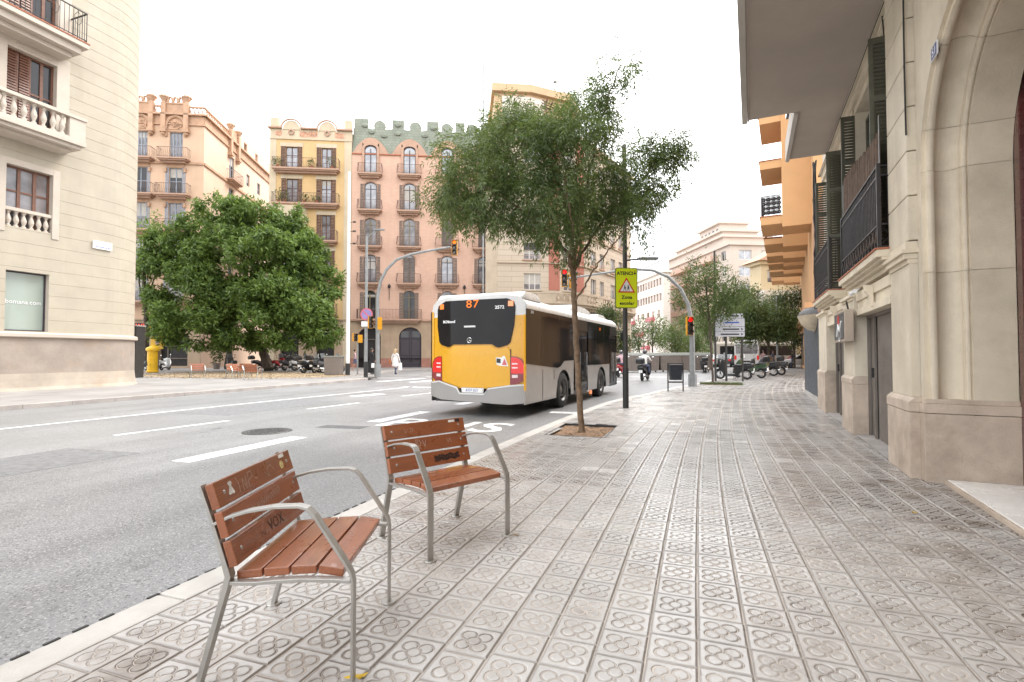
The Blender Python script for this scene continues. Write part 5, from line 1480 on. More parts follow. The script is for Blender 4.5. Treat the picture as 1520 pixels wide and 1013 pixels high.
mb = MB(); mb.box(-8.1, -.05, .45, 12, 0, 24.4); mb.build('building_body', M['yellow_trim'], yl)
mb = MB(); mb.box(-6.9, -1.6, .36, .44, 0, 3.9); mb.build('shop_glass', M['dark'], yl)
# plants and odds on the yellow balconies
def pot_plant(parent, x, y, z, h, name='potted_plant', m_='leaf_street', n=60):
    mb = MB(); mb.lathe([(.10, 0), (.13, .22), (.14, .24)], 8, (x, y, z)); mb.build(name + '_pot', M['terracotta'], parent)
for (x, z_, s_, x_lb) in ((-1.9, 20.25, .9, 'by the right window'), (-7.2, 20.25, .7, 'at the left end'), (-3.9, 20.25, .5, 'between the windows'), (-7.1, 16.7, 1.1, 'at the left end'), (-6.5, 16.7, .8, 'second from the left end'), (-4.6, 16.7, .5, 'just right of the left window'), (-3.4, 16.7, .5, 'before the right window')):
    a = G25; wx = PKO[0] + x * math.cos(a) + .45 * math.sin(a); wy = PKO[1] + x * math.sin(a) - .45 * math.cos(a)
    t = thing('balcony_plant', f'pot plant {x_lb} on the yellow building, {"upper" if z_ > 18 else "lower"} balcony', 'plant', (wx, wy, z_), a, 'pot plants on the yellow balconies')
    MB().lathe([(.12, 0), (.16, .26)], 8).build('pot', M['terracotta'], t)
    p_, d_ = clumps([(0, 0, .3 + s_ * .4, .3, .3, s_ * .5, 1)], 14, 5, .1)
    leaf_quads('foliage', p_, d_, rand_dirs(len(p_)), .22, .10, M['leaf_street'], t)

# ---- peach building: front and side
PEO = (-45.47, 36.99)
pe = thing('peach_building', 'peach corner building with carved stone finials and pale blue shutters', 'building', (*PEO, 0), G25)
zc = [20.55, 17.0, 13.5, 10.0, 6.5]
colp = [-2.62, -5.9, -9.2]
H = []
for c in colp:
    for z_ in zc: H.append((c - .62, c + .62, z_ + .1, z_ + 2.75, 0))
mb = MB(); wall(mb, -11, 0, 4.8, 24.0, H, .25); mb.build('peach_wall', M['peach'], pe)
for ci, c in enumerate(colp):
    for zi, z_ in enumerate(zc):
        window(pe, c, z_ + .1, 1.24, 2.65, 0, 'shut_blue', 'glass_dark' if zi == 1 else 'glass_mid', .15, 4 if zi == 0 else 2, .5, 'shut_blue' if zi else None, .3, -.04, closed=False)
        balcony(pe, c, z_, 2.75 + .25 * (zi > 0), .85, 1.0, 'pink_trim', 'iron_rust', .14, .16, .12)
        mb = MB(); mb.box(c - .85, c + .85, -.06, 0, z_ + 2.8, z_ + 3.1); mb.box(c - 1.0, c - .8, -.18, 0, z_ + 2.3, z_ + 2.7); mb.box(c + .8, c + 1.0, -.18, 0, z_ + 2.3, z_ + 2.7); mb.build('window_head', M['peach_trim'], pe)
mb = MB(); mb.box(-11, .02, -.14, .1, 20.10, 20.22); mb.box(-11, .02, -.08, .1, 20.23, 20.33)
mb.box(-11, .05, -.16, .1, 24.0, 24.12); mb.box(-11, .02, -.06, .25, 24.121, 24.95); mb.box(-11, .2, -.34, .2, 24.951, 25.12); mb.build('cornice', M['peach_trim'], pe)
def finial(mb, x, y, zb, s=1.0):
    mb.box(x - .22*s, x + .22*s, y - .22*s, y + .22*s, 23.4, zb)
    mb.box(x - .30*s, x + .30*s, y - .32*s, y + .2*s, 23.2, 23.5); mb.ball((x, y - .05, 23.1), .25*s, 8, sc=(1, 1, .8))
    mb.lathe([(.24*s, 0), (.20*s, .12), (.34*s, .35), (.42*s, .55), (.36*s, .72), (.15*s, .80), (.0001, .82)], 10, (x, y, zb))
    for k in range(8):
        t = 2 * math.pi * k / 8; mb.ball((x + .36*s*math.cos(t), y + .36*s*math.sin(t), zb + .58*s), .14*s, 6)
for c in colp[:2]:
    for sx in (-1.12, 1.0): mb = MB(); finial(mb, c + sx, -.12, 26.15); mb.build('finial', M['peach_trim'], pe, smooth=False)
for c in colp:
    pa = arc_pts(c - .95, c + .95, 23.55, 1.3, 12)
    mb = MB(); mb.tube([(x, -.12, z) for x, z in pa], .14, 6)
    mb.prism([(x, z) for x, z in arc_pts(c - .7, c + .7, 23.55, .95, 10)], -.10, -.04)
    for k in range(22): mb.ball((c + random.uniform(-.6, .6), -.12, 23.65 + random.uniform(0, .7)), random.uniform(.07, .14), 6)
    mb.build('carved_lunette', M['peach_trim'], pe)
    mb = MB(); mb.box(c - .9, c + .8, -.15, .15, 25.12, 26.05); mb.box(c - 1.1, c + 1.0, -.22, .2, 26.05, 26.2)
    for k in range(4): mb.tube([(c - .8 + .5 * k, -.1, 26.25), (c - .65 + .5 * k, -.12, 26.75), (c - .45 + .5 * k, -.1, 26.7), (c - .35 + .5 * k, -.1, 26.3)], .12, 5)
    mb.build('crest', M['peach_trim'], pe)
for (a, b) in ((-11, -10.3), (-8.0, -7.1), (-4.8, -3.8), (-1.5, .0)):
    mb = MB(); mb.box(a, b, -.08, .1, 25.8, 25.95)
    n = max(1, int((b - a) / .35))
    for k in range(n):
        x = a + (b - a) * (k + .5) / n; mb.tube([(x - .14, 0, 25.15), (x, 0, 25.45), (x + .14, 0, 25.75)], .05, 4); mb.tube([(x + .14, 0, 25.15), (x, 0, 25.45), (x - .14, 0, 25.75)], .05, 4)
    mb.build('pierced_parapet', M['peach_trim'], pe)
mb = MB(); wall(mb, -11, 0, 0, 4.7, [(-3.9, -1.2, .2, 3.6, .6), (-7.4, -4.9, .2, 3.6, .6), (-10.5, -8.3, .2, 3.6, .6)], .5, -.04); mb.box(-11, 0, -.2, .1, 4.7, 4.82); mb.build('ground_wall', M['pink_stone'], pe)
mb = MB(); mb.box(-11, -1, .5, .6, 0, 3.8); mb.build('shop_glass', M['dark'], pe)
mb = MB(); mb.box(-3.9, -1.2, .40, .45, 2.1, 2.2); mb.box(-3.9, -1.2, .40, .45, .9, 1.0); mb.box(-3.3, -3.2, .40, .45, .2, 2.2); mb.build('shop_frame', M['shut_grey'], pe)
sg = thing('shop_sign', 'small red lit shop lettering beside the yellow column at the plaza', 'sign', (PEO[0] - 5.0 * math.cos(G25) + .3 * math.sin(G25), PEO[1] - 5.0 * math.sin(G25) - .3 * math.cos(G25), 4.1), G25)
MB().box(-1.0, 1.0, -.06, 0, -.28, .28).build('sign_board', M['dark'], sg)
text('sign_lettering', 'ANTICH', sg, (0, -.065, 0), (R(90), 0, 0), mat('red_sign', (.6, .05, .03), .5, var=0, emit=(1, .08, .04), estr=.5), .5, .01)
# side front
A115 = R(115)
zs_ = [20.55, 17.0, 13.5, 10.0]
H = []
for c in (6.1,):
    for z_ in zs_: H.append((c - .6, c + .6, z_ + .1, z_ + 2.75, 0))
for c in (10.4, 13.6, 18.2, 22.2):
    for z_ in zs_[:1] + zs_[2:]: H.append((c - .45, c + .45, z_ + .9, z_ + 2.3, 0))
sd = put('side_front', None, pe)
bpy.data.objects.remove(sd)
mbs = MB(); wall(mbs, 0, 26, 0, 24.0, H, .25)
rotp = Matrix.Rotation(A115 - G25, 4, 'Z')
mbs.xf(rotp); mbs.build('side_wall', M['peach_lit'], pe, fixn=False)
mb = MB(); mb.box(0, 26, -.14, .1, 20.10, 20.33); mb.box(-.02, 26, -.16, .1, 24.0, 24.12); mb.box(0, 26, -.06, .25, 24.121, 24.95); mb.box(-.2, 26, -.34, .2, 24.951, 25.12); mb.xf(rotp); mb.build('cornice', M['peach_trim'], pe)
mb = MB()
for k in range(16): 
    x = .3 + k * .34
    mb.tube([(x - .14, 0, 25.15), (x, 0, 25.45), (x + .14, 0, 25.75)], .05, 4); mb.tube([(x + .14, 0, 25.15), (x, 0, 25.45), (x - .14, 0, 25.75)], .05, 4)
mb.box(0, 5.6, -.08, .1, 25.8, 25.95); mb.xf(rotp); mb.build('pierced_parapet', M['peach_trim'], pe)
for x in (5.4, 7.3, 20.3, 22.0): mb = MB(); finial(mb, x, -.12, 26.0); mb.xf(rotp); mb.build('finial', M['peach_trim'], pe)
mb = MB(); mb.box(5.65, 7.05, -.12, .1, 25.13, 26.3); mb.xf(rotp); mb.build('parapet_block', M['peach_trim'], pe)
mb = MB(); wall(mb, 7.4, 20.0, 25.13, 27.0, [(9.9, 10.8, 25.3, 26.6, 0), (13.2, 14.0, 25.3, 26.6, 0)], .2, .3); mb.box(7.4, 20.0, .3, 6, 26.9, 27.0); mb.box(7.35, 7.4, .3, 6, 25.1, 27.0); mb.xf(rotp); mb.build('attic_wall', M['peach_lit'], pe)
for h in H:
    w_ = window(pe, 0, 0, h[1] - h[0], h[3] - h[2], 0, 'shut_blue', 'glass_dark', 0, 2, .5)
    v = rotp @ Vector(((h[0] + h[1]) / 2, .15, h[2])); w_.location = v; w_.rotation_euler.z = A115 - G25
for z_ in zs_:
    b_ = balcony(pe, 0, 0, 2.6, .75, 1.0, 'pink_trim', 'iron_rust', .14, .16, .12); v = rotp @ Vector((6.1, 0, z_)); b_.location = v; b_.rotation_euler.z = A115 - G25
mb = MB(); mb.prism([(-10.9, .55), (-.6, .55), (-.6, 14), (-10.9, 14)], 0, 24.9, 'xy'); mb.build('building_body', M['peach_lit'], pe)

# ---- cream corner building
CRO = (-18.71, 48.54)
cr = thing('cream_building', 'cream rusticated building with red brick strips and rooftop pergola behind the bus', 'building', (*CRO, 0), G25)
# plan in local axes: straight, curve of 51 degrees, then the street side
def cr_plan():
    pts = []; RR = 7.0
    pts.append((0, 0, 0)); pts.append((4.8, 0, 0))
    n = 12; tot = R(51)
    for k in range(1, n + 1):
        t = tot * k / n; pts.append((4.8 + RR * math.sin(t), RR - RR * math.cos(t), t))
    (x, y, t) = pts[-1]; L = 13.2
    pts.append((x + L * math.cos(t), y + L * math.sin(t), t))
    return pts
CP = cr_plan()
def cr_at(s):
    """position and heading at arc length s"""
    acc = 0
    for (a, b) in zip(CP, CP[1:]):
        L = math.hypot(b[0] - a[0], b[1] - a[1])
        if s <= acc + L + 1e-6:
            f = (s - acc) / L; th = math.atan2(b[1] - a[1], b[0] - a[0])
            return (a[0] + (b[0] - a[0]) * f, a[1] + (b[1] - a[1]) * f, th)
        acc += L
    return CP[-1]
S1 = 4.8 + 7.0 * R(51)          # 11.03, start of the street side
def bend(mb):
    """wrap a flat facade mesh (x = arc length) round the plan"""
    out = []
    for (x, y, z) in mb.v:
        px, py, th = cr_at(min(max(x, 0), S1 + 13.1)); out.append((px - y * math.sin(th), py + y * math.cos(th), z))
    mb.v = out; return mb
fl = [4.6, 8.0, 11.15, 14.5, 17.85, 21.2]
wins = [(2.75, 4.50)] + [(7.05, 8.25)] + [(S1 + .55, S1 + 1.95), (S1 + 3.0, S1 + 4.2), (S1 + 6.2, S1 + 7.6), (S1 + 8.8, S1 + 10.0)]
H = [(a, b, z_ + .02, z_ + 1.72, 0) for (a, b) in wins for z_ in fl]
def fine(mb_fn, x0, x1, step=.6): pass
mb = MB(); xs_extra = [float(x) for x in np.arange(4.8, S1, .55)]
wall(mb, 0, S1 + 13, 3.5, 24.2, H, .25, cuts=xs_extra); bend(mb); mb.build('rusticated_wall', M['cream'], cr, fixn=False)
for (a, b) in ((5.35, 6.55), (8.75, 9.95)):
    mb = MB()
    nx = 4
    for k in range(nx): mb.box(a + (b - a) * k / nx, a + (b - a) * (k + 1) / nx, -.03, .0, 8.0, 24.0)
    bend(mb); mb.build('brick_strip', M['brick'], cr)
for (a, b) in wins:
    for zi, z_ in enumerate(fl):
        px, py, th = cr_at((a + b) / 2); w_ = window(cr, 0, 0, b - a, 1.70, 0, 'white_frame', 'glass_mid', 0, 3 if b - a > 1.5 else 2, 0, fw=.05)
        w_.location = (px - .15 * math.sin(th), py + .15 * math.cos(th), z_ + .02); w_.rotation_euler.z = th
        mb = MB(); mb.box(-(b - a) / 2 - .15, (b - a) / 2 + .15, -.12, .0, -.14, -.02)
        if zi in (2, 3): 
            mb.box(-(b - a) / 2, (b - a) / 2, -.10, -.085, .36, .39)
            for k in range(9): x = -(b - a) / 2 + (b - a) * k / 8; mb.box(x - .012, x + .012, -.10, -.085, 0, .37)
        s_ = mb.build('window_sill', M['cream_trim'] if zi not in (2, 3) else M['pink_trim'], cr); s_.location = (px, py, z_ + .02); s_.rotation_euler.z = th
        if (a, b) == wins[0] and zi in (2, 3):
            mb = MB(); mb.box(-(b - a) / 2, (b - a) / 2, -.02, .06, 1.05, 1.7); rbx = mb.build('roller_blind', M['dark_frame'], cr); rbx.location = (px, py, z_ + .02); rbx.rotation_euler.z = th
n = 40
for (y0, z0, z1, nm) in ((-.75, 6.55, 6.75, 'balcony_ledge'), (-.60, 6.3, 6.549, 'ledge_moulding'), (-.3, 6.0, 6.299, 'ledge_moulding'), (-.12, 24.0, 24.199, 'cornice'), (-.6, 24.2, 24.5, 'cornice'), (-.15, 10.75, 10.85, 'string_course'), (-.12, 14.1, 14.18, 'string_course'), (-.72, 7.56, 7.7, 'handrail')):
    mb = MB(); L_ = S1 + 13; y1 = -.5 if nm == 'handrail' else .02
    for k in range(n + 1):
        x = L_ * k / n; mb.v += [(x, y0, z0), (x, y0, z1), (x, y1, z1), (x, y1, z0)]
        if k:
            b0 = 4 * (k - 1)
            for j in range(4): mb.f.append((b0 + j, b0 + (j + 1) % 4, b0 + 4 + (j + 1) % 4, b0 + 4 + j)); mb.m.append(0)
    bend(mb); mb.build(nm, M['cream_trim'], cr)
mb = MB()
x = .3; k = 0
while x < S1 + 12.4:
    if k % 6 in (0, 1, 2): mb.box(x, x + .62, -.70, -.52, 6.75, 7.55)
    else: mb.lathe([(.07, 6.75), (.12, 7.05), (.05, 7.35), (.08, 7.55)], 6, (x + .3, -.61, 0))
    x += .62; k += 1
bend(mb); mb.build('balustrade', M['cream_trim'], cr)
mb = MB(); wall(mb, 0, S1 + 13, 0, 3.5, [(1.2, 3.8, 0, 3.1, .8), (5.2, 7.8, 0, 3.1, .8)] + [(S1 + 1 + 4 * k, S1 + 3.8 + 4 * k, 0, 3.1, .8) for k in range(3)], .4, -.05, cuts=xs_extra); bend(mb); mb.build('ground_wall', M['cream_trim'], cr, fixn=False)
poly = [(.3, .4)] + [(p[0] - .4 * math.sin(p[2]) , p[1] + .4 * math.cos(p[2])) for p in CP[1:]] + [(.3, 30)]
mb = MB(); mb.prism(poly, 0, 24.4, 'xy'); mb.build('building_body', M['dark'], cr)
mb = MB(); mb.box(-1.2, 0, -.05, .4, 0, 24.6); mb.build('party_strip', M['cream_trim'], cr)
# penthouse
mb = MB(); mb.prism([(-.2, 1.4), (3.6, 1.4), (8.0, 3.0), (9.5, 6.0), (9.5, 12), (-.2, 12)], 24.45, 29.2, 'xy'); mb.build('penthouse', M['orange_pent'], cr)
mb = MB(); mb.prism([(-.5, .9), (3.7, .9), (8.4, 2.6), (10.1, 6.0), (10.1, 12), (-.5, 12)], 29.2, 30.0, 'xy'); mb.build('penthouse_cornice', M['orange_pent'], cr)
mb = MB(); mb.prism([(.6, 1.36), (3.6, 1.36), (5.2, 1.95), (5.2, 2.2), (.6, 2.2)], 26.3, 28.9, 'xy'); mb.build('white_shutter_box', M['far_white'], cr)
mb = MB()
for k in range(8): mb.box(5.2 + k * .62, 5.32 + k * .62, .2 + k * .35, 3.2 + k * .35, 28.0 - .05 * k, 28.16 - .05 * k)
for k in range(6): mb.tube([(4.8, .6 + k * .5, 28.2), (10.6, 3.9 + k * .5, 27.7)], .06, 4)
for (x, y) in ((5.2, .6), (8.2, 2.2), (10.4, 3.8)): mb.box(x - .06, x + .06, y - .06, y + .06, 24.5, 28.1)
mb.build('pergola', M['shut_brown'], cr)
mb = MB(); mb.box(6.6, 7.1, 4, 4.5, 29.9, 30.6); mb.tube([(6.85, 4.25, 30.6), (6.85, 4.25, 32.2)], .09, 6); mb.lathe([(.24, 0), (.24, .12), (.0001, .25)], 8, (6.85, 4.25, 32.2)); mb.build('chimney', M['pole_grey'], cr)
for (x, y, z_, s_, s_lb) in ((2.6, .5, 24.6, 1.6, 'in front of the white shutter'), (5.0, 1.0, 24.6, 1.4, 'at the left end of the pergola'), (7.0, 2.2, 24.6, 1.3, 'under the middle of the pergola'), (.2, .6, 24.6, 1.3, 'at the left corner of the penthouse')):
    a = G25; wx = CRO[0] + x * math.cos(a) - y * math.sin(a); wy = CRO[1] + x * math.sin(a) + y * math.cos(a)
    t = thing('terrace_shrub', 'bushy green roof terrace shrub ' + s_lb, 'shrub', (wx, wy, z_), 0, 'terrace shrubs on the cream building')
    p_, d_ = clumps([(0, 0, s_ * .5, .8, .8, s_ * .6, 1)], 30, 6, .15); leaf_quads('foliage', p_, d_, rand_dirs(len(p_)), .3, .13, M['leaf_street'], t)
    MB().tube([(0, 0, 0), (0, 0, .6)], .04, 5).build('stem', M['trunk'], t)

# ---- far buildings
def block(name, label, px, depth, w, dpt, z1, wallm, rows_front, rows_side, rz=G25, roofm=None, frame='white_frame', base=0, sidem=None):
    x, y = cw(px, depth)
    t = thing(name, label, 'building', (x, y, 0), rz)
    def grid(rows, L):
        return [(c - ww / 2, c + ww / 2, z, z + hh, 0) for (z, hh, ww, cs) in rows for c in cs if c + ww / 2 < L]
    Hf = grid(rows_front, w); Hs = grid(rows_side, dpt)
    mb = MB(); wall(mb, 0, w, base, z1, Hf, .3); mb.build('front_wall', M[wallm], t)
    rr = Matrix.Translation((0, 0, 0)) @ Matrix.Rotation(R(-90), 4, 'Z')
    # left side: local x' runs from the back (y=dpt) to the corner (y=0)
    mb = MB(); wall(mb, 0, dpt, base, z1, [(dpt - b, dpt - a, za, zb_, 0) for (a, b, za, zb_, _) in Hs], .3)
    mb.xf(Matrix.Translation((0, dpt, 0)) @ Matrix.Rotation(R(-90), 4, 'Z')); mb.build('side_wall', M[sidem or wallm], t)
    for (a, b, za, zb_, _) in Hf: window(t, (a + b) / 2, za, round(b - a, 2), round(zb_ - za, 2), 0, frame, 'glass_mid' if (a * 7 + za) % 3 > 1 else 'glass_pale', .2, 2, 0, fw=.08)
    for (a, b, za, zb_, _) in Hs:
        w_ = window(t, 0, za, round(b - a, 2), round(zb_ - za, 2), 0, frame, 'glass_mid' if (a * 5 + za) % 3 > 1.4 else 'glass_dark', 0, 2, 0, fw=.08); w_.location = (.2, (a + b) / 2, za); w_.rotation_euler.z = R(-90)
    mb = MB(); mb.box(.35, w, .35, dpt, base, z1 - .05); mb.build('body', M['far_pink'], t)
    mb = MB(); mb.box(-.5, w + .3, -.5, .3, z1, z1 + .5); mb.box(-.5, .3, .3, dpt, z1, z1 + .5); mb.box(.3, w + .3, .3, dpt, z1, z1 + .2); mb.build('cornice', M[roofm or wallm], t)
    return t
rf = []
for i, z_ in enumerate([20.2, 16.9, 13.6, 10.3, 7.0, 3.7]): rf.append((z_, 1.9, 2.6, [3.2, 18.2])); rf.append((z_, 1.9, 1.3, [7.2, 10.8]))
rs = []
for i, z_ in enumerate([20.4, 17.2, 14.0, 10.8, 7.4, 4.0]): rs.append((z_, 1.8, 1.8, [2.5, 6, 9.5, 14.5, 18, 22.5, 26, 30.5, 35, 39, 43, 47]))
b1 = block('beige_block', 'large pale beige stepped apartment block far down the street', 1085, 100, 13.5, 50, 23.0, 'far_beige', rf, rs)
for (y0, y1, z0, z1, inset) in ((6, 44, 23.5, 26, 2.0), (10, 34, 26, 28.2, 4.0), (14, 24, 28.2, 31.0, 5.5)):
    mb = MB(); mb.box(inset, 12, y0, y1, z0, z1); mb.box(inset - .7, 12.5, y0 - .6, y1 + .6, z1, z1 + .45); mb.build('set_back_storey', M['far_beige'], b1)
mb = MB()
for z_ in (21.6, 18.2, 14.8, 11.4, 8.0):
    mb.box(-1.5, 0, 5, 12.5, z_ - .9, z_ + .25); mb.box(-1.5, 0, 17.5, 26, z_ - .9, z_ + .25); mb.box(-1.5, 0, 31, 38, z_ - .9, z_ + .25)
mb.build('side_balcony', M['far_band'], b1)
for k in range(5): put('attic_window', cached(('atw',), lambda: MB().box(5.44, 5.49, 15, 15.8, 29.2, 30.1).mesh('attic_window', M['glass_dark'])), b1, (0, k * 1.8, 0))
mb = MB(); mb.tube([(8, 20, 31), (8, 20, 35)], .06, 4); mb.tube([(7, 28, 28), (7, 28, 32)], .06, 4); mb.box(7.2, 8.8, 20, 20.05, 34, 34.4); mb.build('aerial', M['pole_grey'], b1)
rb2 = []
for z_ in (19.2, 15.8, 12.4, 9.0): rb2.append((z_, 1.6, 1.4, [2.5, 6.5, 10.5, 15]))
block('set_back_block', 'pale block with flat roof to the right of the large beige block', 1122, 118, 22, 14, 24.4, 'far_beige', rb2, [], frame='white_frame')
rw = []
for z_ in (16.6, 13.2): rw.append((z_, 1.7, 1.35, [1.5 + 1.75 * k for k in range(14)]))
for z_ in (9.6, 6.4, 3.2): rw.append((z_, 1.6, 1.4, [2.5 + 3.3 * k for k in range(7)]))
w1 = block('white_office', 'long pale building with two rows of ribbon windows beyond the school sign', 985, 110, 1.6, 28, 19.2, 'far_white', [], rw, frame='far_pink')
mb = MB(); mb.box(.2, 1.7, 1.0, 20, 19.7, 24.6); mb.build('scaffold_sheet', M['scaffold'], w1)
mb = MB()
for k in range(11): mb.box(.12, .2, 1 + k * 1.9, 1.08 + k * 1.9, 19.7, 24.8)
mb.box(.1, .2, 1, 20, 22.0, 22.1); mb.build('scaffold_pole', M['pole_grey'], w1)
for (y, z_) in ((7, 9.0), (14, 5.8), (10, 2.6), (20, 9.0)): mb = MB(); mb.box(-.9, 0, y - 2, y + 1.6, z_ - .1, z_ + .8); mb.build('red_balcony', M['sign_pink'], w1)
ry = []
for z_ in (12.5, 8.6): ry.append((z_, 1.9, 1.1, [1.6, 5.2, 6.9, 10]))
for z_ in (5.0, 1.6): ry.append((z_, 2.2, 1.1, [1.6, 5.2, 10]))
y2 = block('yellow_villa', 'pale yellow house with overhanging tiled eaves behind the street trees', 1131, 78, 14, 3, 15.2, 'far_yellow', ry, [], frame='wood_frame')
mb = MB(); mb.prism([(-1.0, 15.7), (15, 15.7), (12, 18.0), (3, 18.0)], -1.2, 4, 'xz'); mb.build('tiled_roof', M['peach_trim'], y2)
mb = MB(); mb.box(-.9, 5.0, -2.2, -.01, 7.0, 11.0); mb.build('white_wall', M['far_white'], y2)
# a plain row closing the street end
block('street_end_block', 'distant cream block closing the street behind the trees', 1040, 150, 60, 20, 17.0, 'far_beige', [(z_, 1.7, 1.3, [3 + 4 * k for k in range(13)]) for z_ in (4, 8, 12)], [], frame='far_pink')

# ---- orange building with stacked balconies
ox, oy = cw(1208, 30)
og = thing('orange_building', 'bright orange building with tiers of projecting balconies past the stone building', 'building', (ox, oy, 0), R(90 - 8.9 + 180))
def obox(mb, a0, a1, o0, o1, z0, z1): return mb.box(-a1, -a0, o0, o1, z0, z1)
mb = MB(); obox(mb, -2.5, 34, .001, 8, 0, 24); mb.build('building_body', M['orange'], og)
starts = [(0, 2.4, 1.55), (6.5, 2.4, 1.55), (11.6, 2.4, 1.55), (15.8, 2.4, 1.55), (20.5, 2.4, 1.55), (27.5, 2.4, 1.55)]
for bi, (a0, L, pr) in enumerate(starts):
    mb = MB(); obox(mb, a0, a0 + L, -pr, 0, 9.1, 22 if bi == 0 else 12.2); mb.build('bay', M['orange'], og)
    for z_ in ([9.28, 12.75, 15.6] if bi == 0 else [9.28]):
        mb = MB(); obox(mb, a0 + .1, a0 + 3.6, -2.75, -pr - .001 if False else -.01, z_ + .08, z_ + .5) if bi else mb.prism([(-(a0 + .1), -pr), (-(a0 + .1), -2.75), (-(a0 + 3.6), -2.75), (-(a0 + 3.6), -.01), (-(a0 + L), -.01), (-(a0 + L), -pr)][::-1], z_ + .05, z_ + .55, 'xy')
        if bi: pass
        s_ = mb.build('balcony_slab', M['orange'], og)
        mb = MB(); obox(mb, a0 + .05, a0 + 3.65, -2.80, -pr - .01, z_ + .555, z_ + .60); mb.build('slab_coping', M['terracotta'], s_)
        if (bi == 0 and z_ < 10) or bi == 1:
            mb = MB(); n = 34
            for k in range(n + 1):
                a = a0 + .15 + 3.4 * k / n; mb.tube([(-a, -2.68, z_ + .65), (-a, -2.68, z_ + 1.85)], .026, 4, caps=False)
            for k in range(16): o = -2.68 + 1.1 * k / 16; mb.tube([(-a0 - .15, o, z_ + .65), (-a0 - .15, o, z_ + 1.85)], .028, 4, caps=False)
            for z2 in (z_ + .72, z_ + 1.85, z_ + 1.45): mb.tube([(-a0 - 3.55, -2.68, z2), (-a0 - .15, -2.68, z2), (-a0 - .15, -1.58, z2)], .02, 4)
            for k in range(14):
                a = a0 + .3 + 3.2 * k / 14
                for q_ in range(4): mb.lathe([(.04, -.012), (.13, 0), (.04, .012)], 8, (-a, -2.68, z_ + .80 + q_ * .27), 'y')
            for k in range(4):
                for q_ in range(4): mb.lathe([(.03, -.012), (.135, 0), (.03, .012)], 8, (-a0 - .15, -2.55 + k * .28, z_ + .80 + q_ * .27), 'x')
            mb.build('scrolled_railing', M['iron'], s_)
mb = MB(); mb.tube([(-.3, -2.7, 17.0), (-.3, -3.4, 17.8), (-3.0, -3.4, 17.8), (-3.0, -2.7, 17.0)], .04, 4); mb.box(-3.0, -.3, -3.4, -2.6, 17.75, 17.8); mb.build('folded_awning', M['far_white'], og)
for a in (2, 8, 14, 20, 26):
    mb = MB(); obox(mb, a, a + 3, -.03, .0, .3, 3.4); mb.build('shop_opening', M['dark'], og)
mb = MB(); obox(mb, -2.5, 34, -.5, .0, 3.9, 4.2); mb.build('shop_cornice', M['orange_under'], og)
# right-hand row further up the street so the pavement has a wall beside it
rr_ = thing('tan_building', 'tan building beside the far pavement past the orange balconies', 'building', (cw(1216, 64)[0], cw(1216, 64)[1], 0), R(90 - 10 + 180))
mb = MB(); mb.box(-60, 0, .0, 12, 0, 16); mb.build('front_wall', M['far_yellow'], rr_)
for k in range(10):
    for z_ in (4.5, 8.2, 11.9): window(rr_, -3 - 5.5 * k, z_, 1.4, 2.2, 0, 'shut_brown', 'glass_mid', -.03, 2, .7)

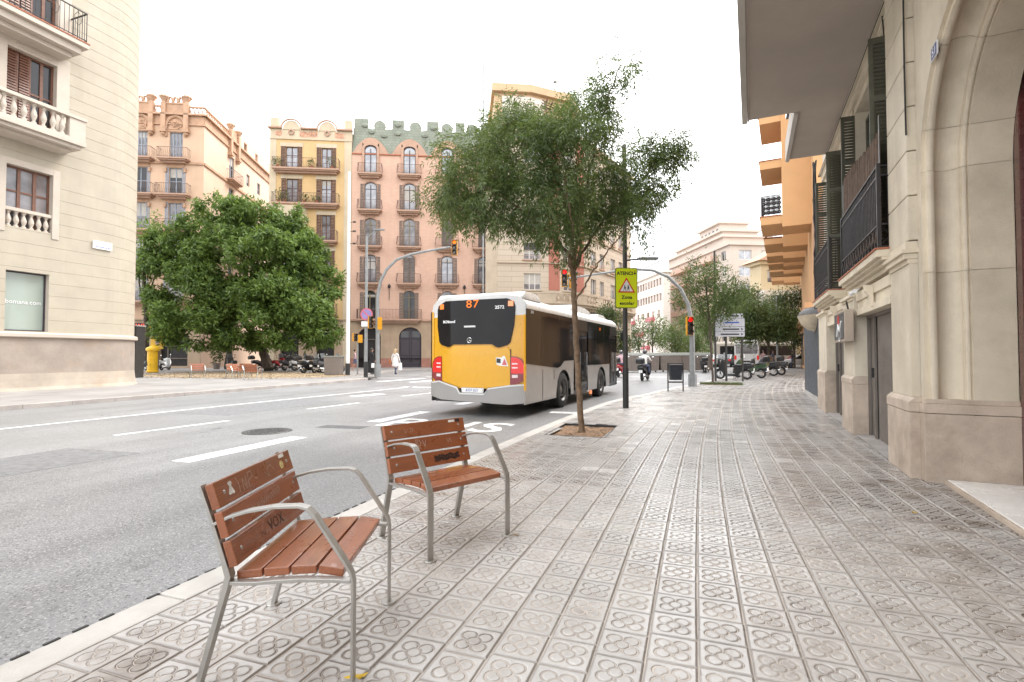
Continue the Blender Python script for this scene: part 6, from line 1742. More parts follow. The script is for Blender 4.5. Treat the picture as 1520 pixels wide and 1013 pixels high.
# ================================================================== BENCHES
def make_bench(label, cat='chair', graffiti=0):
    t = thing('street_chair', label, cat)
    W = .335
    side = [(-.285, 0), (-.285, .40), (-.278, .435), (-.255, .475), (-.13, .665), (-.105, .69), (-.07, .700), (.03, .698), (.13, .682), (.20, .662), (.262, .632)]
    def arm():
        mb = MB(); mb.strap(side, -.021, .021, [.011] * 3 + [.012] * 8); return mb.mesh('arm_and_leg', M['alu'], bevel=.002)
    back = [(.315, 0), (.208, .395), (.200, .43), (.207, .455), (.250, .60), (.284, .70), (.314, .785)]
    def rear():
        mb = MB(); mb.strap(back, -.020, .020, [.020, .022, .024, .022, .014, .012, .011])
        mb.strap([(.20, .404), (.10, .401), (.03, .407), (-.08, .412), (-.18, .410), (-.275, .404)], -.017, .017, .014); return mb.mesh('rear_leg', M['alu'], bevel=.002)
    for sx in (-W, W):
        put('arm_and_leg', cached(('arm',), arm), t, (sx, 0, 0)); put('rear_leg', cached(('rear',), rear), t, (sx - .0, 0, 0))
        for k, (y, z) in enumerate([(-.285, 0), (.315, 0)]):
            put('foot_plate', cached(('foot',), lambda: MB().lathe([(.0001, .006), (.036, .006), (.04, 0)], 12).mesh('foot_plate', M['alu'])), t, (sx, y, 0.001))
    # seat slats (front two tip down), back slats
    def slat(w, th, L): return lambda: MB().box(-L/2, L/2, -w/2, w/2, -th/2, th/2).mesh('slat', M['wood'], bevel=.004)
    L = 2 * W - .046
    for (y, z, a) in ((.135, .424, -5), (.028, .432, -4), (-.080, .438, -2), (-.188, .432, 9)):
        o = put('seat_slat', cached(('ss',), slat(.100, .034, L)), t, (0, y, z)); o.rotation_euler.x = R(a)
    for k, (y, z, a) in enumerate(((.212, .520, 73), (.247, .632, 73), (.283, .742, 72))):
        o = put('back_slat', cached(('bs',), slat(.104, .034, 2 * W + .044)), t, (0, y - .022, z)); o.rotation_euler.x = R(-180 + a + 180)
        for sx in (-.30, .30):
            put('bolt', cached(('bolt',), lambda: MB().lathe([(.0001, .0195), (.006, .0195), (.009, .017)], 8).mesh('bolt', M['alu'])), o, (sx, 0, 0))
        if graffiti:
            # scratches lie on the seat-facing side of the slat: local -z? face chosen below
            fz = .0178
            mk_ = lambda pts, r, m_: MB().strap  # placeholder
            def stroke(pts, m_, w=.0022):
                mb = MB()
                for (a_, b_) in zip(pts, pts[1:]):
                    d = Vector((b_[0] - a_[0], b_[1] - a_[1])); 
                    if d.length < 1e-5: continue
                    n = Vector((-d.y, d.x)).normalized() * w
                    mb.q([(a_[0] - n.x, a_[1] - n.y, fz), (a_[0] + n.x, a_[1] + n.y, fz), (b_[0] + n.x, b_[1] + n.y, fz), (b_[0] - n.x, b_[1] - n.y, fz)])
                return mb.build('scratched_tag', m_, o, fixn=False)
            rg_ = random.Random(graffiti * 10 + k)
            if graffiti == 1 and k == 2:
                for p in ([(-.27, -.02), (-.24, .03)], [(-.26, .03), (-.235, -.022)], [(-.255, -.02), (-.25, .03)]): stroke(p, M['sticker'], .007)
                for p in ([(-.20, .035), (-.185, -.0), (-.19, -.03)], [(-.16, -.035), (-.15, .02), (-.13, -.03), (-.12, .03)], [(-.11, -.03), (-.10, .03), (-.07, .035), (-.06, .01), (-.10, -.0)], [(-.05, -.005), (-.02, -.01)]): stroke(p, M['scratch'], .0025)
                stroke([(.05, .0), (.09, -.03), (.08, .01), (.12, .02), (.15, -.01)], M['scratch'], .002)
                mb = MB(); mb.q([(.235 + .022 * math.cos(2*math.pi*j/8), -.005 + .022 * math.sin(2*math.pi*j/8), fz) for j in range(8)]); mb.build('yellow_sticker', M['sticker_y'], o, fixn=False)
                mb = MB(); mb.q([(.225, .028, fz), (.285, .028, fz), (.285, .046, fz), (.225, .046, fz)]); mb.build('white_label', M['sticker'], o, fixn=False)
            elif graffiti == 1 and k == 1:
                pts = []; x = -.10
                stroke([(-.14, -.03), (-.11, .01)], M['scratch'], .0026); stroke([(-.14, .01), (-.105, -.03)], M['scratch'], .0026)
                for j in range(40): pts.append((x + .0062 * j + .006 * math.sin(j * 2.9), -.008 + .018 * math.sin(j * 2.1) + .004 * math.sin(j * .7) + .0005 * j))
                stroke(pts, M['scratch'], .0018)
            elif graffiti == 1 and k == 0:
                text('marker_tag', 'VOX', o, (.02, .0, fz + .0005), (0, 0, 0), M['marker'], .07, 0.0)
                stroke([(-.13, -.02), (-.12, .0), (-.10, -.02), (-.09, .005)], M['marker'], .0015)
            elif graffiti == 2 and k == 2:
                stroke([(-.20, .015), (-.19, -.02), (-.17, .01)], M['scratch'], .0015); stroke([(-.15, -.02), (-.145, .015), (-.12, .0), (-.14, -.018)], M['scratch'], .0015)
                mb = MB(); mb.q([(.205, .024, fz), (.265, .024, fz), (.265, .042, fz), (.205, .042, fz)]); mb.build('white_label', M['sticker'], o, fixn=False)
                mb = MB(); mb.q([(.275, .022, fz), (.315, .022, fz), (.315, .046, fz), (.275, .046, fz)]); mb.build('dark_label', M['marker'], o, fixn=False)
            elif graffiti == 2 and k == 1:
                for p in ([(-.12, .04), (-.11, -.03)], [(-.105, .04), (-.10, -.035)], [(-.09, .035), (-.075, .01), (-.09, -.01), (-.08, -.035)], [(-.06, .03), (-.045, -.02), (-.03, .03)]): stroke(p, M['scratch'], .003)
                stroke([(.16, .02), (.17, -.01), (.19, .02), (.20, -.015)], M['scratch'], .002)
            elif graffiti == 2 and k == 0:
                for q_ in range(3):
                    pts = [(.02 + .008 * j + .004 * math.sin(j * 3.1 + q_), .0 + .028 * math.sin(j * 2.3 + q_ * 2)) for j in range(30)]
                    stroke(pts, M['marker'], .0022)
                stroke([(-.14, .0), (-.12, .02), (-.11, -.01)], M['marker'], .0018)
    return t
def place_bench(t, fl, fr, bl_, br_):
    """feet: front-left(near), front-right, back-left, back-right -> position and heading"""
    cx = sum(p[0] for p in (fl, fr, bl_, br_)) / 4; cy = sum(p[1] for p in (fl, fr, bl_, br_)) / 4
    fx, fy = (fl[0] + fr[0]) / 2 - cx, (fl[1] + fr[1]) / 2 - cy
    t.location = (cx, cy, 0); t.rotation_euler.z = math.atan2(fy, fx) + math.pi / 2
b1_ = make_bench('nearest wood slat street chair, cut by the picture foot, with VOX scrawled on its back', graffiti=1)
place_bench(b1_, (-1.23, 1.71), (-1.53, 2.37), (-1.79, 1.50), (-2.09, 2.15))
b2_ = make_bench('second wood slat street chair, between the nearest chair and the pavement tree', graffiti=2)
place_bench(b2_, (-1.54, 2.88), (-1.25, 3.48), (-2.11, 3.18), (-1.78, 3.73))
b3_ = make_bench('plaza street chair seen from behind, nearest the big leafy tree')
b3_.location = (-21.5, 20.5, 0); b3_.rotation_euler.z = R(202); b3_['group'] = 'street chairs on the plaza'
for (x, y, a, lb) in ((-23.6, 21.3, 82, 'plaza street chair facing right, left of the one seen from behind'), (-24.2, 22.4, 20, 'plaza street chair tucked behind the one facing right'),
                      (-26.4, 21.3, 60, 'leftmost plaza street chair by the yellow column'), (-25.7, 23.2, 150, 'rearmost plaza street chair in the left seating group')):
    c = copy_tree(b3_); c.location = (x, y, 0); c.rotation_euler.z = R(a); c['label'] = lb

# ================================================================== BUS
BA = math.atan(344 / 755.0) - YAW
bus = thing('city_bus', 'yellow and silver city bus on route 87 driving away', 'bus', (-3.496, 10.728, ROAD_Z), -BA)
# local: x=0 right rear corner, body to x=-2.5, y forward to 9.0, z from the road
W, L, ZB, ZR = 2.5, 9.02, .31, 2.55
Y_, S_, WH, GL, BK = M['bus_yellow'], M['bus_grey'], M['bus_white'], M['bus_glass'], M['bus_black']
wy = [2.74, 6.74]; wr = .60; wz = .36
def side_skin(mb, x, sgn, step=None):
    """lower silver side with wheel arches: polygon strips in yz at x"""
    pass
def arch_side(x0, x1, y0, y1, zb, zt, centres, rad, mb, mi=0, zc=.40):
    """panel between y0..y1, zb..zt minus round arches"""
    ys_ = [y0]
    for c in centres:
        if y0 < c < y1: ys_ += [c - rad + 2 * rad * k / 12 for k in range(13)]
    ys_.append(y1)
    def low(y):
        for c in centres:
            if abs(y - c) < rad: return max(zb, zc + math.sqrt(max(0, rad * rad - (y - c) ** 2)))
        return zb
    for a, b in zip(ys_, ys_[1:]):
        if b - a < 1e-6: continue
        m_ = (a + b) / 2; la, lb_ = low(a + 1e-5), low(b - 1e-5)
        mb.q([(x0, a, la), (x0, b, lb_), (x0, b, zt), (x0, a, zt)], mi)
        mb.q([(x1, a, la), (x0, a, la), (x0, b, lb_), (x1, b, lb_)], mi)
# right side (visible)
mb = MB(); arch_side(0, -.06, .12, 3.60, ZB, 1.10, [2.74], .62, mb); arch_side(0, -.06, 5.05, 7.86, ZB, 1.12, [6.74], .62, mb); mb.build('side_panel', S_, bus)
mb = MB(); arch_side(-W, -W + .06, .12, L - .2, ZB, 1.12, wy, .62, mb); mb.build('side_panel', S_, bus)
# window band, slightly proud black glass with silver beltline dip behind the rear axle
def side_glass(x, sg):
    mb = MB()
    pr = [(.10, 1.22), (2.2, 1.08), (2.45, 1.12), (2.75, 1.26), (3.58, 1.27), (3.58, 2.46), (.10, 2.46)]
    mb.prism(pr, x, x + .012 * sg, 'yz'); return mb
o = side_glass(0, 1).build('side_window', GL, bus)
mb = MB(); mb.prism([(.1, 1.04), (3.6, 1.04), (3.6, 1.28), (2.75, 1.27), (2.45, 1.13), (2.2, 1.09), (.1, 1.23)], -.03, .004, 'yz'); mb.build('belt_panel', S_, bus)
mb = MB(); mb.prism([(5.07, 1.10), (7.84, 1.10), (7.84, 2.46), (5.07, 2.46)], 0, .012, 'yz'); mb.build('side_window', GL, bus)
mb = MB(); mb.prism([(.1, 1.1), (8.9, 1.1), (8.9, 2.46), (.1, 2.46)], -W - .012, -W, 'yz'); mb.build('side_window', GL, bus)
for y in (1.05, 2.35, 3.58, 6.0, 7.0):
    mb = MB(); mb.box(.012, .0145, y - .008, y + .008, 1.25, 2.44); mb.build('window_gasket', BK, bus)
mb = MB(); mb.box(-.02, .006, 1.14, 1.155, .34, 1.07); mb.box(-.02, .006, 1.95, 1.958, .8, 1.07); mb.build('panel_seam', BK, bus)
# doors: double glazed leaves
for (a, b) in ((3.66, 5.02), (7.92, 8.94)):
    mb = MB(); m_ = (a + b) / 2
    mb.box(-.05, -.02, a, b, .28, 2.12); do = mb.build('door', M['bus_black'], bus)
    for (p, q_) in ((a + .05, m_ - .03), (m_ + .03, b - .05)):
        mb = MB(); mb.box(-.02, .004, p, q_, .40, 2.02); mb.build('door_glass', GL, do, bevel=.01)
        mb = MB(); mb.tube([(.03, q_ - .12, .8), (.03, q_ - .12, 1.5)], .012, 5); mb.build('grab_rail', M['chrome'], do)
    mb = MB(); mb.box(-.05, .008, a, b, 2.13, 2.46); mb.build('door_header', BK, do)
mb = MB(); mb.box(.0085, .013, 3.75, 4.7, 2.2, 2.36); hs_ = mb.build('side_display', BK, bus)
mb = MB(); mb.box(.0135, .016, 3.80, 3.98, 2.21, 2.35); mb.build('route_patch', M['amber'], bus)
text('side_lettering', '87', bus, (.0165, 6.5, 2.28), (R(90), 0, R(90)), M['led'], .14, .001)
text('fleet_number', '2572', bus, (.014, .45, 2.40), (R(90), 0, R(90)), M['white_print'], .09, .001)
# roof
mb = MB()
rp = [(-W, 2.46), (-W - .012, 2.50), (-W + .03, 2.62), (-W + .16, 2.72), (-W + .5, 2.78), (-.5, 2.78), (-.16, 2.72), (-.03, 2.62), (.012, 2.50), (0, 2.46)]
n = len(rp)
for (y, f) in ((.16, .985), (.22, 1.0), (8.9, 1.0), (9.0, .96)):
    for (x, z) in rp: mb.v.append((x, y, 2.46 + (z - 2.46) * f))
for k in range(3):
    for j in range(n - 1): mb.f.append((k*n + j, (k+1)*n + j, (k+1)*n + j + 1, k*n + j + 1)); mb.m.append(0)
mb.f.append(tuple(range(n))); mb.m.append(0); mb.f.append(tuple(3*n + j for j in reversed(range(n)))); mb.m.append(0)
mb.build('roof', WH, bus, smooth=True)
def pod(y0, y1, x0, x1, z1):
    m2 = MB(); m2.prism([(y0, 2.70), (y1, 2.70), (y1 - .12 * (y1 - y0), z1 - .08), (y1 - .35 * (y1 - y0), z1), (y0 + .15, z1), (y0, z1 - .12)], x0, x1, 'yz'); return m2.build('roof_pod', WH, bus, bevel=.03, smooth=True)
pod(.17, 1.35, -2.38, -.10, 2.88); pod(4.3, 6.6, -2.2, -.3, 2.95); pod(7.3, 8.7, -2.2, -.3, 2.88)
# rear end: corner columns, window, hatch, bumper
def rear_curve(x):
    t = (x + W / 2) / (W / 2); return .13 * (abs(t) ** 3.2)       # rear face bends forward at the sides
def rear_panel(name, outline, matl, off=0.0, th=.05, parent=bus, ncut=20):
    """polygon (x,z) on the curved rear face, cut in vertical strips so it follows the curve"""
    bm = bmesh.new(); vs_ = [bm.verts.new((x, 0, z)) for x, z in outline]; bm.faces.new(vs_)
    xs0, xs1 = min(p[0] for p in outline), max(p[0] for p in outline)
    for k in range(1, ncut):
        x = xs0 + (xs1 - xs0) * k / ncut
        bmesh.ops.bisect_plane(bm, geom=bm.verts[:] + bm.edges[:] + bm.faces[:], plane_co=(x, 0, 0), plane_no=(1, 0, 0))
    r = bmesh.ops.extrude_face_region(bm, geom=bm.faces[:])
    ve = [v for v in r['geom'] if isinstance(v, bmesh.types.BMVert)]
    for v in ve: v.co.y += th
    for v in bm.verts: v.co.y += rear_curve(v.co.x) + off
    bmesh.ops.recalc_face_normals(bm, faces=bm.faces)
    me = bpy.data.meshes.new(name); bm.to_mesh(me); bm.free(); me.materials.append(matl)
    me.polygons.foreach_set('use_smooth', [True] * len(me.polygons))
    try: me.set_sharp_from_angle(angle=R(30))
    except Exception: pass
    return put(name, me, parent)
rear_panel('rear_body', [(-2.49, .64), (-.01, .64), (-.01, 2.32), (-2.49, 2.32)], Y_, .02, .2)
rear_panel('corner_cap', [(-2.49, 2.32), (-.01, 2.32), (-.01, 2.44), (-2.49, 2.44)], WH, .018, .2)
rear_panel('rear_top', [(-2.49, 2.43), (-.01, 2.43), (-.03, 2.62), (-.16, 2.73), (-.5, 2.80), (-2.0, 2.80), (-2.34, 2.73), (-2.47, 2.62)], WH, .012, .2)
gw = [(-2.26, 2.60), (-2.30, 2.50), (-2.30, 2.10), (-2.24, 1.72), (-2.17, 1.66), (-1.98, 1.605), (-1.93, 1.61), (-1.84, 1.665), (-.80, 1.665), (-.70, 1.60), (-.63, 1.585), (-.43, 1.64), (-.36, 1.70), (-.27, 2.10), (-.24, 2.50), (-.27, 2.62), (-.42, 2.70), (-2.05, 2.70)]
rear_panel('rear_window', gw, M['bus_glass'], -.012, .03)
hatch = [(-2.22, 1.63), (-1.98, 1.56), (-1.90, 1.57), (-1.82, 1.63), (-.82, 1.63), (-.72, 1.565), (-.62, 1.545), (-.42, 1.59), (-.36, 1.50), (-.36, .74), (-.95, .665), (-1.62, .67), (-2.22, .82)]
rear_panel('engine_hatch', hatch, Y_, -.006, .03)
rear_panel('hatch_gap', [(-.36, 1.55), (-.345, 1.55), (-.345, .745), (-.36, .74)], M['bus_black'], -.001, .01)
bp_ = [(-2.50, .76), (-2.46, .77), (-2.22, .80), (-1.70, .66), (-1.62, .53), (-.98, .53), (-.88, .655), (-.36, .735), (-.02, .76), (-.0, .34), (-.36, .30), (-2.16, .36), (-2.45, .42), (-2.50, .46)]
rear_panel('bumper', bp_, M['bus_grey'], -.035, .16)
rear_panel('bumper_lip', [(-2.46, .775), (-2.22, .805), (-1.70, .665), (-1.62, .535), (-.98, .535), (-.88, .66), (-.36, .74), (-.02, .765), (-.02, .73), (-.34, .705), (-.90, .625), (-.99, .50), (-1.63, .50), (-1.72, .63), (-2.22, .77), (-2.46, .74)], WH, -.045, .02)
rear_panel('plate_recess', [(-1.60, .655), (-1.0, .655), (-1.02, .54), (-1.58, .54)], WH, -.01, .03)
pt_ = rear_panel('number_plate', [(-1.57, .645), (-1.04, .645), (-1.04, .55), (-1.57, .55)], M['plate'], -.02, .01)
text('plate_lettering', '6337 JGY', pt_, (-1.305, -.022, .598), (R(90), 0, 0), M['blue_print'], .085, .001)
for sx in (0, 1):
    o_ = [(-.34, 1.38), (-.22, 1.385), (-.10, 1.33), (-.03, 1.22), (-.02, .92), (-.06, .84), (-.16, .775), (-.35, .745)]
    if sx: o_ = [(-2.5 - x, z) for x, z in o_][::-1]
    tl = rear_panel('tail_light', o_, M['tail_dark'], -.015, .06)
    i_ = [(-.33, 1.36), (-.21, 1.36), (-.11, 1.30), (-.05, 1.20), (-.045, 1.00), (-.33, 1.00)]
    if sx: i_ = [(-2.5 - x, z) for x, z in i_][::-1]
    rear_panel('red_lens', i_, M['tail_red'], -.020, .02, tl, 6)
    for (z, h_, m_) in ((1.20, .035, 'tail_clear'), (1.11, .035, 'tail_clear'), (.90, .07, 'tail_clear')):
        q_ = [(-.31, z), (-.18, z + .005), (-.18, z + h_), (-.31, z + h_)]
        if sx: q_ = [(-2.5 - x, zz_) for x, zz_ in q_][::-1]
        rear_panel('clear_lens', q_, M[m_], -.024, .01, tl, 3)
    q_ = [(-.40, 2.52), (-.28, 2.52), (-.28, 2.64), (-.40, 2.64)]
    if sx: q_ = [(-2.5 - x, zz_ - .01) for x, zz_ in q_][::-1]
    rear_panel('amber_lamp', q_, M['amber'], -.022, .02, bus, 3)
text('route_number', '87', bus, (-1.30, -.016, 2.595), (R(90), 0, 0), M['led'], .26, .002, 1.25, 1.1)
text('fleet_number', '2572', bus, (-.60, -.008, 2.50), (R(90), 0, 0), M['white_print'], .10, .002, 1.2, 1.0, .003)
text('wifi_lettering', 'BCNmovil', bus, (-1.93, -.012, 2.20), (R(90), 0, R(-3)), M['white_print'], .085, .002, 1.0, .95, .003)
rear_panel('third_brake_light', [(-1.52, 2.06), (-1.22, 2.06), (-1.22, 2.10), (-1.52, 2.10)], WH, -.018, .01, bus, 3)
mb = MB(); mb.lathe([(.05, -.003), (.058, -.008), (.066, -.003)], 20, (-1.38, -.012, 1.76), 'y')
for k in range(3):
    t_ = math.pi / 2 + k * 2 * math.pi / 3; mb.tube([(-1.38, -.018, 1.76), (-1.38 + .055 * math.cos(t_), -.018, 1.76 + .055 * math.sin(t_))], .006, 4)
mb.build('star_emblem', M['chrome'], bus)
st = rear_panel('warning_sticker', [(-.68, 1.20), (-.60, 1.17), (-.40, 1.16), (-.48, 1.39), (-.52, 1.40), (-.56, 1.36), (-.70, 1.36)], M['plate'], -.009, .004, bus, 4)
rear_panel('dark_print', [(-.68, 1.24), (-.58, 1.23), (-.58, 1.33), (-.68, 1.34)], M['black_print'], -.011, .003, st, 2); rear_panel('red_print', [(-.55, 1.19), (-.43, 1.185), (-.49, 1.34)], M['sign_pink'], -.011, .003, st, 2)
mb = MB(); mb.box(-W - .001, -W + .06, .12, .6, 1.1, 2.46); mb.build('side_pillar', Y_, bus)
mb = MB(); mb.prism([(-.02, .12), (.004, .12), (.006, .03), (-.03, .05)], .62, 2.32, 'xy'); mb.build('side_pillar', Y_, bus)
mb = MB(); mb.prism([(-.02, .13), (.004, .13), (.006, .03), (-.03, .05)], ZB, .62, 'xy'); mb.build('side_pillar', S_, bus)
mb = MB(); mb.box(-W + .06, -.06, .2, L - .1, .30, .36); mb.build('floor_pan', BK, bus)
mb = MB(); mb.box(-W + .1, -.1, .25, L - .2, .37, 2.46); 
mb.build('interior_shell', BK, bus)
mb = MB(); mb.prism([(-W, .3), (0, .3), (0, 1.1), (.0, 2.5), (-W, 2.5), (-W, 1.1)], L - .02, L, 'xz'); mb.build('windscreen', GL, bus)
def wheel(rad, w, name='wheel'):
    t = MB().lathe([(rad * .62, -w/2), (rad * .9, -w/2), (rad, -w/2 + .03), (rad, w/2 - .03), (rad * .9, w/2), (rad * .62, w/2), (rad*.62, -w/2)], 28, axis='x').mesh('tyre', M['rubber'], smooth=True)
    r_ = MB().lathe([(rad * .63, -w/2 + .01), (rad * .56, -w/2 + .04), (rad * .5, -w*.1), (rad * .3, w * .15), (rad * .16, w * .3), (.001, w * .32)], 24, axis='x')
    for k in range(8):
        t2 = 2 * math.pi * k / 8; r_.ball((w * .18, rad * .27 * math.cos(t2), rad * .27 * math.sin(t2)), rad * .035, 6)
    r_ = r_.lathe([(rad * .63, w/2 - .01), (rad * .5, w * .05), (rad * .3, w * .15)], 24, axis='x').mesh('rim', M['rim'], smooth=True)
    return t, r_
tyre, rim = wheel(.47, .29)
for x in (-.16, -W + .16):
    for y in wy:
        t = put('tyre', tyre, bus, (x, y, .47)); r_ = put('rim', rim, t)
        if x < -1: t.rotation_euler.z = math.pi
for y in wy:
    mb = MB(); mb.lathe([(.60, -.5), (.60, -.02)], 24, (0, y, .42), 'x', a0=-.2, a1=math.pi + .2); mb.build('wheel_arch', BK, bus)
mb = MB(); mb.tube([(.0, 8.9, 2.30), (.22, 9.05, 2.32), (.24, 9.1, 2.2)], .02, 6); mb.box(.14, .34, 9.06, 9.12, 1.95, 2.28); mb.build('mirror', BK, bus, bevel=.02)
mb = MB(); mb.box(-.03, .006, 5.3, 5.5, .18, .30); mb.build('step_reflector', M['amber'], bus)

# ================================================================== STREET FURNITURE
def lamp_head(mb, x, y, z, L=.75, ang=0): 
    mb.prism([(0, 0), (L, .02), (L, .09), (.1, .12), (0, .06)], -.12, .12, 'xz')
# dark column carrying the school sign and a lamp arm
sp = thing('lamp_column', 'tall dark grey lamp column standing on the pavement behind the young tree', 'lamp post', (-1.52, 12.68, 0))
mb = MB(); mb.tube([(0, 0, 0), (0, 0, .98)], .072, 14); mb.build('base_sleeve', M['pole_black'], sp, smooth=True)
mb = MB(); mb.tube([(0, 0, .98), (0, 0, 6.5)], [.060, .050], 14); mb.build('pole', M['pole_dark'], sp, smooth=True)
ax = Vector((math.cos(YAW), math.sin(YAW), 0))
mb = MB(); mb.tube([(0, 0, 3.62), tuple(ax * .35 + Vector((0, 0, 3.66)))], .022, 8); mb.build('arm', M['pole_dark'], sp)
mb = MB(); mb.box(0, .50, -.09, .09, -.015, .045); mb.build('lamp_head', M['pole_grey'], sp, bevel=.02)
for c in bpy.data.objects:
    if c.parent == sp and c.name.startswith('lamp_head'): c.location = tuple(ax * .3 + Vector((0, 0, 3.65))); c.rotation_euler.z = YAW
sg = thing('school_sign', 'fluorescent yellow ATENCIÓ Zona escolar warning sign clamped to the dark column', 'sign', (-1.52 - .0, 12.68 - .0, 0), YAW + R(6))
sgm = MB(); rr0 = .035
def rrect(x0, x1, z0, z1, r, n=5):
    pts = []
    for (cx, cz, a) in ((x1 - r, z1 - r, 0), (x0 + r, z1 - r, 90), (x0 + r, z0 + r, 180), (x1 - r, z0 + r, 270)):
        for k in range(n + 1): t = R(a + 90 * k / n); pts.append((cx + r * math.cos(t), cz + r * math.sin(t)))
    return pts
sgm.prism(rrect(-.275, .275, 2.44, 3.42, .05), -.10, -.075); sb = sgm.build('sign_board', M['fluo'], sg)
mb = MB(); o_ = rrect(-.278, .278, 2.437, 3.423, .052); i_ = rrect(-.262, .262, 2.453, 3.407, .042)
for k in range(len(o_)):
    k2 = (k + 1) % len(o_); mb.q([(o_[k][0], -.103, o_[k][1]), (o_[k2][0], -.103, o_[k2][1]), (i_[k2][0], -.103, i_[k2][1]), (i_[k][0], -.103, i_[k][1])]); mb.q([(o_[k][0], -.103, o_[k][1]), (o_[k2][0], -.103, o_[k2][1]), (o_[k2][0], -.072, o_[k2][1]), (o_[k][0], -.072, o_[k][1])])
mb.build('rim', mat('sign_rim_green', (.10, .15, .02), .5, var=0), sg, fixn=False)
text('lettering', 'ATENCIÓ', sb, (.01, -.102, 3.285), (R(90), 0, 0), M['black_print'], .115, .001, 1.0, 1.0, .004)
text('lettering', 'Zona', sb, (.01, -.102, 2.70), (R(90), 0, 0), M['black_print'], .11, .001, 1.05, 1.1, .004)
text('lettering', 'escolar', sb, (.01, -.102, 2.555), (R(90), 0, 0), M['black_print'], .11, .001, 1.05, 1.1, .004)
def tri(cx, cz, h, r_): return [(cx + h * math.cos(R(90 + 120 * k)) , cz + h * math.sin(R(90 + 120 * k))) for k in range(3)]
mb = MB(); mb.prism(tri(.0, 2.94, .245, 0), -.108, -.101); mb.build('warning_triangle', M['red_print'], sb)
mb = MB(); mb.prism(tri(.0, 2.94, .185, 0), -.112, -.1085); mb.build('triangle_field', M['plate'], sb)
mb = MB()
for (x, s_) in ((-.045, 1.0), (.04, .9)):
    z0 = 2.86; mb.q([(x - .018, -.1145, z0 + .05), (x + .018, -.1145, z0 + .05), (x + .016, -.1145, z0 + .11), (x - .016, -.1145, z0 + .11)]); mb.q([(x + .014 * math.cos(t), -.1145, z0 + .13 + .014 * math.sin(t)) for t in np.linspace(0, 6, 8)])
    for (xa, xb) in ((-.01, -.035), (.01, .03)): mb.q([(x + xa - .006, -.1145, z0 + .05), (x + xa + .006, -.1145, z0 + .05), (x + xb + .006, -.1145, z0), (x + xb - .006, -.1145, z0)])
    mb.q([(x - .015, -.1145, z0 + .10), (x + .045, -.1145, z0 + .065), (x + .045, -.1145, z0 + .055), (x - .015, -.1145, z0 + .085)])
mb.build('children_figures', M['black_print'], sb, fixn=False)
mb = MB(); mb.box(-.05, .05, -.075, .07, 2.6, 2.64); mb.box(-.05, .05, -.075, .07, 3.2, 3.24); mb.build('clamp', M['iron'], sg)

def signal_head(parent, loc, rz, lit=0, name='signal_head', n=3, s=1.0, case='sig_yellow'):
    """signal head > lens; front faces local -Y"""
    h = .24 * s; o = put(name, cached(('sh', n, s, case), lambda: (lambda m_: (m_.box(-.13*s, .13*s, 0, .16*s, 0, n * h), m_)[1])(MB()).mesh(name, M[case], bevel=.015)), parent, loc, rz)
    put('visor_board', cached(('vb', n, s), lambda: (lambda m_: (m_.box(-.105*s, .105*s, -.006, -.001, .015, n * h - .015), m_)[1])(MB()).mesh('visor_board', M['sig_black'])), o, (0, 0, 0))
    for k in range(n):
        lens = MB(); lens.lathe([(.0001, -.02), (.06 * s, -.015), (.085 * s, -.007)], 14, (0, 0, h * (n - 1 - k) + h / 2), 'y')
        lens.build('lens', (M['lamp_red'] if lit == 1 else M['lamp_amber']) if k == 0 and lit else M['lamp_off'], o, smooth=True)
        m2 = MB(); m2.lathe([(.098 * s, -.14), (.105 * s, -.007)], 12, (0, 0, h * (n - 1 - k) + h / 2), 'y', a0=R(-10), a1=R(190)); m2.build('visor', M['sig_black'], o)
    return o
# signal with long curved arm, right (near corner) : arm reaches left over the road
tl = thing('traffic_light', 'traffic light with curved grey arm and red signal by the litter bin', 'traffic light', (0.04, 22.2, 0))
axl = Vector((-math.cos(YAW), -math.sin(YAW), 0))
pr = [(0, 3.2), (.06, 4.0), (-.12, 0)]
def at_px(px, py, depth):
    x, y = cw(px, depth); return Vector((x, y, CAM_H + (527 - py) / 755.0 * depth))
D0 = -0.04 * math.sin(YAW) + 22.2 * math.cos(YAW)
base = Vector((0.04, 22.2, 0))
arm = [at_px(1027, 480, D0), at_px(1022, 452, D0), at_px(1012, 430, D0), at_px(993, 411, D0), at_px(970, 401, D0), at_px(940, 399, D0), at_px(905, 404, D0), at_px(865, 410, D0), at_px(843, 413, D0)]
arm = [p - base for p in arm]
mb = MB(); mb.tube([(0, 0, 0), (0, 0, .5)], .17, 12); mb.tube([(0, 0, .5), (0, 0, 2.2)], [.115, .10], 12)
mb.tube([(0, 0, 2.2)] + [tuple(p) for p in arm], [.10, .095, .085, .075, .065, .058, .052, .045, .04, .036], 10)
mb.build('pole', M['pole_grey'], tl, smooth=True)
signal_head(tl, tuple(at_px(1025, 498, D0) - base + Vector((0, -.2, 0))), YAW * 1.0, 1, s=1.05, case='sig_yellow')
signal_head(tl, tuple(arm[-1] + axl * .12 + Vector((0, -.05, -.35))), YAW * 1.0 - R(8), 1, s=1.0)
signal_head(tl, tuple(arm[-1] + axl * -.16 + Vector((0, .35, -.38))), YAW + R(95), 0, s=1.0)
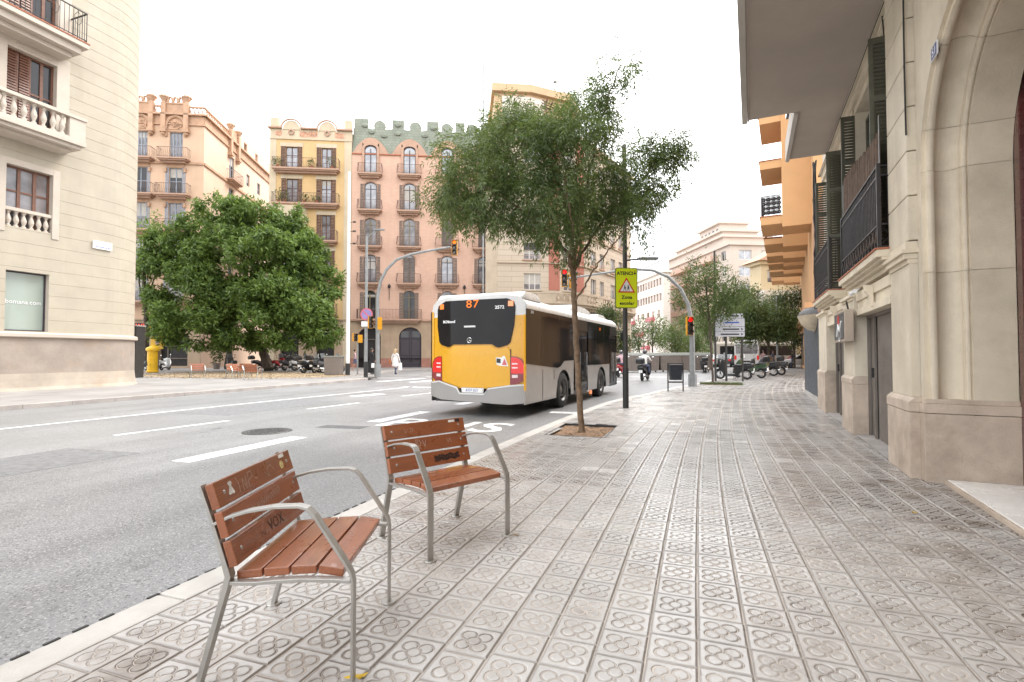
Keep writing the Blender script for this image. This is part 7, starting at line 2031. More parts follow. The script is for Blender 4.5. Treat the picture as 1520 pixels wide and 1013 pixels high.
# far signal on the plaza corner with arm to the right
tf_ = thing('traffic_light', 'tall traffic light at the plaza corner with its arm over the road', 'traffic light', (-17.32, 25.5, 0))
D1 = 17.32 * math.sin(YAW) + 25.5 * math.cos(YAW); base = Vector((-17.32, 25.5, 0))
arm = [at_px(560, 470, D1), at_px(560, 440, D1), at_px(564, 418, D1), at_px(573, 400, D1), at_px(588, 385, D1), at_px(610, 377, D1), at_px(640, 371, D1), at_px(668, 366, D1)]
mb = MB(); mb.tube([(0, 0, 0), (0, 0, .75)], .19, 12); mb.tube([(0, 0, .75)] + [tuple(p - base) for p in arm], [.125, .115, .10, .095, .09, .082, .075, .065, .05], 10); mb.build('pole', M['pole_grey'], tf_, smooth=True)
signal_head(tf_, tuple(at_px(674, 378, D1) - base), YAW, 2, s=1.25, case='sig_yellow')
signal_head(tf_, tuple(at_px(555, 488, D1) - base + Vector((-.05, -.25, 0))), YAW + R(40), 0, s=1.0)
signal_head(tf_, tuple(at_px(565, 490, D1) - base + Vector((.05, -.2, 0))), YAW + R(200), 0, s=1.0)
# lamp column with parking sign
lc = thing('lamp_column', 'grey lamp column with round faded parking sign beside the plaza traffic light', 'lamp post', (-17.97, 25.26, 0))
D2 = 17.97 * math.sin(YAW) + 25.26 * math.cos(YAW); base = Vector((-17.97, 25.26, 0))
mb = MB(); mb.tube([(0, 0, 0), (0, 0, .9)], .13, 10); mb.build('base_sleeve', M['pole_black'], lc)
mb = MB(); mb.tube([(0, 0, .9), (0, 0, 8.3)], [.105, .07], 10); mb.tube([(0, 0, 8.2), tuple(at_px(560, 340, D2) - base)], .03, 6); mb.build('pole', M['pole_grey'], lc, smooth=True)
mb = MB(); mb.box(-.1, .55, -.1, .1, 0, .07); lh = mb.build('lamp_head', M['pole_grey'], lc, bevel=.02); lh.location = tuple(at_px(556, 341, D2) - base); lh.rotation_euler.z = YAW
ps = thing('parking_sign', 'faded round no parking sign with white plate below on the plaza lamp column', 'sign', tuple(at_px(546, 467, D2) + Vector((0, -.15, 0))), YAW)
mb = MB(); mb.lathe([(.0001, -.01), (.36, -.01), (.36, .01), (.0001, .01)], 24, axis='y'); mb.build('disc', M['sign_pink'], ps)
mb = MB(); mb.lathe([(.0001, -.013), (.29, -.013), (.29, -.011)], 24, axis='y'); mb.build('disc_field', M['sign_blue'], ps)
mb = MB(); mb.box(-.33, .33, -.017, -.0135, -.035, .035); mb.xf(Matrix.Rotation(R(45), 4, 'Y')); mb.build('bar', M['sign_pink'], ps)
mb = MB(); mb.box(-.30, .30, -.01, .01, -.72, -.42); mb.build('plate', M['white_print'], ps, bevel=.01)
# white mast
wm = thing('white_mast', 'tall slim white mast in front of the gap between yellow and pink buildings', 'mast', (-20.87, 27.4, 0))
mb = MB(); mb.tube([(0, 0, 0), (0, 0, .75)], .15, 10); mb.build('base_sleeve', M['pole_black'], wm)
mb = MB(); mb.tube([(0, 0, .75), (0, 0, 13.2)], [.125, .085], 10); mb.build('pole', M['pole_white'], wm, smooth=True)
mb = MB()
for z_ in (9.9, 9.3, 8.5): mb.tube([(0, 0, z_), tuple(ax * .32 + Vector((0, 0, z_)))], .02, 5); mb.box(.28, .46, .02, .14, z_ - .04, z_ + .04)
mb.build('bracket', M['pole_dark'], wm)
# small pedestrian signal beside the mast
pd = thing('pedestrian_signal', 'small yellow pedestrian signal on thin post between mast and lamp column', 'traffic light', (-21.0, 28.6, 0))
MB().tube([(0, 0, 0), (0, 0, 2.6)], .05, 8).build('post', M['pole_grey'], pd)
signal_head(pd, (-.1, -.1, 2.2), YAW + R(50), 0, n=2, s=1.15); signal_head(pd, (.15, .05, 2.1), YAW + R(200), 0, n=2, s=1.1)
# grey mast above the roofs and thin far poles
for i, (px, py0, py1, d, lb_, r_) in enumerate([(717, 545, 92, 44, 'thin grey flag mast rising above the street tree left of the penthouse', .07), (1062, 545, 372, 60, 'thin dark mast rising from the trees before the beige block', .12), (1154, 548, 440, 52, 'grey post rising in the trees in front of the yellow villa', .11)]):
    x, y = cw(px, d); t = thing('mast', lb_, 'mast', (x, y, 0)); MB().tube([(0, 0, 0), (0, 0, CAM_H + (527 - py1) / 755 * d)], r_, 8).build('pole', M['pole_grey'] if i != 1 else M['pole_dark'], t)
# litter bin
bn = thing('litter_bin', 'dark rectangular litter bin hung on two legs at the kerb corner', 'litter bin', (-.54, 19.13, 0), YAW)
mb = MB()
for x in (-.27, .27): mb.box(x - .018, x + .018, -.02, .02, 0, 1.0)
mb.box(-.27, .27, -.015, .015, .30, .35); mb.box(-.29, .29, -.02, .02, .97, 1.0); mb.build('frame', M['pole_dark'], bn)
mb = MB(); mb.prism([(-.19, .40), (.19, .40), (.215, .93), (-.215, .93)], -.13, .13); mb.build('bin_body', M['bin'], bn, bevel=.02)
mb = MB(); mb.prism([(-.225, .94), (.225, .94), (.225, .97), (-.225, .97)], -.14, .14); mb.build('bin_rim', M['pole_grey'], bn)
# direction sign on three posts
dsn = thing('direction_sign', 'large grey direction sign on three posts seen beyond the red signal', 'sign', (1.9, 27.3, 0), YAW - R(2))
for i, x in enumerate((-.78, -.25, .55)): MB().tube([(x, .1, 0), (x, .1, 3.8 if i == 0 else 2.6)], .055 if i < 2 else .04, 8).build('post', M['pole_dark'], dsn)
for k, (z0, z1, w_) in enumerate(((2.20, 2.44, .62), (2.46, 2.68, .62), (2.70, 3.10, .62), (3.12, 3.34, .55))):
    mb = MB(); mb.box(-.80, w_, -.02, .02, z0, z1); b_ = mb.build('sign_board', M['sign_face'], dsn, bevel=.006)
    mb = MB(); mb.box(-.55 + .1 * k, .35, -.026, -.0205, (z0 + z1) / 2 - .04, (z0 + z1) / 2 + .03); b2x = mb.build('worn_legend', M['iron'] if k != 2 else M['blue_print'], b_)
    if k != 2:
        mb = MB(); mb.prism([(.45, (z0 + z1)/2 - .06), (.56, (z0 + z1)/2), (.45, (z0 + z1)/2 + .06)], -.026, -.0205); mb.build('arrow', M['iron'], b_)
# yellow column, litter bins on the plaza
yc = thing('yellow_column', 'stout yellow painted column with domed top at the left of the plaza', 'column', (-37.2, 26.4, 0))
mb = MB(); mb.lathe([(.34, 0), (.40, .05), (.40, .12), (.34, .15), (.34, 1.55), (.42, 1.6), (.44, 1.72), (.38, 1.82), (.15, 1.95), (.0001, 1.97)], 16); mb.build('body', M['post_yellow'], yc, smooth=True)
mb = MB()
for k in range(9): mb.box(-.34 + .03 * k, -.30 + .06 * k, -.38 + .01 * k, -.345 + .005 * k, .5 + .08 * (k % 4), .62 + .08 * (k % 4))
mb.build('sprayed_tag', M['black_print'], yc)
pbx = thing('yellow_sign_box', 'square yellow wall sign with dark dot above the yellow column', 'sign', (-38.3, 27.6, 0), YAW)
MB().tube([(0, 0, 0), (0, 0, 2.2)], .05, 6).build('post', M['pole_dark'], pbx); MB().box(-.55, .45, -.06, -.02, 1.75, 2.75).build('board', M['post_yellow'], pbx, bevel=.01)
mb = MB(); mb.lathe([(.0001, -.065), (.16, -.065), (.17, -.06)], 14, (-.05, 0, 2.25), 'y'); mb.build('dot', M['tail_dark'], pbx)
for i, (px, d, w_, h_, lb_) in enumerate([(496, 33, 1.1, 1.15, 'dark grey plaza waste bin beside the white mast'), (203, 29, .45, 2.9, 'dark cabinet at the foot of the cream corner building')]):
    x, y = cw(px, d); t = thing('waste_bin' if i == 0 else 'street_cabinet', lb_, 'bin' if i == 0 else 'cabinet', (x, y, 0), YAW)
    MB().prism([(-w_/2 + .05, 0), (w_/2 - .05, 0), (w_/2, h_), (-w_/2, h_)], -.35, .35).build('body', M['container'] if i == 0 else M['pole_dark'], t, bevel=.03); MB().box(-w_/2 - .03, w_/2 + .03, -.38, .38, h_ + .002, h_ + .08).build('lid', M['container_lid'], t, bevel=.02)
# waste containers in a row across the road
def container():
    t = thing('waste_container', 'x', 'waste container', group='waste containers lined up across the road')
    mb = MB(); mb.prism([(-.82, .1), (.82, .1), (.90, 1.35), (-.90, 1.35)], -.55, .55); mb.build('body', M['container'], t, bevel=.05)
    mb = MB(); mb.prism([(-.6, 1.36), (.6, 1.36), (.45, 1.60), (-.45, 1.60)], -.93, .93, 'yz'); mb.build('lid', M['container_lid'], t, bevel=.04)
    mb = MB()
    for k in range(7): mb.box(-.72 + k * .22, -.68 + k * .22, -.585, -.55, .3, 1.2)
    mb.build('rib', M['container'], t)
    for x in (-.6, .6): MB().lathe([(.0001, -.03), (.1, -.03), (.1, .03), (.0001, .03)], 10, (x, -.4, .10), 'x').build('wheel', M['rubber'], t)
    return t
cbase = container()
places = [(938, 42), (960, 42.4), (992, 42.8), (1010, 43), (1038, 43.5)]
wl = ['leftmost of the grey waste containers, behind the dark lamp column', 'grey waste container behind the motorcyclist in the white shirt', 'grey waste container seen above the litter bin', 'grey waste container just left of the red traffic light', 'rightmost grey waste container, right of the red traffic light']
for i, (px, d) in enumerate(places):
    c = cbase if i == 0 else copy_tree(cbase); x, y = cw(px, d); c.location = (x, y, ROAD_Z); c.rotation_euler.z = YAW + R(3); c['label'] = wl[i]

# ================================================================== SCOOTERS
def make_scooter(body, label, box=True, screen=True):
    t = thing('parked_scooter', label, 'motor scooter')
    tm_ = cached('sct', lambda: MB().lathe([(.17, -.05), (.22, -.06), (.265, -.035), (.275, 0), (.265, .035), (.22, .06), (.17, .05), (.17, -.05)], 18, axis='x').mesh('tyre', M['rubber'], smooth=True))
    rm_ = cached('scr', lambda: (lambda m_: ([m_.tube([(0, .03 * math.cos(a_), .03 * math.sin(a_)), (0, .175 * math.cos(a_), .175 * math.sin(a_))], .018, 5) for a_ in np.linspace(0, 2 * math.pi * .8, 5)], m_.lathe([(.15, -.03), (.178, -.03), (.178, .03), (.15, .03)], 16, axis='x'), m_)[2])(MB()).mesh('rim', M['chrome']))
    for y in (-.66, .66):
        w_ = put('tyre', tm_, t, (0, y, .275)); put('rim', rm_, w_)
    B = M[body]
    mb = MB()   # front apron + fender + floor + rear body, heading +y
    mb.prism([(.36, .30), (.36, .98), (.48, 1.04), (.66, .80), (.68, .56), (.50, .40)], -.23, .23, 'yz')
    mb.prism([(.42, .30), (.50, .42), (.48, .3), (.46, .26)], -.16, .16, 'yz'); mb.build('front_apron', B, t, bevel=.04, smooth=True)
    mb = MB(); mb.prism([(.50, .50), (.66, .60), (.86, .52), (.93, .40), (.86, .47), (.66, .55)], -.08, .08, 'yz'); mb.build('fender', B, t, bevel=.015)
    mb = MB(); mb.prism([(-.30, .20), (.40, .20), (.42, .30), (-.30, .33)], -.17, .17, 'yz'); mb.build('footboard', M['sc_black'], t, bevel=.02)
    mb = MB(); mb.prism([(-.10, .30), (-.04, .70), (-.50, .74), (-1.02, .86), (-1.06, .72), (-.92, .58), (-.66, .57), (-.46, .50), (-.34, .30)], -.18, .18, 'yz'); mb.build('rear_body', B, t, bevel=.05, smooth=True)
    mb = MB(); mb.prism([(-.02, .69), (-.10, .80), (-.40, .78), (-.55, .86), (-.92, .87), (-.92, .80), (-.5, .75)], -.15, .15, 'yz'); mb.build('seat', M['seat_black'], t, bevel=.035, smooth=True)
    mb = MB(); mb.tube([(-.33, .34, 1.06), (-.2, .42, 1.05), (0, .45, 1.02), (.2, .42, 1.05), (.33, .34, 1.06)], .02, 6); mb.tube([(0, .45, 1.02), (0, .66, .28)], .03, 6); mb.build('handlebar', M['sc_black'], t)
    mb = MB(); mb.ball((0, .50, .97), .12, 8, sc=(1.2, .9, .9)); mb.build('headlight_cowl', B, t, smooth=True); MB().ball((0, .60, .96), .065, 8, sc=(1.4, .5, .8)).build('headlight', M['tail_clear'], t, smooth=True)
    for sx in (-1, 1):
        mb = MB(); mb.tube([(sx * .28, .37, 1.06), (sx * .36, .38, 1.25)], .008, 4); mb.ball((sx * .37, .38, 1.29), .06, 8, sc=(1.1, .3, .8)); mb.build('mirror', M['chrome'], t, smooth=True)
    mb = MB(); mb.box(-.10, .10, -1.03, -1.015, .45, .60); mb.build('number_plate', M['white_print'], t)
    mb = MB(); mb.box(-.09, .09, -1.01, -.985, .70, .76); mb.build('tail_light', M['tail_red'], t, bevel=.01)
    mb = MB(); mb.tube([(.17, -.35, .30), (.19, -.70, .30), (.19, -1.0, .36)], [.03, .05, .05], 8); mb.box(-.1, .1, -.75, -.35, .2, .38); mb.build('exhaust', M['chrome'], t)
    mb = MB(); mb.tube([(-.02, 0, .28), (-.2, -.08, .0)], .014, 5); mb.tube([(.02, 0, .28), (.2, -.08, .0)], .014, 5); mb.build('stand', M['iron'], t)
    if box:
        mb = MB(); mb.prism([(-.85, .93), (-1.25, .93), (-1.28, 1.18), (-1.15, 1.26), (-.93, 1.24), (-.84, 1.1)], -.21, .21, 'yz'); mb.build('top_box', M['sc_black'], t, bevel=.05, smooth=True)
    if screen:
        mb = MB()
        for k in range(6):
            a_, b_ = -.22 + .44 * k / 6, -.22 + .44 * (k + 1) / 6; f = lambda x: .58 - .9 * x * x
            mb.q([(a_, f(a_), 1.0), (b_, f(b_), 1.0), (b_ * .8, f(b_) - .14, 1.42), (a_ * .8, f(a_) - .14, 1.42)])
        mb.build('windscreen', mat('tinted_screen', (.30, .32, .34), .1, var=0, coat=1), t)
    return t
kinds = {}
sco_list = [
 # px, depth, heading deg (rz), body, box, screen, label
 (1088, 27.0, 74, 'sc_black', 0, 1, 'black scooter with tinted screen nearest the direction sign posts'),
 (1112, 28.6, 60, 'sc_green', 1, 0, 'dark green scooter parked second from the direction sign'),
 (1130, 31.5, 78, 'sc_black', 1, 0, 'black scooter with top box, third along from the direction sign'),
 (1143, 33.0, 66, 'sc_grey', 0, 0, 'grey scooter, last one before the far street trees'),
 (1046, 40.5, 5, 'sc_black', 1, 0, 'dark scooter standing in the road beyond the red traffic light'),
 (246, 43.0, 30, 'sc_white', 0, 0, 'black and white motorcycle beside the yellow column'),
 (213, 40.0, 80, 'sc_grey', 0, 0, 'scooter half hidden between the cream corner and yellow column'),
 (346, 40.5, 60, 'sc_grey', 0, 1, 'scooter seen side on behind the plaza chairs'),
 (392, 43.0, -10, 'sc_black', 1, 0, 'black scooter directly left of the leaning tree trunk'),
 (416, 42.5, 20, 'sc_red', 0, 1, 'scooter with red body right of the leaning tree trunk'),
 (432, 42.0, 0, 'sc_grey', 0, 1, 'scooter with pale screen, second right of the leaning trunk'),
 (448, 41.5, -8, 'sc_white', 1, 1, 'white scooter with screen, third right of the leaning trunk'),
 (463, 36.5, -12, 'sc_black', 1, 1, 'bulky black scooter with top box near the row end'),
 (476, 36.8, 4, 'sc_black', 1, 1, 'second bulky black scooter from the waste bin'),
 (494, 36.0, -25, 'sc_grey', 0, 1, 'scooter at the row end next to the dark grey waste bin'),
]
for (px, d, rz_, body, bx_, scn, lb_) in sco_list:
    key = (body, bx_, scn); x, y = cw(px, d)
    if key not in kinds: o = make_scooter(body, lb_, bx_, scn); kinds[key] = o
    else: o = copy_tree(kinds[key]); o['label'] = lb_
    o['group'] = 'scooters parked on the near pavement' if px > 1000 else 'scooters parked on the plaza'
    o.location = (x, y, 0 if px != 1046 else ROAD_Z); o.rotation_euler = (0, R(-6), R(rz_))

# ================================================================== PEOPLE
def person(label, joints, radii, bones, mats_, matfn, loc, rz=0, name='person'):
    """one continuous skinned figure; matfn(x,y,z) picks the material slot"""
    me = bpy.data.meshes.new('body'); me.from_pydata(joints, bones, [])
    o = bpy.data.objects.new('body', me); COL.objects.link(o)
    sk = o.modifiers.new('skin', 'SKIN'); sk.use_smooth_shade = True
    lay = me.skin_vertices[0].data if me.skin_vertices else None
    if lay is None:
        bm = bmesh.new(); bm.from_mesh(me); bm.verts.layers.skin.verify(); bm.to_mesh(me); bm.free(); lay = me.skin_vertices[0].data
    for i, r_ in enumerate(radii):
        lay[i].radius = r_ if isinstance(r_, tuple) else (r_, r_)
    lay[0].use_root = True
    sb_ = o.modifiers.new('sub', 'SUBSURF'); sb_.levels = 2; sb_.render_levels = 2
    bpy.context.view_layer.update()
    m2 = bpy.data.meshes.new_from_object(o.evaluated_get(bpy.context.evaluated_depsgraph_get()))
    bpy.data.objects.remove(o)
    m2.materials.clear()
    for m_ in mats_: m2.materials.append(m_)
    for p in m2.polygons: p.material_index = matfn(*p.center); p.use_smooth = True
    m2.name = 'body'
    t = thing(name, label, 'person', loc, rz)
    put('body', m2, t); return t
def figure(stride=.25, arm_swing=.2, lean=0.0, seated=False, h=1.68, elbow_l=None, elbow_r=None, hand_l=None, hand_r=None):
    s = h / 1.72
    J = [(0, 0, .95), (0, 0, 1.12), (0, lean * .5, 1.32), (0, lean, 1.44), (0, lean, 1.52), (0, lean - .02, 1.60), (0, lean - .01, 1.69)]
    Rr = [(.155, .115), (.125, .10), (.155, .115), (.09, .07), .05, (.078, .092), (.06, .075)]
    B = [(0, 1), (1, 2), (2, 3), (3, 4), (4, 5), (5, 6)]
    for sx, sw in ((-1, stride), (1, -stride)):
        i = len(J)
        if seated: J += [(sx * .10, 0, .90), (sx * .17, -.40, .86), (sx * .18, -.36, .48), (sx * .18, -.50, .44)]
        else: J += [(sx * .09, 0, .88), (sx * .10, sw * .55 - (.05 if sw else 0), .48), (sx * .10, sw, .08), (sx * .11, sw - .15, .035)]
        Rr += [.095, .06, .04, (.045, .032)]; B += [(0, i), (i, i + 1), (i + 1, i + 2), (i + 2, i + 3)]
    for sx, e_, hnd, sw in ((-1, elbow_l, hand_l, -arm_swing), (1, elbow_r, hand_r, arm_swing)):
        i = len(J)
        e_ = e_ or (sx * .25, lean + sw * .4, 1.14); hnd = hnd or (sx * .25, lean + sw - .05, .90)
        J += [(sx * .18, lean, 1.40), e_, hnd, (hnd[0], hnd[1] - .05, hnd[2] - .07)]; Rr += [.058, .042, .03, (.035, .02)]; B += [(2, i), (i, i + 1), (i + 1, i + 2), (i + 2, i + 3)]
    J = [(x * s, y * s, z * s) for x, y, z in J]
    return J, [tuple(q * s for q in r_) if isinstance(r_, tuple) else r_ * s for r_ in Rr], B
def hair(t, s, m_, long=False, y0=0.0):
    mb = MB(); mb.ball((0, y0 + .02, 1.665 * s), .098 * s, 10, sc=(.95, 1.05, 1.05))
    if long: mb.prism([(y0 + .02, 1.70 * s), (y0 + .11, 1.66 * s), (y0 + .12, 1.42 * s), (y0 + .05, 1.42 * s)], -.08, .08, 'yz')
    mb.build('hair', m_, t, smooth=True)
# woman in black with white bag
J, Rr, B = figure(.10, .1, h=1.72)
x, y = cw(552, 33.6); p1 = person('person in long black clothes waiting between the lamp column and signal pole', J, Rr, B, [M['cl_black'], M['skin']], lambda x, y, z: 1 if (z > 1.5 or (abs(x) > .2 and z < .92 and z > .7)) else 0, (x, y, 0), YAW + R(120))
hair(p1, 1, M['hair_dark'], True)
mb = MB(); mb.lathe([(.17, 1.0), (.22, .6), (.26, .12), (.24, .12), (.15, 1.0)], 14); mb.build('long_skirt', M['cl_black'], p1, smooth=True)
mb = MB(); mb.prism([(-.12, .45), (.12, .45), (.10, .75), (-.10, .75)], -.36, -.28, 'yz'); mb.build('white_bag', M['cl_white'], p1, bevel=.02)
# woman in white
J, Rr, B = figure(.20, .12, h=1.66)
x, y = cw(587, 33.5); p2 = person('blond person in white blouse carrying tan bag and white shopping bag', J, Rr, B, [M['cl_white'], M['skin'], M['cl_blue'], M['cl_black']], lambda x, y, z: 3 if z < .09 else (2 if z < .48 else (1 if z > 1.47 else 0)), (x, y, 0), YAW + R(160))
hair(p2, .965, M['hair_blond'], True)
mb = MB(); mb.lathe([(.15, 1.15), (.20, .9), (.21, .55), (.19, .55), (.14, 1.15)], 14); mb.build('tunic', M['cl_white'], p2, smooth=True)
mb = MB(); mb.prism([(-.16, .72), (.16, .72), (.13, 1.0), (-.13, 1.0)], .24, .40, 'yz'); mb.build('tan_bag', M['bag_tan'], p2, bevel=.03)
mb = MB(); mb.prism([(-.14, .28), (.16, .28), (.10, .78), (-.08, .78)], -.45, -.30, 'yz'); mb.build('shopping_bag', M['cl_white'], p2, bevel=.03)
# man in shorts
J, Rr, B = figure(.22, .2, h=1.72)
x, y = cw(527, 42.5); p3 = person('person in pale pink shirt and blue shorts walking past the pink facade', J, Rr, B, [M['cl_pink'], M['skin'], M['cl_blue']], lambda x, y, z: 1 if (z > 1.47 or z < .55) else (2 if z < .97 and abs(x) < .22 else (0 if z > 1.1 or abs(x) < .2 else 1)), (x, y, 0), YAW + R(100)); hair(p3, 1, M['hair_dark'])
# riders
def rider(px, d, shirt, lb_, body, bl):
    x, y = cw(px, d)
    s_ = copy_tree(kinds[body]) if body in kinds else make_scooter(*body[:1], 'x', *body[1:])
    s_.name = 'moving_scooter'; s_['label'] = bl; s_.location = (x, y, ROAD_Z); s_.rotation_euler = (0, 0, R(-8))
    if 'group' in s_: del s_['group']
    J, Rr, B = figure(0, 0, -.10, True, 1.72, (-.30, -.22, 1.18), (.30, -.22, 1.18), (-.30, -.45, 1.08), (.30, -.45, 1.08))
    p = person(lb_, J, Rr, B, [shirt, M['skin'], M['cl_blue'], M['cl_black']], lambda x, y, z: 2 if z < .98 and z > .5 else (3 if z <= .5 else (1 if (abs(x) > .2 and z < 1.14) else 0)), (x, y - .3, ROAD_Z - .06), R(180 - 8))
    mb = MB(); mb.ball((0, -.10, 1.64), .135, 12, sc=(.95, 1.1, 1.0)); mb.build('helmet', M['helmet'], p, smooth=True)
    return p
rider(957, 28.2, M['cl_white'], 'rider in white shirt and black helmet on the scooter in mid road', ('sc_black', 1, 0), 'dark scooter ridden by the person in the white shirt')
rider(922, 32.5, M['cl_pink'], 'rider half hidden by the dark lamp column just past the bus', ('sc_red', 1, 0), 'red scooter ridden just past the bus front')
x, y = cw(1070, 62)
for i, (px, d, sh, lb_) in enumerate([(1133, 50, 'cl_pink', 'distant person in pale clothes crossing behind the parked scooters'), (1147, 49, 'cl_blue', 'distant person in pale blue by the thin grey post'), (1176, 53, 'cl_black', 'distant dark clothed person near the far red vehicle')]):
    J, Rr, B = figure(.2, .2); x, y = cw(px, d)
    p = person(lb_, J, Rr, B, [M[sh], M['skin'], M['cl_blue']], lambda x, y, z: 1 if z > 1.5 else (2 if z < .95 else 0), (x, y, 0), R(40 * i)); hair(p, 1, M['hair_dark'])

# ================================================================== FAR VEHICLES
def far_bus(px, d, rz, body, label, side_windows=True, L=11):
    x, y = cw(px, d); t = thing('distant_bus', label, 'bus', (x, y, ROAD_Z), rz)
    mb = MB(); mb.prism([(-1.25, .35), (1.25, .35), (1.25, 2.75), (1.1, 3.0), (-1.1, 3.0), (-1.25, 2.75)], 0, L); mb.build('body', body, t, bevel=.08)
    mb = MB(); mb.prism([(-1.05, 1.55), (1.05, 1.55), (1.1, 2.55), (-1.1, 2.55)], -.02, .01); mb.build('rear_window', M['glass_mid'], t, bevel=.03)
    mb = MB(); mb.box(-.7, .7, -.02, .01, 2.65, 2.82); mb.build('display', M['bus_black'], t)
    for sx in (-1, 1):
        mb = MB(); mb.box(sx * 1.255, sx * 1.262, .5, L - .4, 1.35, 2.5); mb.build('side_window', M['glass_dark'], t)
        MB().box(sx * 1.12 - .1, sx * 1.12 + .1, -.03, .01, .9, 1.35).build('tail_light', M['tail_red'], t)
        for yy in (2.6, L - 2.6): MB().lathe([(.0001, -.03), (.3, -.02), (.46, 0), (.46, .26), (.0001, .26)], 16, (sx * 1.15 if sx < 0 else 1.0, yy, .46), 'x').build('wheel', M['rubber'], t)
    mb = MB(); mb.box(-.5, .5, -.03, .01, .62, .78); mb.build('plate_panel', M['bus_black'], t)
    return t
far_bus(1108, 55, -R(16), M['bus_white'], 'white coach seen from behind above the parked scooters')
far_bus(1178, 62, R(96), mat('coach_beige', (.50, .46, .40), .4, var=.05), 'pale coach crossing sideways behind the street trees', L=9)
def car(px, d, rz, paint, label, name='parked_car'):
    x, y = cw(px, d); t = thing(name, label, 'car', (x, y, ROAD_Z), rz)
    prof_ = [(-2.1, .35), (2.0, .35), (2.1, .6), (2.0, .85), (1.2, .98), (.55, 1.42), (-1.1, 1.47), (-1.9, 1.05), (-2.1, .95)]
    mb = MB(); mb.prism(prof_, -.85, .85, 'yz'); mb.build('body', paint, t, bevel=.08, smooth=True)
    mb = MB(); mb.prism([(-1.65, 1.0), (1.05, .98), (.5, 1.36), (-1.05, 1.40)], -.865, .865, 'yz'); mb.build('side_window', M['glass_dark'], t)
    mb = MB(); mb.q([(-.72, -1.98, 1.04), (.72, -1.98, 1.04), (.66, -1.18, 1.44), (-.66, -1.18, 1.44)]); mb.build('rear_window', M['glass_dark'], t)
    for sx in (-1, 1):
        MB().box(sx * .72 - .12, sx * .72 + .12, -2.13, -2.05, .72, .92).build('tail_light', M['tail_red'], t)
        for yy in (-1.3, 1.3): MB().lathe([(.0001, 0), (.2, .02), (.31, 0), (.31, -.2 * sx), (.0001, -.2 * sx)], 14, (sx * .87, yy, .31), 'x').build('wheel', M['rubber'], t)
    MB().box(-.26, .26, -2.14, -2.11, .55, .67).build('number_plate', M['white_print'], t)
    return t
car(1186, 57, R(88), M['sc_red'], 'red van crossing at the far end of the pavement')
car(1192, 54, R(92), M['bus_white'], 'white car in front of the red van at the far end')
car(1052, 58, R(-10), M['bus_white'], 'white car parked beyond the waste containers at the right')
car(1078, 60, R(-14), M['sc_grey'], 'grey car behind the direction sign posts')
car(905, 60, R(-10), M['sc_grey'], 'dark grey car beyond the bus front')

# ================================================================== TREES
def limb(mb, pts, r0, r1, n=8, wob=.03, seg=6):
    """tapered wandering limb through control points"""
    P = [Vector(p) for p in pts]; out = []; N = seg * (len(P) - 1)
    for k in range(N + 1):
        f = k / seg; i = min(int(f), len(P) - 2); u = f - i
        p0 = P[max(i-1, 0)]; p1 = P[i]; p2 = P[i+1]; p3 = P[min(i+2, len(P)-1)]
        q = 0.5 * ((2*p1) + (-p0 + p2) * u + (2*p0 - 5*p1 + 4*p2 - p3) * u*u + (-p0 + 3*p1 - 3*p2 + p3) * u**3)
        if 0 < k < N: q += Vector((random.uniform(-wob, wob), random.uniform(-wob, wob), 0))
        out.append(q)
    mb.tube(out, [r0 + (r1 - r0) * (k / N) for k in range(N + 1)], n); return out
# young ash on the near pavement
ATX, ATY = -1.79, 8.62
AD = 1.79 * math.sin(YAW) + 8.62 * math.cos(YAW)
at_ = thing('ash_tree', 'slender young tree with feathery dark leaves in the square pavement pit', 'tree', (ATX, ATY, -.03))
def AP(px, py, dd=0.0):
    """local point on the bearing of a photo column at the tree's own distance, dd metres further back"""
    p = at_px(px, py, AD + dd); return (p.x - ATX, p.y - ATY, p.z + .03)
mb = MB()
limb(mb, [AP(863, 643), AP(860, 590), AP(857, 540), AP(854, 480), AP(852, 430), AP(851, 395)], .054, .046, 12, .006)
mb.tube([AP(863, 645), AP(863, 638)], [.085, .062], 12)
twigs = []
def br(pts, r0, r1, n=7): twigs.append(limb(mb, pts, r0, r1, n, .022))
br([AP(851, 398), AP(842, 375, -.1), AP(815, 345, -.3), AP(775, 310, -.5), AP(735, 285, -.6), AP(690, 262, -.7)], .034, .008)
br([AP(852, 396), AP(848, 350, .1), AP(838, 290, .2), AP(815, 230, .3), AP(780, 180, .4), AP(760, 150, .4)], .034, .007)
br([AP(852, 398), AP(858, 350), AP(868, 290, .1), AP(882, 230, 0), AP(893, 175, -.1), AP(912, 120, -.1), AP(925, 85, -.2)], .038, .006)
br([AP(853, 400), AP(868, 370, .3), AP(890, 335, .5), AP(920, 300, .7), AP(960, 260, .9), AP(1005, 225, 1.0)], .030, .007)
br([AP(853, 450), AP(868, 425, -.2), AP(885, 395, -.3), AP(905, 370, -.4), AP(925, 345, -.5), AP(950, 310, -.6)], .020, .005)
br([AP(852, 405), AP(845, 385, -.5), AP(850, 340, -.9), AP(842, 280, -1.1), AP(830, 220, -1.2)], .028, .007)
br([AP(853, 402), AP(862, 360, .6), AP(850, 300, 1.0), AP(860, 240, 1.3), AP(850, 170, 1.3)], .028, .007)
br([AP(815, 345, -.3), AP(780, 340, -.1), AP(740, 335, .2), AP(700, 330, .3), AP(665, 305, .3)], .016, .005, 5)
br([AP(838, 290, .2), AP(790, 270, .5), AP(740, 235, .8), AP(690, 215, .9)], .016, .005, 5)
br([AP(882, 230), AP(910, 190, .3), AP(905, 150, .4)], .014, .004, 5)
br([AP(920, 300, .7), AP(935, 290, .2), AP(970, 300, 0), AP(960, 330, -.1)], .012, .004, 5)
br([AP(890, 335, .5), AP(905, 355, .2), AP(915, 360, 0)], .010, .004, 5)
mb.build('trunk', M['trunk'], at_, smooth=True)
SC = AD / 755.0
bl_ = []
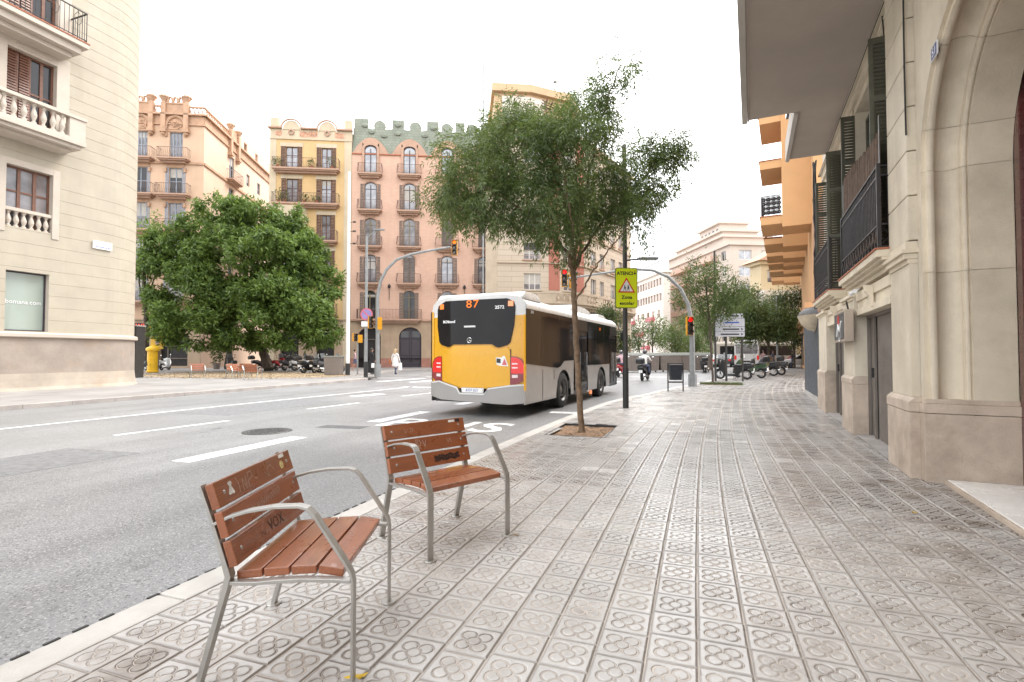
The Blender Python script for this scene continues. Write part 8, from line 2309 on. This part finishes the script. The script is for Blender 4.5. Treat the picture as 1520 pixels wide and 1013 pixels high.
def bb(px, py, r, dd=0.0, w=None, ry=None):
    if py > 295: py -= 14 if px < 720 else 9
    p = AP(px, py, dd); rr = r * SC * .90; bl_.append((p[0], p[1], p[2], rr, rr * 1.0, (ry or r) * SC * .9, (w or 1.0) * (r / 50.0) ** 2))
for a in [(925, 300, 30, .3, .9), (945, 285, 28, .6, .9), (975, 240, 32, .9), (1000, 230, 26, .9, .9), (915, 330, 24, .2, .8), (960, 310, 22, -.2, .8), (672, 240, 30, -.4), (668, 285, 26, -.6), (700, 215, 36, .6), (695, 275, 42, -.4), (690, 325, 26, .1, 1.2), (663, 322, 18, .2), (712, 345, 17, .2, .8), (722, 300, 38, -.7), (735, 240, 42, .5), (735, 195, 34, .7),
          (755, 160, 26, .5), (768, 200, 42, 0), (775, 270, 46, .6), (765, 320, 34, -.5), (745, 345, 16, -.4, .7), (800, 230, 50, -.6), (808, 180, 40, .5), (812, 290, 50, -.9), (800, 335, 32, .3), (830, 345, 26, -.6),
          (843, 215, 46, -1.0), (850, 165, 36, .9), (850, 280, 48, 1.0), (862, 325, 34, .8), (878, 185, 34, -.2), (885, 135, 27, -.2), (868, 150, 24, .3), (905, 108, 18, -.2, .9), (922, 92, 16, -.2, .9), (938, 84, 10, -.2, .8), (948, 110, 9, -.2, .5), (895, 160, 22, .3),
          (888, 250, 34, .1, .8), (895, 305, 32, .4, .9), (905, 345, 24, .1, .7), (880, 365, 16, .1, .7), (925, 270, 32, .7), (935, 320, 26, -.5, .8), (955, 225, 28, .9), (965, 265, 32, .7), (990, 215, 24, 1.0), (1010, 215, 18, 1.0), (1025, 222, 9, 1.0), (1000, 250, 22, .9), (985, 285, 20, .1, .8), (955, 345, 12, -.5, .6), (930, 245, 20, .5, .7), (850, 385, 12, 0, .4), (900, 205, 16, 0, .6)]:
    bb(*a)
# leaf tufts
P_l, C_l = clumps(bl_, 19, 27, .078, .4)
keep = np.ones(len(P_l), bool)
n_ = len(P_l)
dirs = C_l + rng.normal(size=(n_, 3)) * .5; dirs[:, 2] -= .28
up_ = C_l * .9 + rng.normal(size=(n_, 3)) * .45; up_[:, 2] += .5
PP, DD, UU = pinnate(P_l, dirs, up_, 7, .20, .016)
m_ = len(PP)
leaf_quads('crown', PP, DD, UU + rng.normal(size=(m_, 3)) * .3, rng.uniform(.065, .105, m_), rng.uniform(.015, .024, m_), M['leaf_ash'], at_, .15)

def big_tree(name, label, px, depth, blobs, trunks, leafm, lsize, per, cn, cr_, shell=.6, group=None, trunkm='trunk_dark', aspect=.42, ymax=None, lobes=0):
    x0, y0 = cw(px, depth); t = thing(name, label, 'tree', (x0, y0, 0), 0, group); sc = depth / 755.0
    def LP(a, b, dd=0.0):
        p = at_px(a, b, depth + dd); return (p.x - x0, p.y - y0, p.z)
    mb = MB()
    for (pts, r0, r1) in trunks: limb(mb, [LP(*p) for p in pts], r0, r1, 8, r0 * .25)
    mb.build('trunk', M[trunkm], t, smooth=True)
    bl2 = []
    for b in blobs:
        a, c, r_ = b[:3]; dd = b[3] if len(b) > 3 else 0; w = b[4] if len(b) > 4 else 1
        p = LP(a, c, dd); q = r_ * sc
        if not lobes: bl2.append((p[0], p[1], p[2], q, q, q * .85, w * (r_ / 40.0) ** 2))
        for k in range(lobes):
            u_ = Vector((random.gauss(0, 1), random.gauss(0, 1), random.gauss(0, 1))).normalized() * q * .72; f_ = random.uniform(.32, .50)
            bl2.append((p[0] + u_.x, p[1] + u_.y, p[2] + u_.z, q * f_, q * f_, q * f_ * .8, w * (r_ / 40.0) ** 2 * f_ * f_ * 1.6))
    P, C = clumps(bl2, per, cn, cr_, shell)
    if ymax:
        zc_ = LP(px, ymax)[2]; k_ = P[:, 2] > zc_ + rng.normal(size=len(P)) * .12; P, C = P[k_], C[k_]
    n = len(P); d = rng.normal(size=(n, 3)) + C * .35; d[:, 2] -= .35
    u_ = C * 1.0 + rng.normal(size=(n, 3)) * .35; u_[:, 2] += .35
    leaf_quads('crown', P, d, u_, rng.uniform(lsize * .7, lsize * 1.3, n), rng.uniform(lsize * aspect * .7, lsize * aspect * 1.2, n), M[leafm], t)
    return t
bb2 = [(a, b + (14 if b < 380 else 4), c * .93, *r_) for (a, b, c, *r_) in [(300, 340, 55, 0), (260, 360, 45, 1), (250, 420, 45, -.5), (245, 395, 40, .5), (330, 320, 48, .5), (370, 330, 50, 0), (410, 345, 48, .5), (440, 350, 38, 0), (430, 320, 24, .5), (400, 308, 22, 1), (350, 300, 24, 1), (300, 300, 24, 1), (270, 320, 28, .5), (450, 385, 45, -.5), (470, 410, 38, -.5),
       (475, 450, 36, -1), (485, 480, 26, -1), (440, 440, 55, -2), (390, 400, 62, -3), (330, 400, 62, -2.5), (290, 440, 55, -2), (350, 460, 55, -3), (400, 470, 50, -3), (270, 470, 42, -1.5), (310, 495, 35, -1.5), (350, 505, 30, -2), (440, 490, 38, -2), (470, 500, 22, -1.5), (385, 505, 26, -1), (490, 420, 22, -.5), (440, 305, 14, .5), (460, 340, 18, 0), (320, 285, 14, 1), (235, 450, 30, 0), (250, 490, 22, -.5)]]
big_tree('broad_tree', 'broad dense bright green tree shading the plaza scooters', 398, 41, bb2,
         [([(400, 549), (388, 520), (370, 490), (355, 450)], .42, .2), ([(370, 490), (390, 450), (410, 400)], .2, .08), ([(388, 520), (420, 480), (440, 430)], .2, .08), ([(370, 490), (330, 440), (300, 390)], .2, .08)],
         'leaf_lime', .34, 95, 20, .16, .80, ymax=519, lobes=6)
big_tree('slim_tree', 'second dark trunked tree left of the leaning trunk on the plaza', 338, 43, [(335, 430, 40, 0), (320, 470, 32, 0), (352, 480, 28, 0)], [([(338, 547), (340, 520), (345, 480)], .26, .16), ([(345, 480), (330, 430)], .16, .06)], 'leaf_dark', .32, 30, 12, .3)
big_tree('dark_tree', 'sparse dark tree against the edge of the cream corner building', 214, 41, [(212, 340, 24, 0, 1.2), (225, 360, 22, 0), (210, 390, 20, 0, .6), (226, 330, 14, 0), (212, 430, 18, 0, .35), (232, 410, 14, 0, .5)],
         [([(216, 548), (218, 500), (214, 450), (212, 400), (218, 350)], .24, .08), ([(214, 450), (228, 410), (236, 380)], .08, .03), ([(216, 470), (205, 420), (203, 380)], .08, .03)], 'leaf_lime', .30, 50, 12, .28)
# street trees up the road
sp_bl = [(1040, 410, 26, 0, .6), (1015, 425, 22, 0, .5), (1060, 400, 22, 0, .6), (1075, 425, 26, 0, .7), (1050, 440, 28, 0, .7), (1020, 450, 20, 0, .4), (1085, 450, 24, 0, .7), (1030, 395, 14, 0, .4), (1068, 455, 26, 0, .7), (1005, 440, 12, 0, .4), (1095, 435, 16, 0, .6), (1045, 465, 20, 0, .4)]
big_tree('street_tree', 'slim open crowned street tree right of the red traffic light', 1058, 24.2, sp_bl, [([(1058, 571), (1056, 530), (1054, 480), (1050, 440), (1048, 410)], .055, .03), ([(1054, 490), (1070, 460), (1084, 430)], .03, .01), ([(1054, 478), (1035, 445), (1018, 425)], .03, .01)], 'leaf_street', .15, 90, 34, .17, .1, aspect=.34)
for i, (px, d, top, bot, wd, w, lb_, lm) in enumerate([
    (1100, 48, 425, 500, 34, 1.0, 'street tree above the white coach with rounded crown', 'leaf_street'),
    (1140, 40, 440, 512, 40, 1.0, 'leafy street tree over the parked scooters at the right', 'leaf_street'),
    (1178, 52, 425, 520, 30, 1.0, 'dark street tree against the orange building', 'leaf_dark'),
    (1165, 66, 430, 510, 34, 1.0, 'far street tree in front of the yellow villa', 'leaf_dark'),
    (1002, 75, 480, 530, 26, 1.0, 'low roadside tree left of the red traffic light', 'leaf_street'),
    (968, 70, 472, 515, 18, .9, 'small tree in front of the long pale building', 'leaf_street'),
    (1030, 80, 470, 530, 28, 1.0, 'bushy tree behind the red traffic light', 'leaf_street'),
    (930, 62, 485, 525, 18, .9, 'tree showing between the bus front and the dark column', 'leaf_dark'),
    (905, 50, 455, 480, 16, 1.0, 'tree top above the front of the bus', 'leaf_dark'),
    (948, 78, 478, 520, 16, 1.0, 'small dark tree right of the dark lamp column', 'leaf_dark'),
    (1085, 70, 470, 535, 26, 1.0, 'far tree behind the direction sign', 'leaf_street'),
    (1060, 90, 450, 530, 34, 1.0, 'distant tree crown below the beige block', 'leaf_street'),
    (1120, 85, 445, 520, 34, 1.0, 'distant tree crown left of the yellow villa', 'leaf_street')]):
    cy0 = (top + bot) / 2; h_ = (bot - top) / 2; bl3 = []
    rnd = random.Random(i + 5)
    for k in range(9):
        bl3.append((px + rnd.uniform(-.75, .75) * wd, cy0 + rnd.uniform(-.75, .75) * h_, max(6, wd * rnd.uniform(.3, .5)), rnd.uniform(-1, 1), w))
    base_y = 527 + 755 * CAM_H / d
    s_ = d / 755.0
    big_tree('street_tree', lb_, px, d, bl3, [([(px, base_y), (px + 1, (bot + base_y) / 2), (px, cy0)], .14, .07), ([(px, bot), (px + wd * .4, cy0)], .07, .03), ([(px, bot), (px - wd * .4, cy0)], .07, .03)], lm, .17 + d * .0018, 200, 30, .14 + d * .005, .2)
# planters on the plaza
for (px, d, h_, lb_) in ((322, 46, 1.5, 'potted shrub against the plaza shopfront behind the chairs'),):
    x, y = cw(px, d); t = thing('potted_shrub', lb_, 'plant', (x, y, 0)); MB().lathe([(.25, 0), (.33, .5), (.36, .55)], 12).build('pot', M['container'], t)
    p_, d_ = clumps([(0, 0, .6 + h_ / 2, .4, .4, h_ / 2, 1)], 60, 6, .1); leaf_quads('foliage', p_, d_, rand_dirs(len(p_)), .22, .09, M['leaf_dark'], t)

for o in bpy.data.objects:
    if o.type == 'MESH' and len(o.data.materials) == 0: o.data.materials.append(M['rb_stone'])
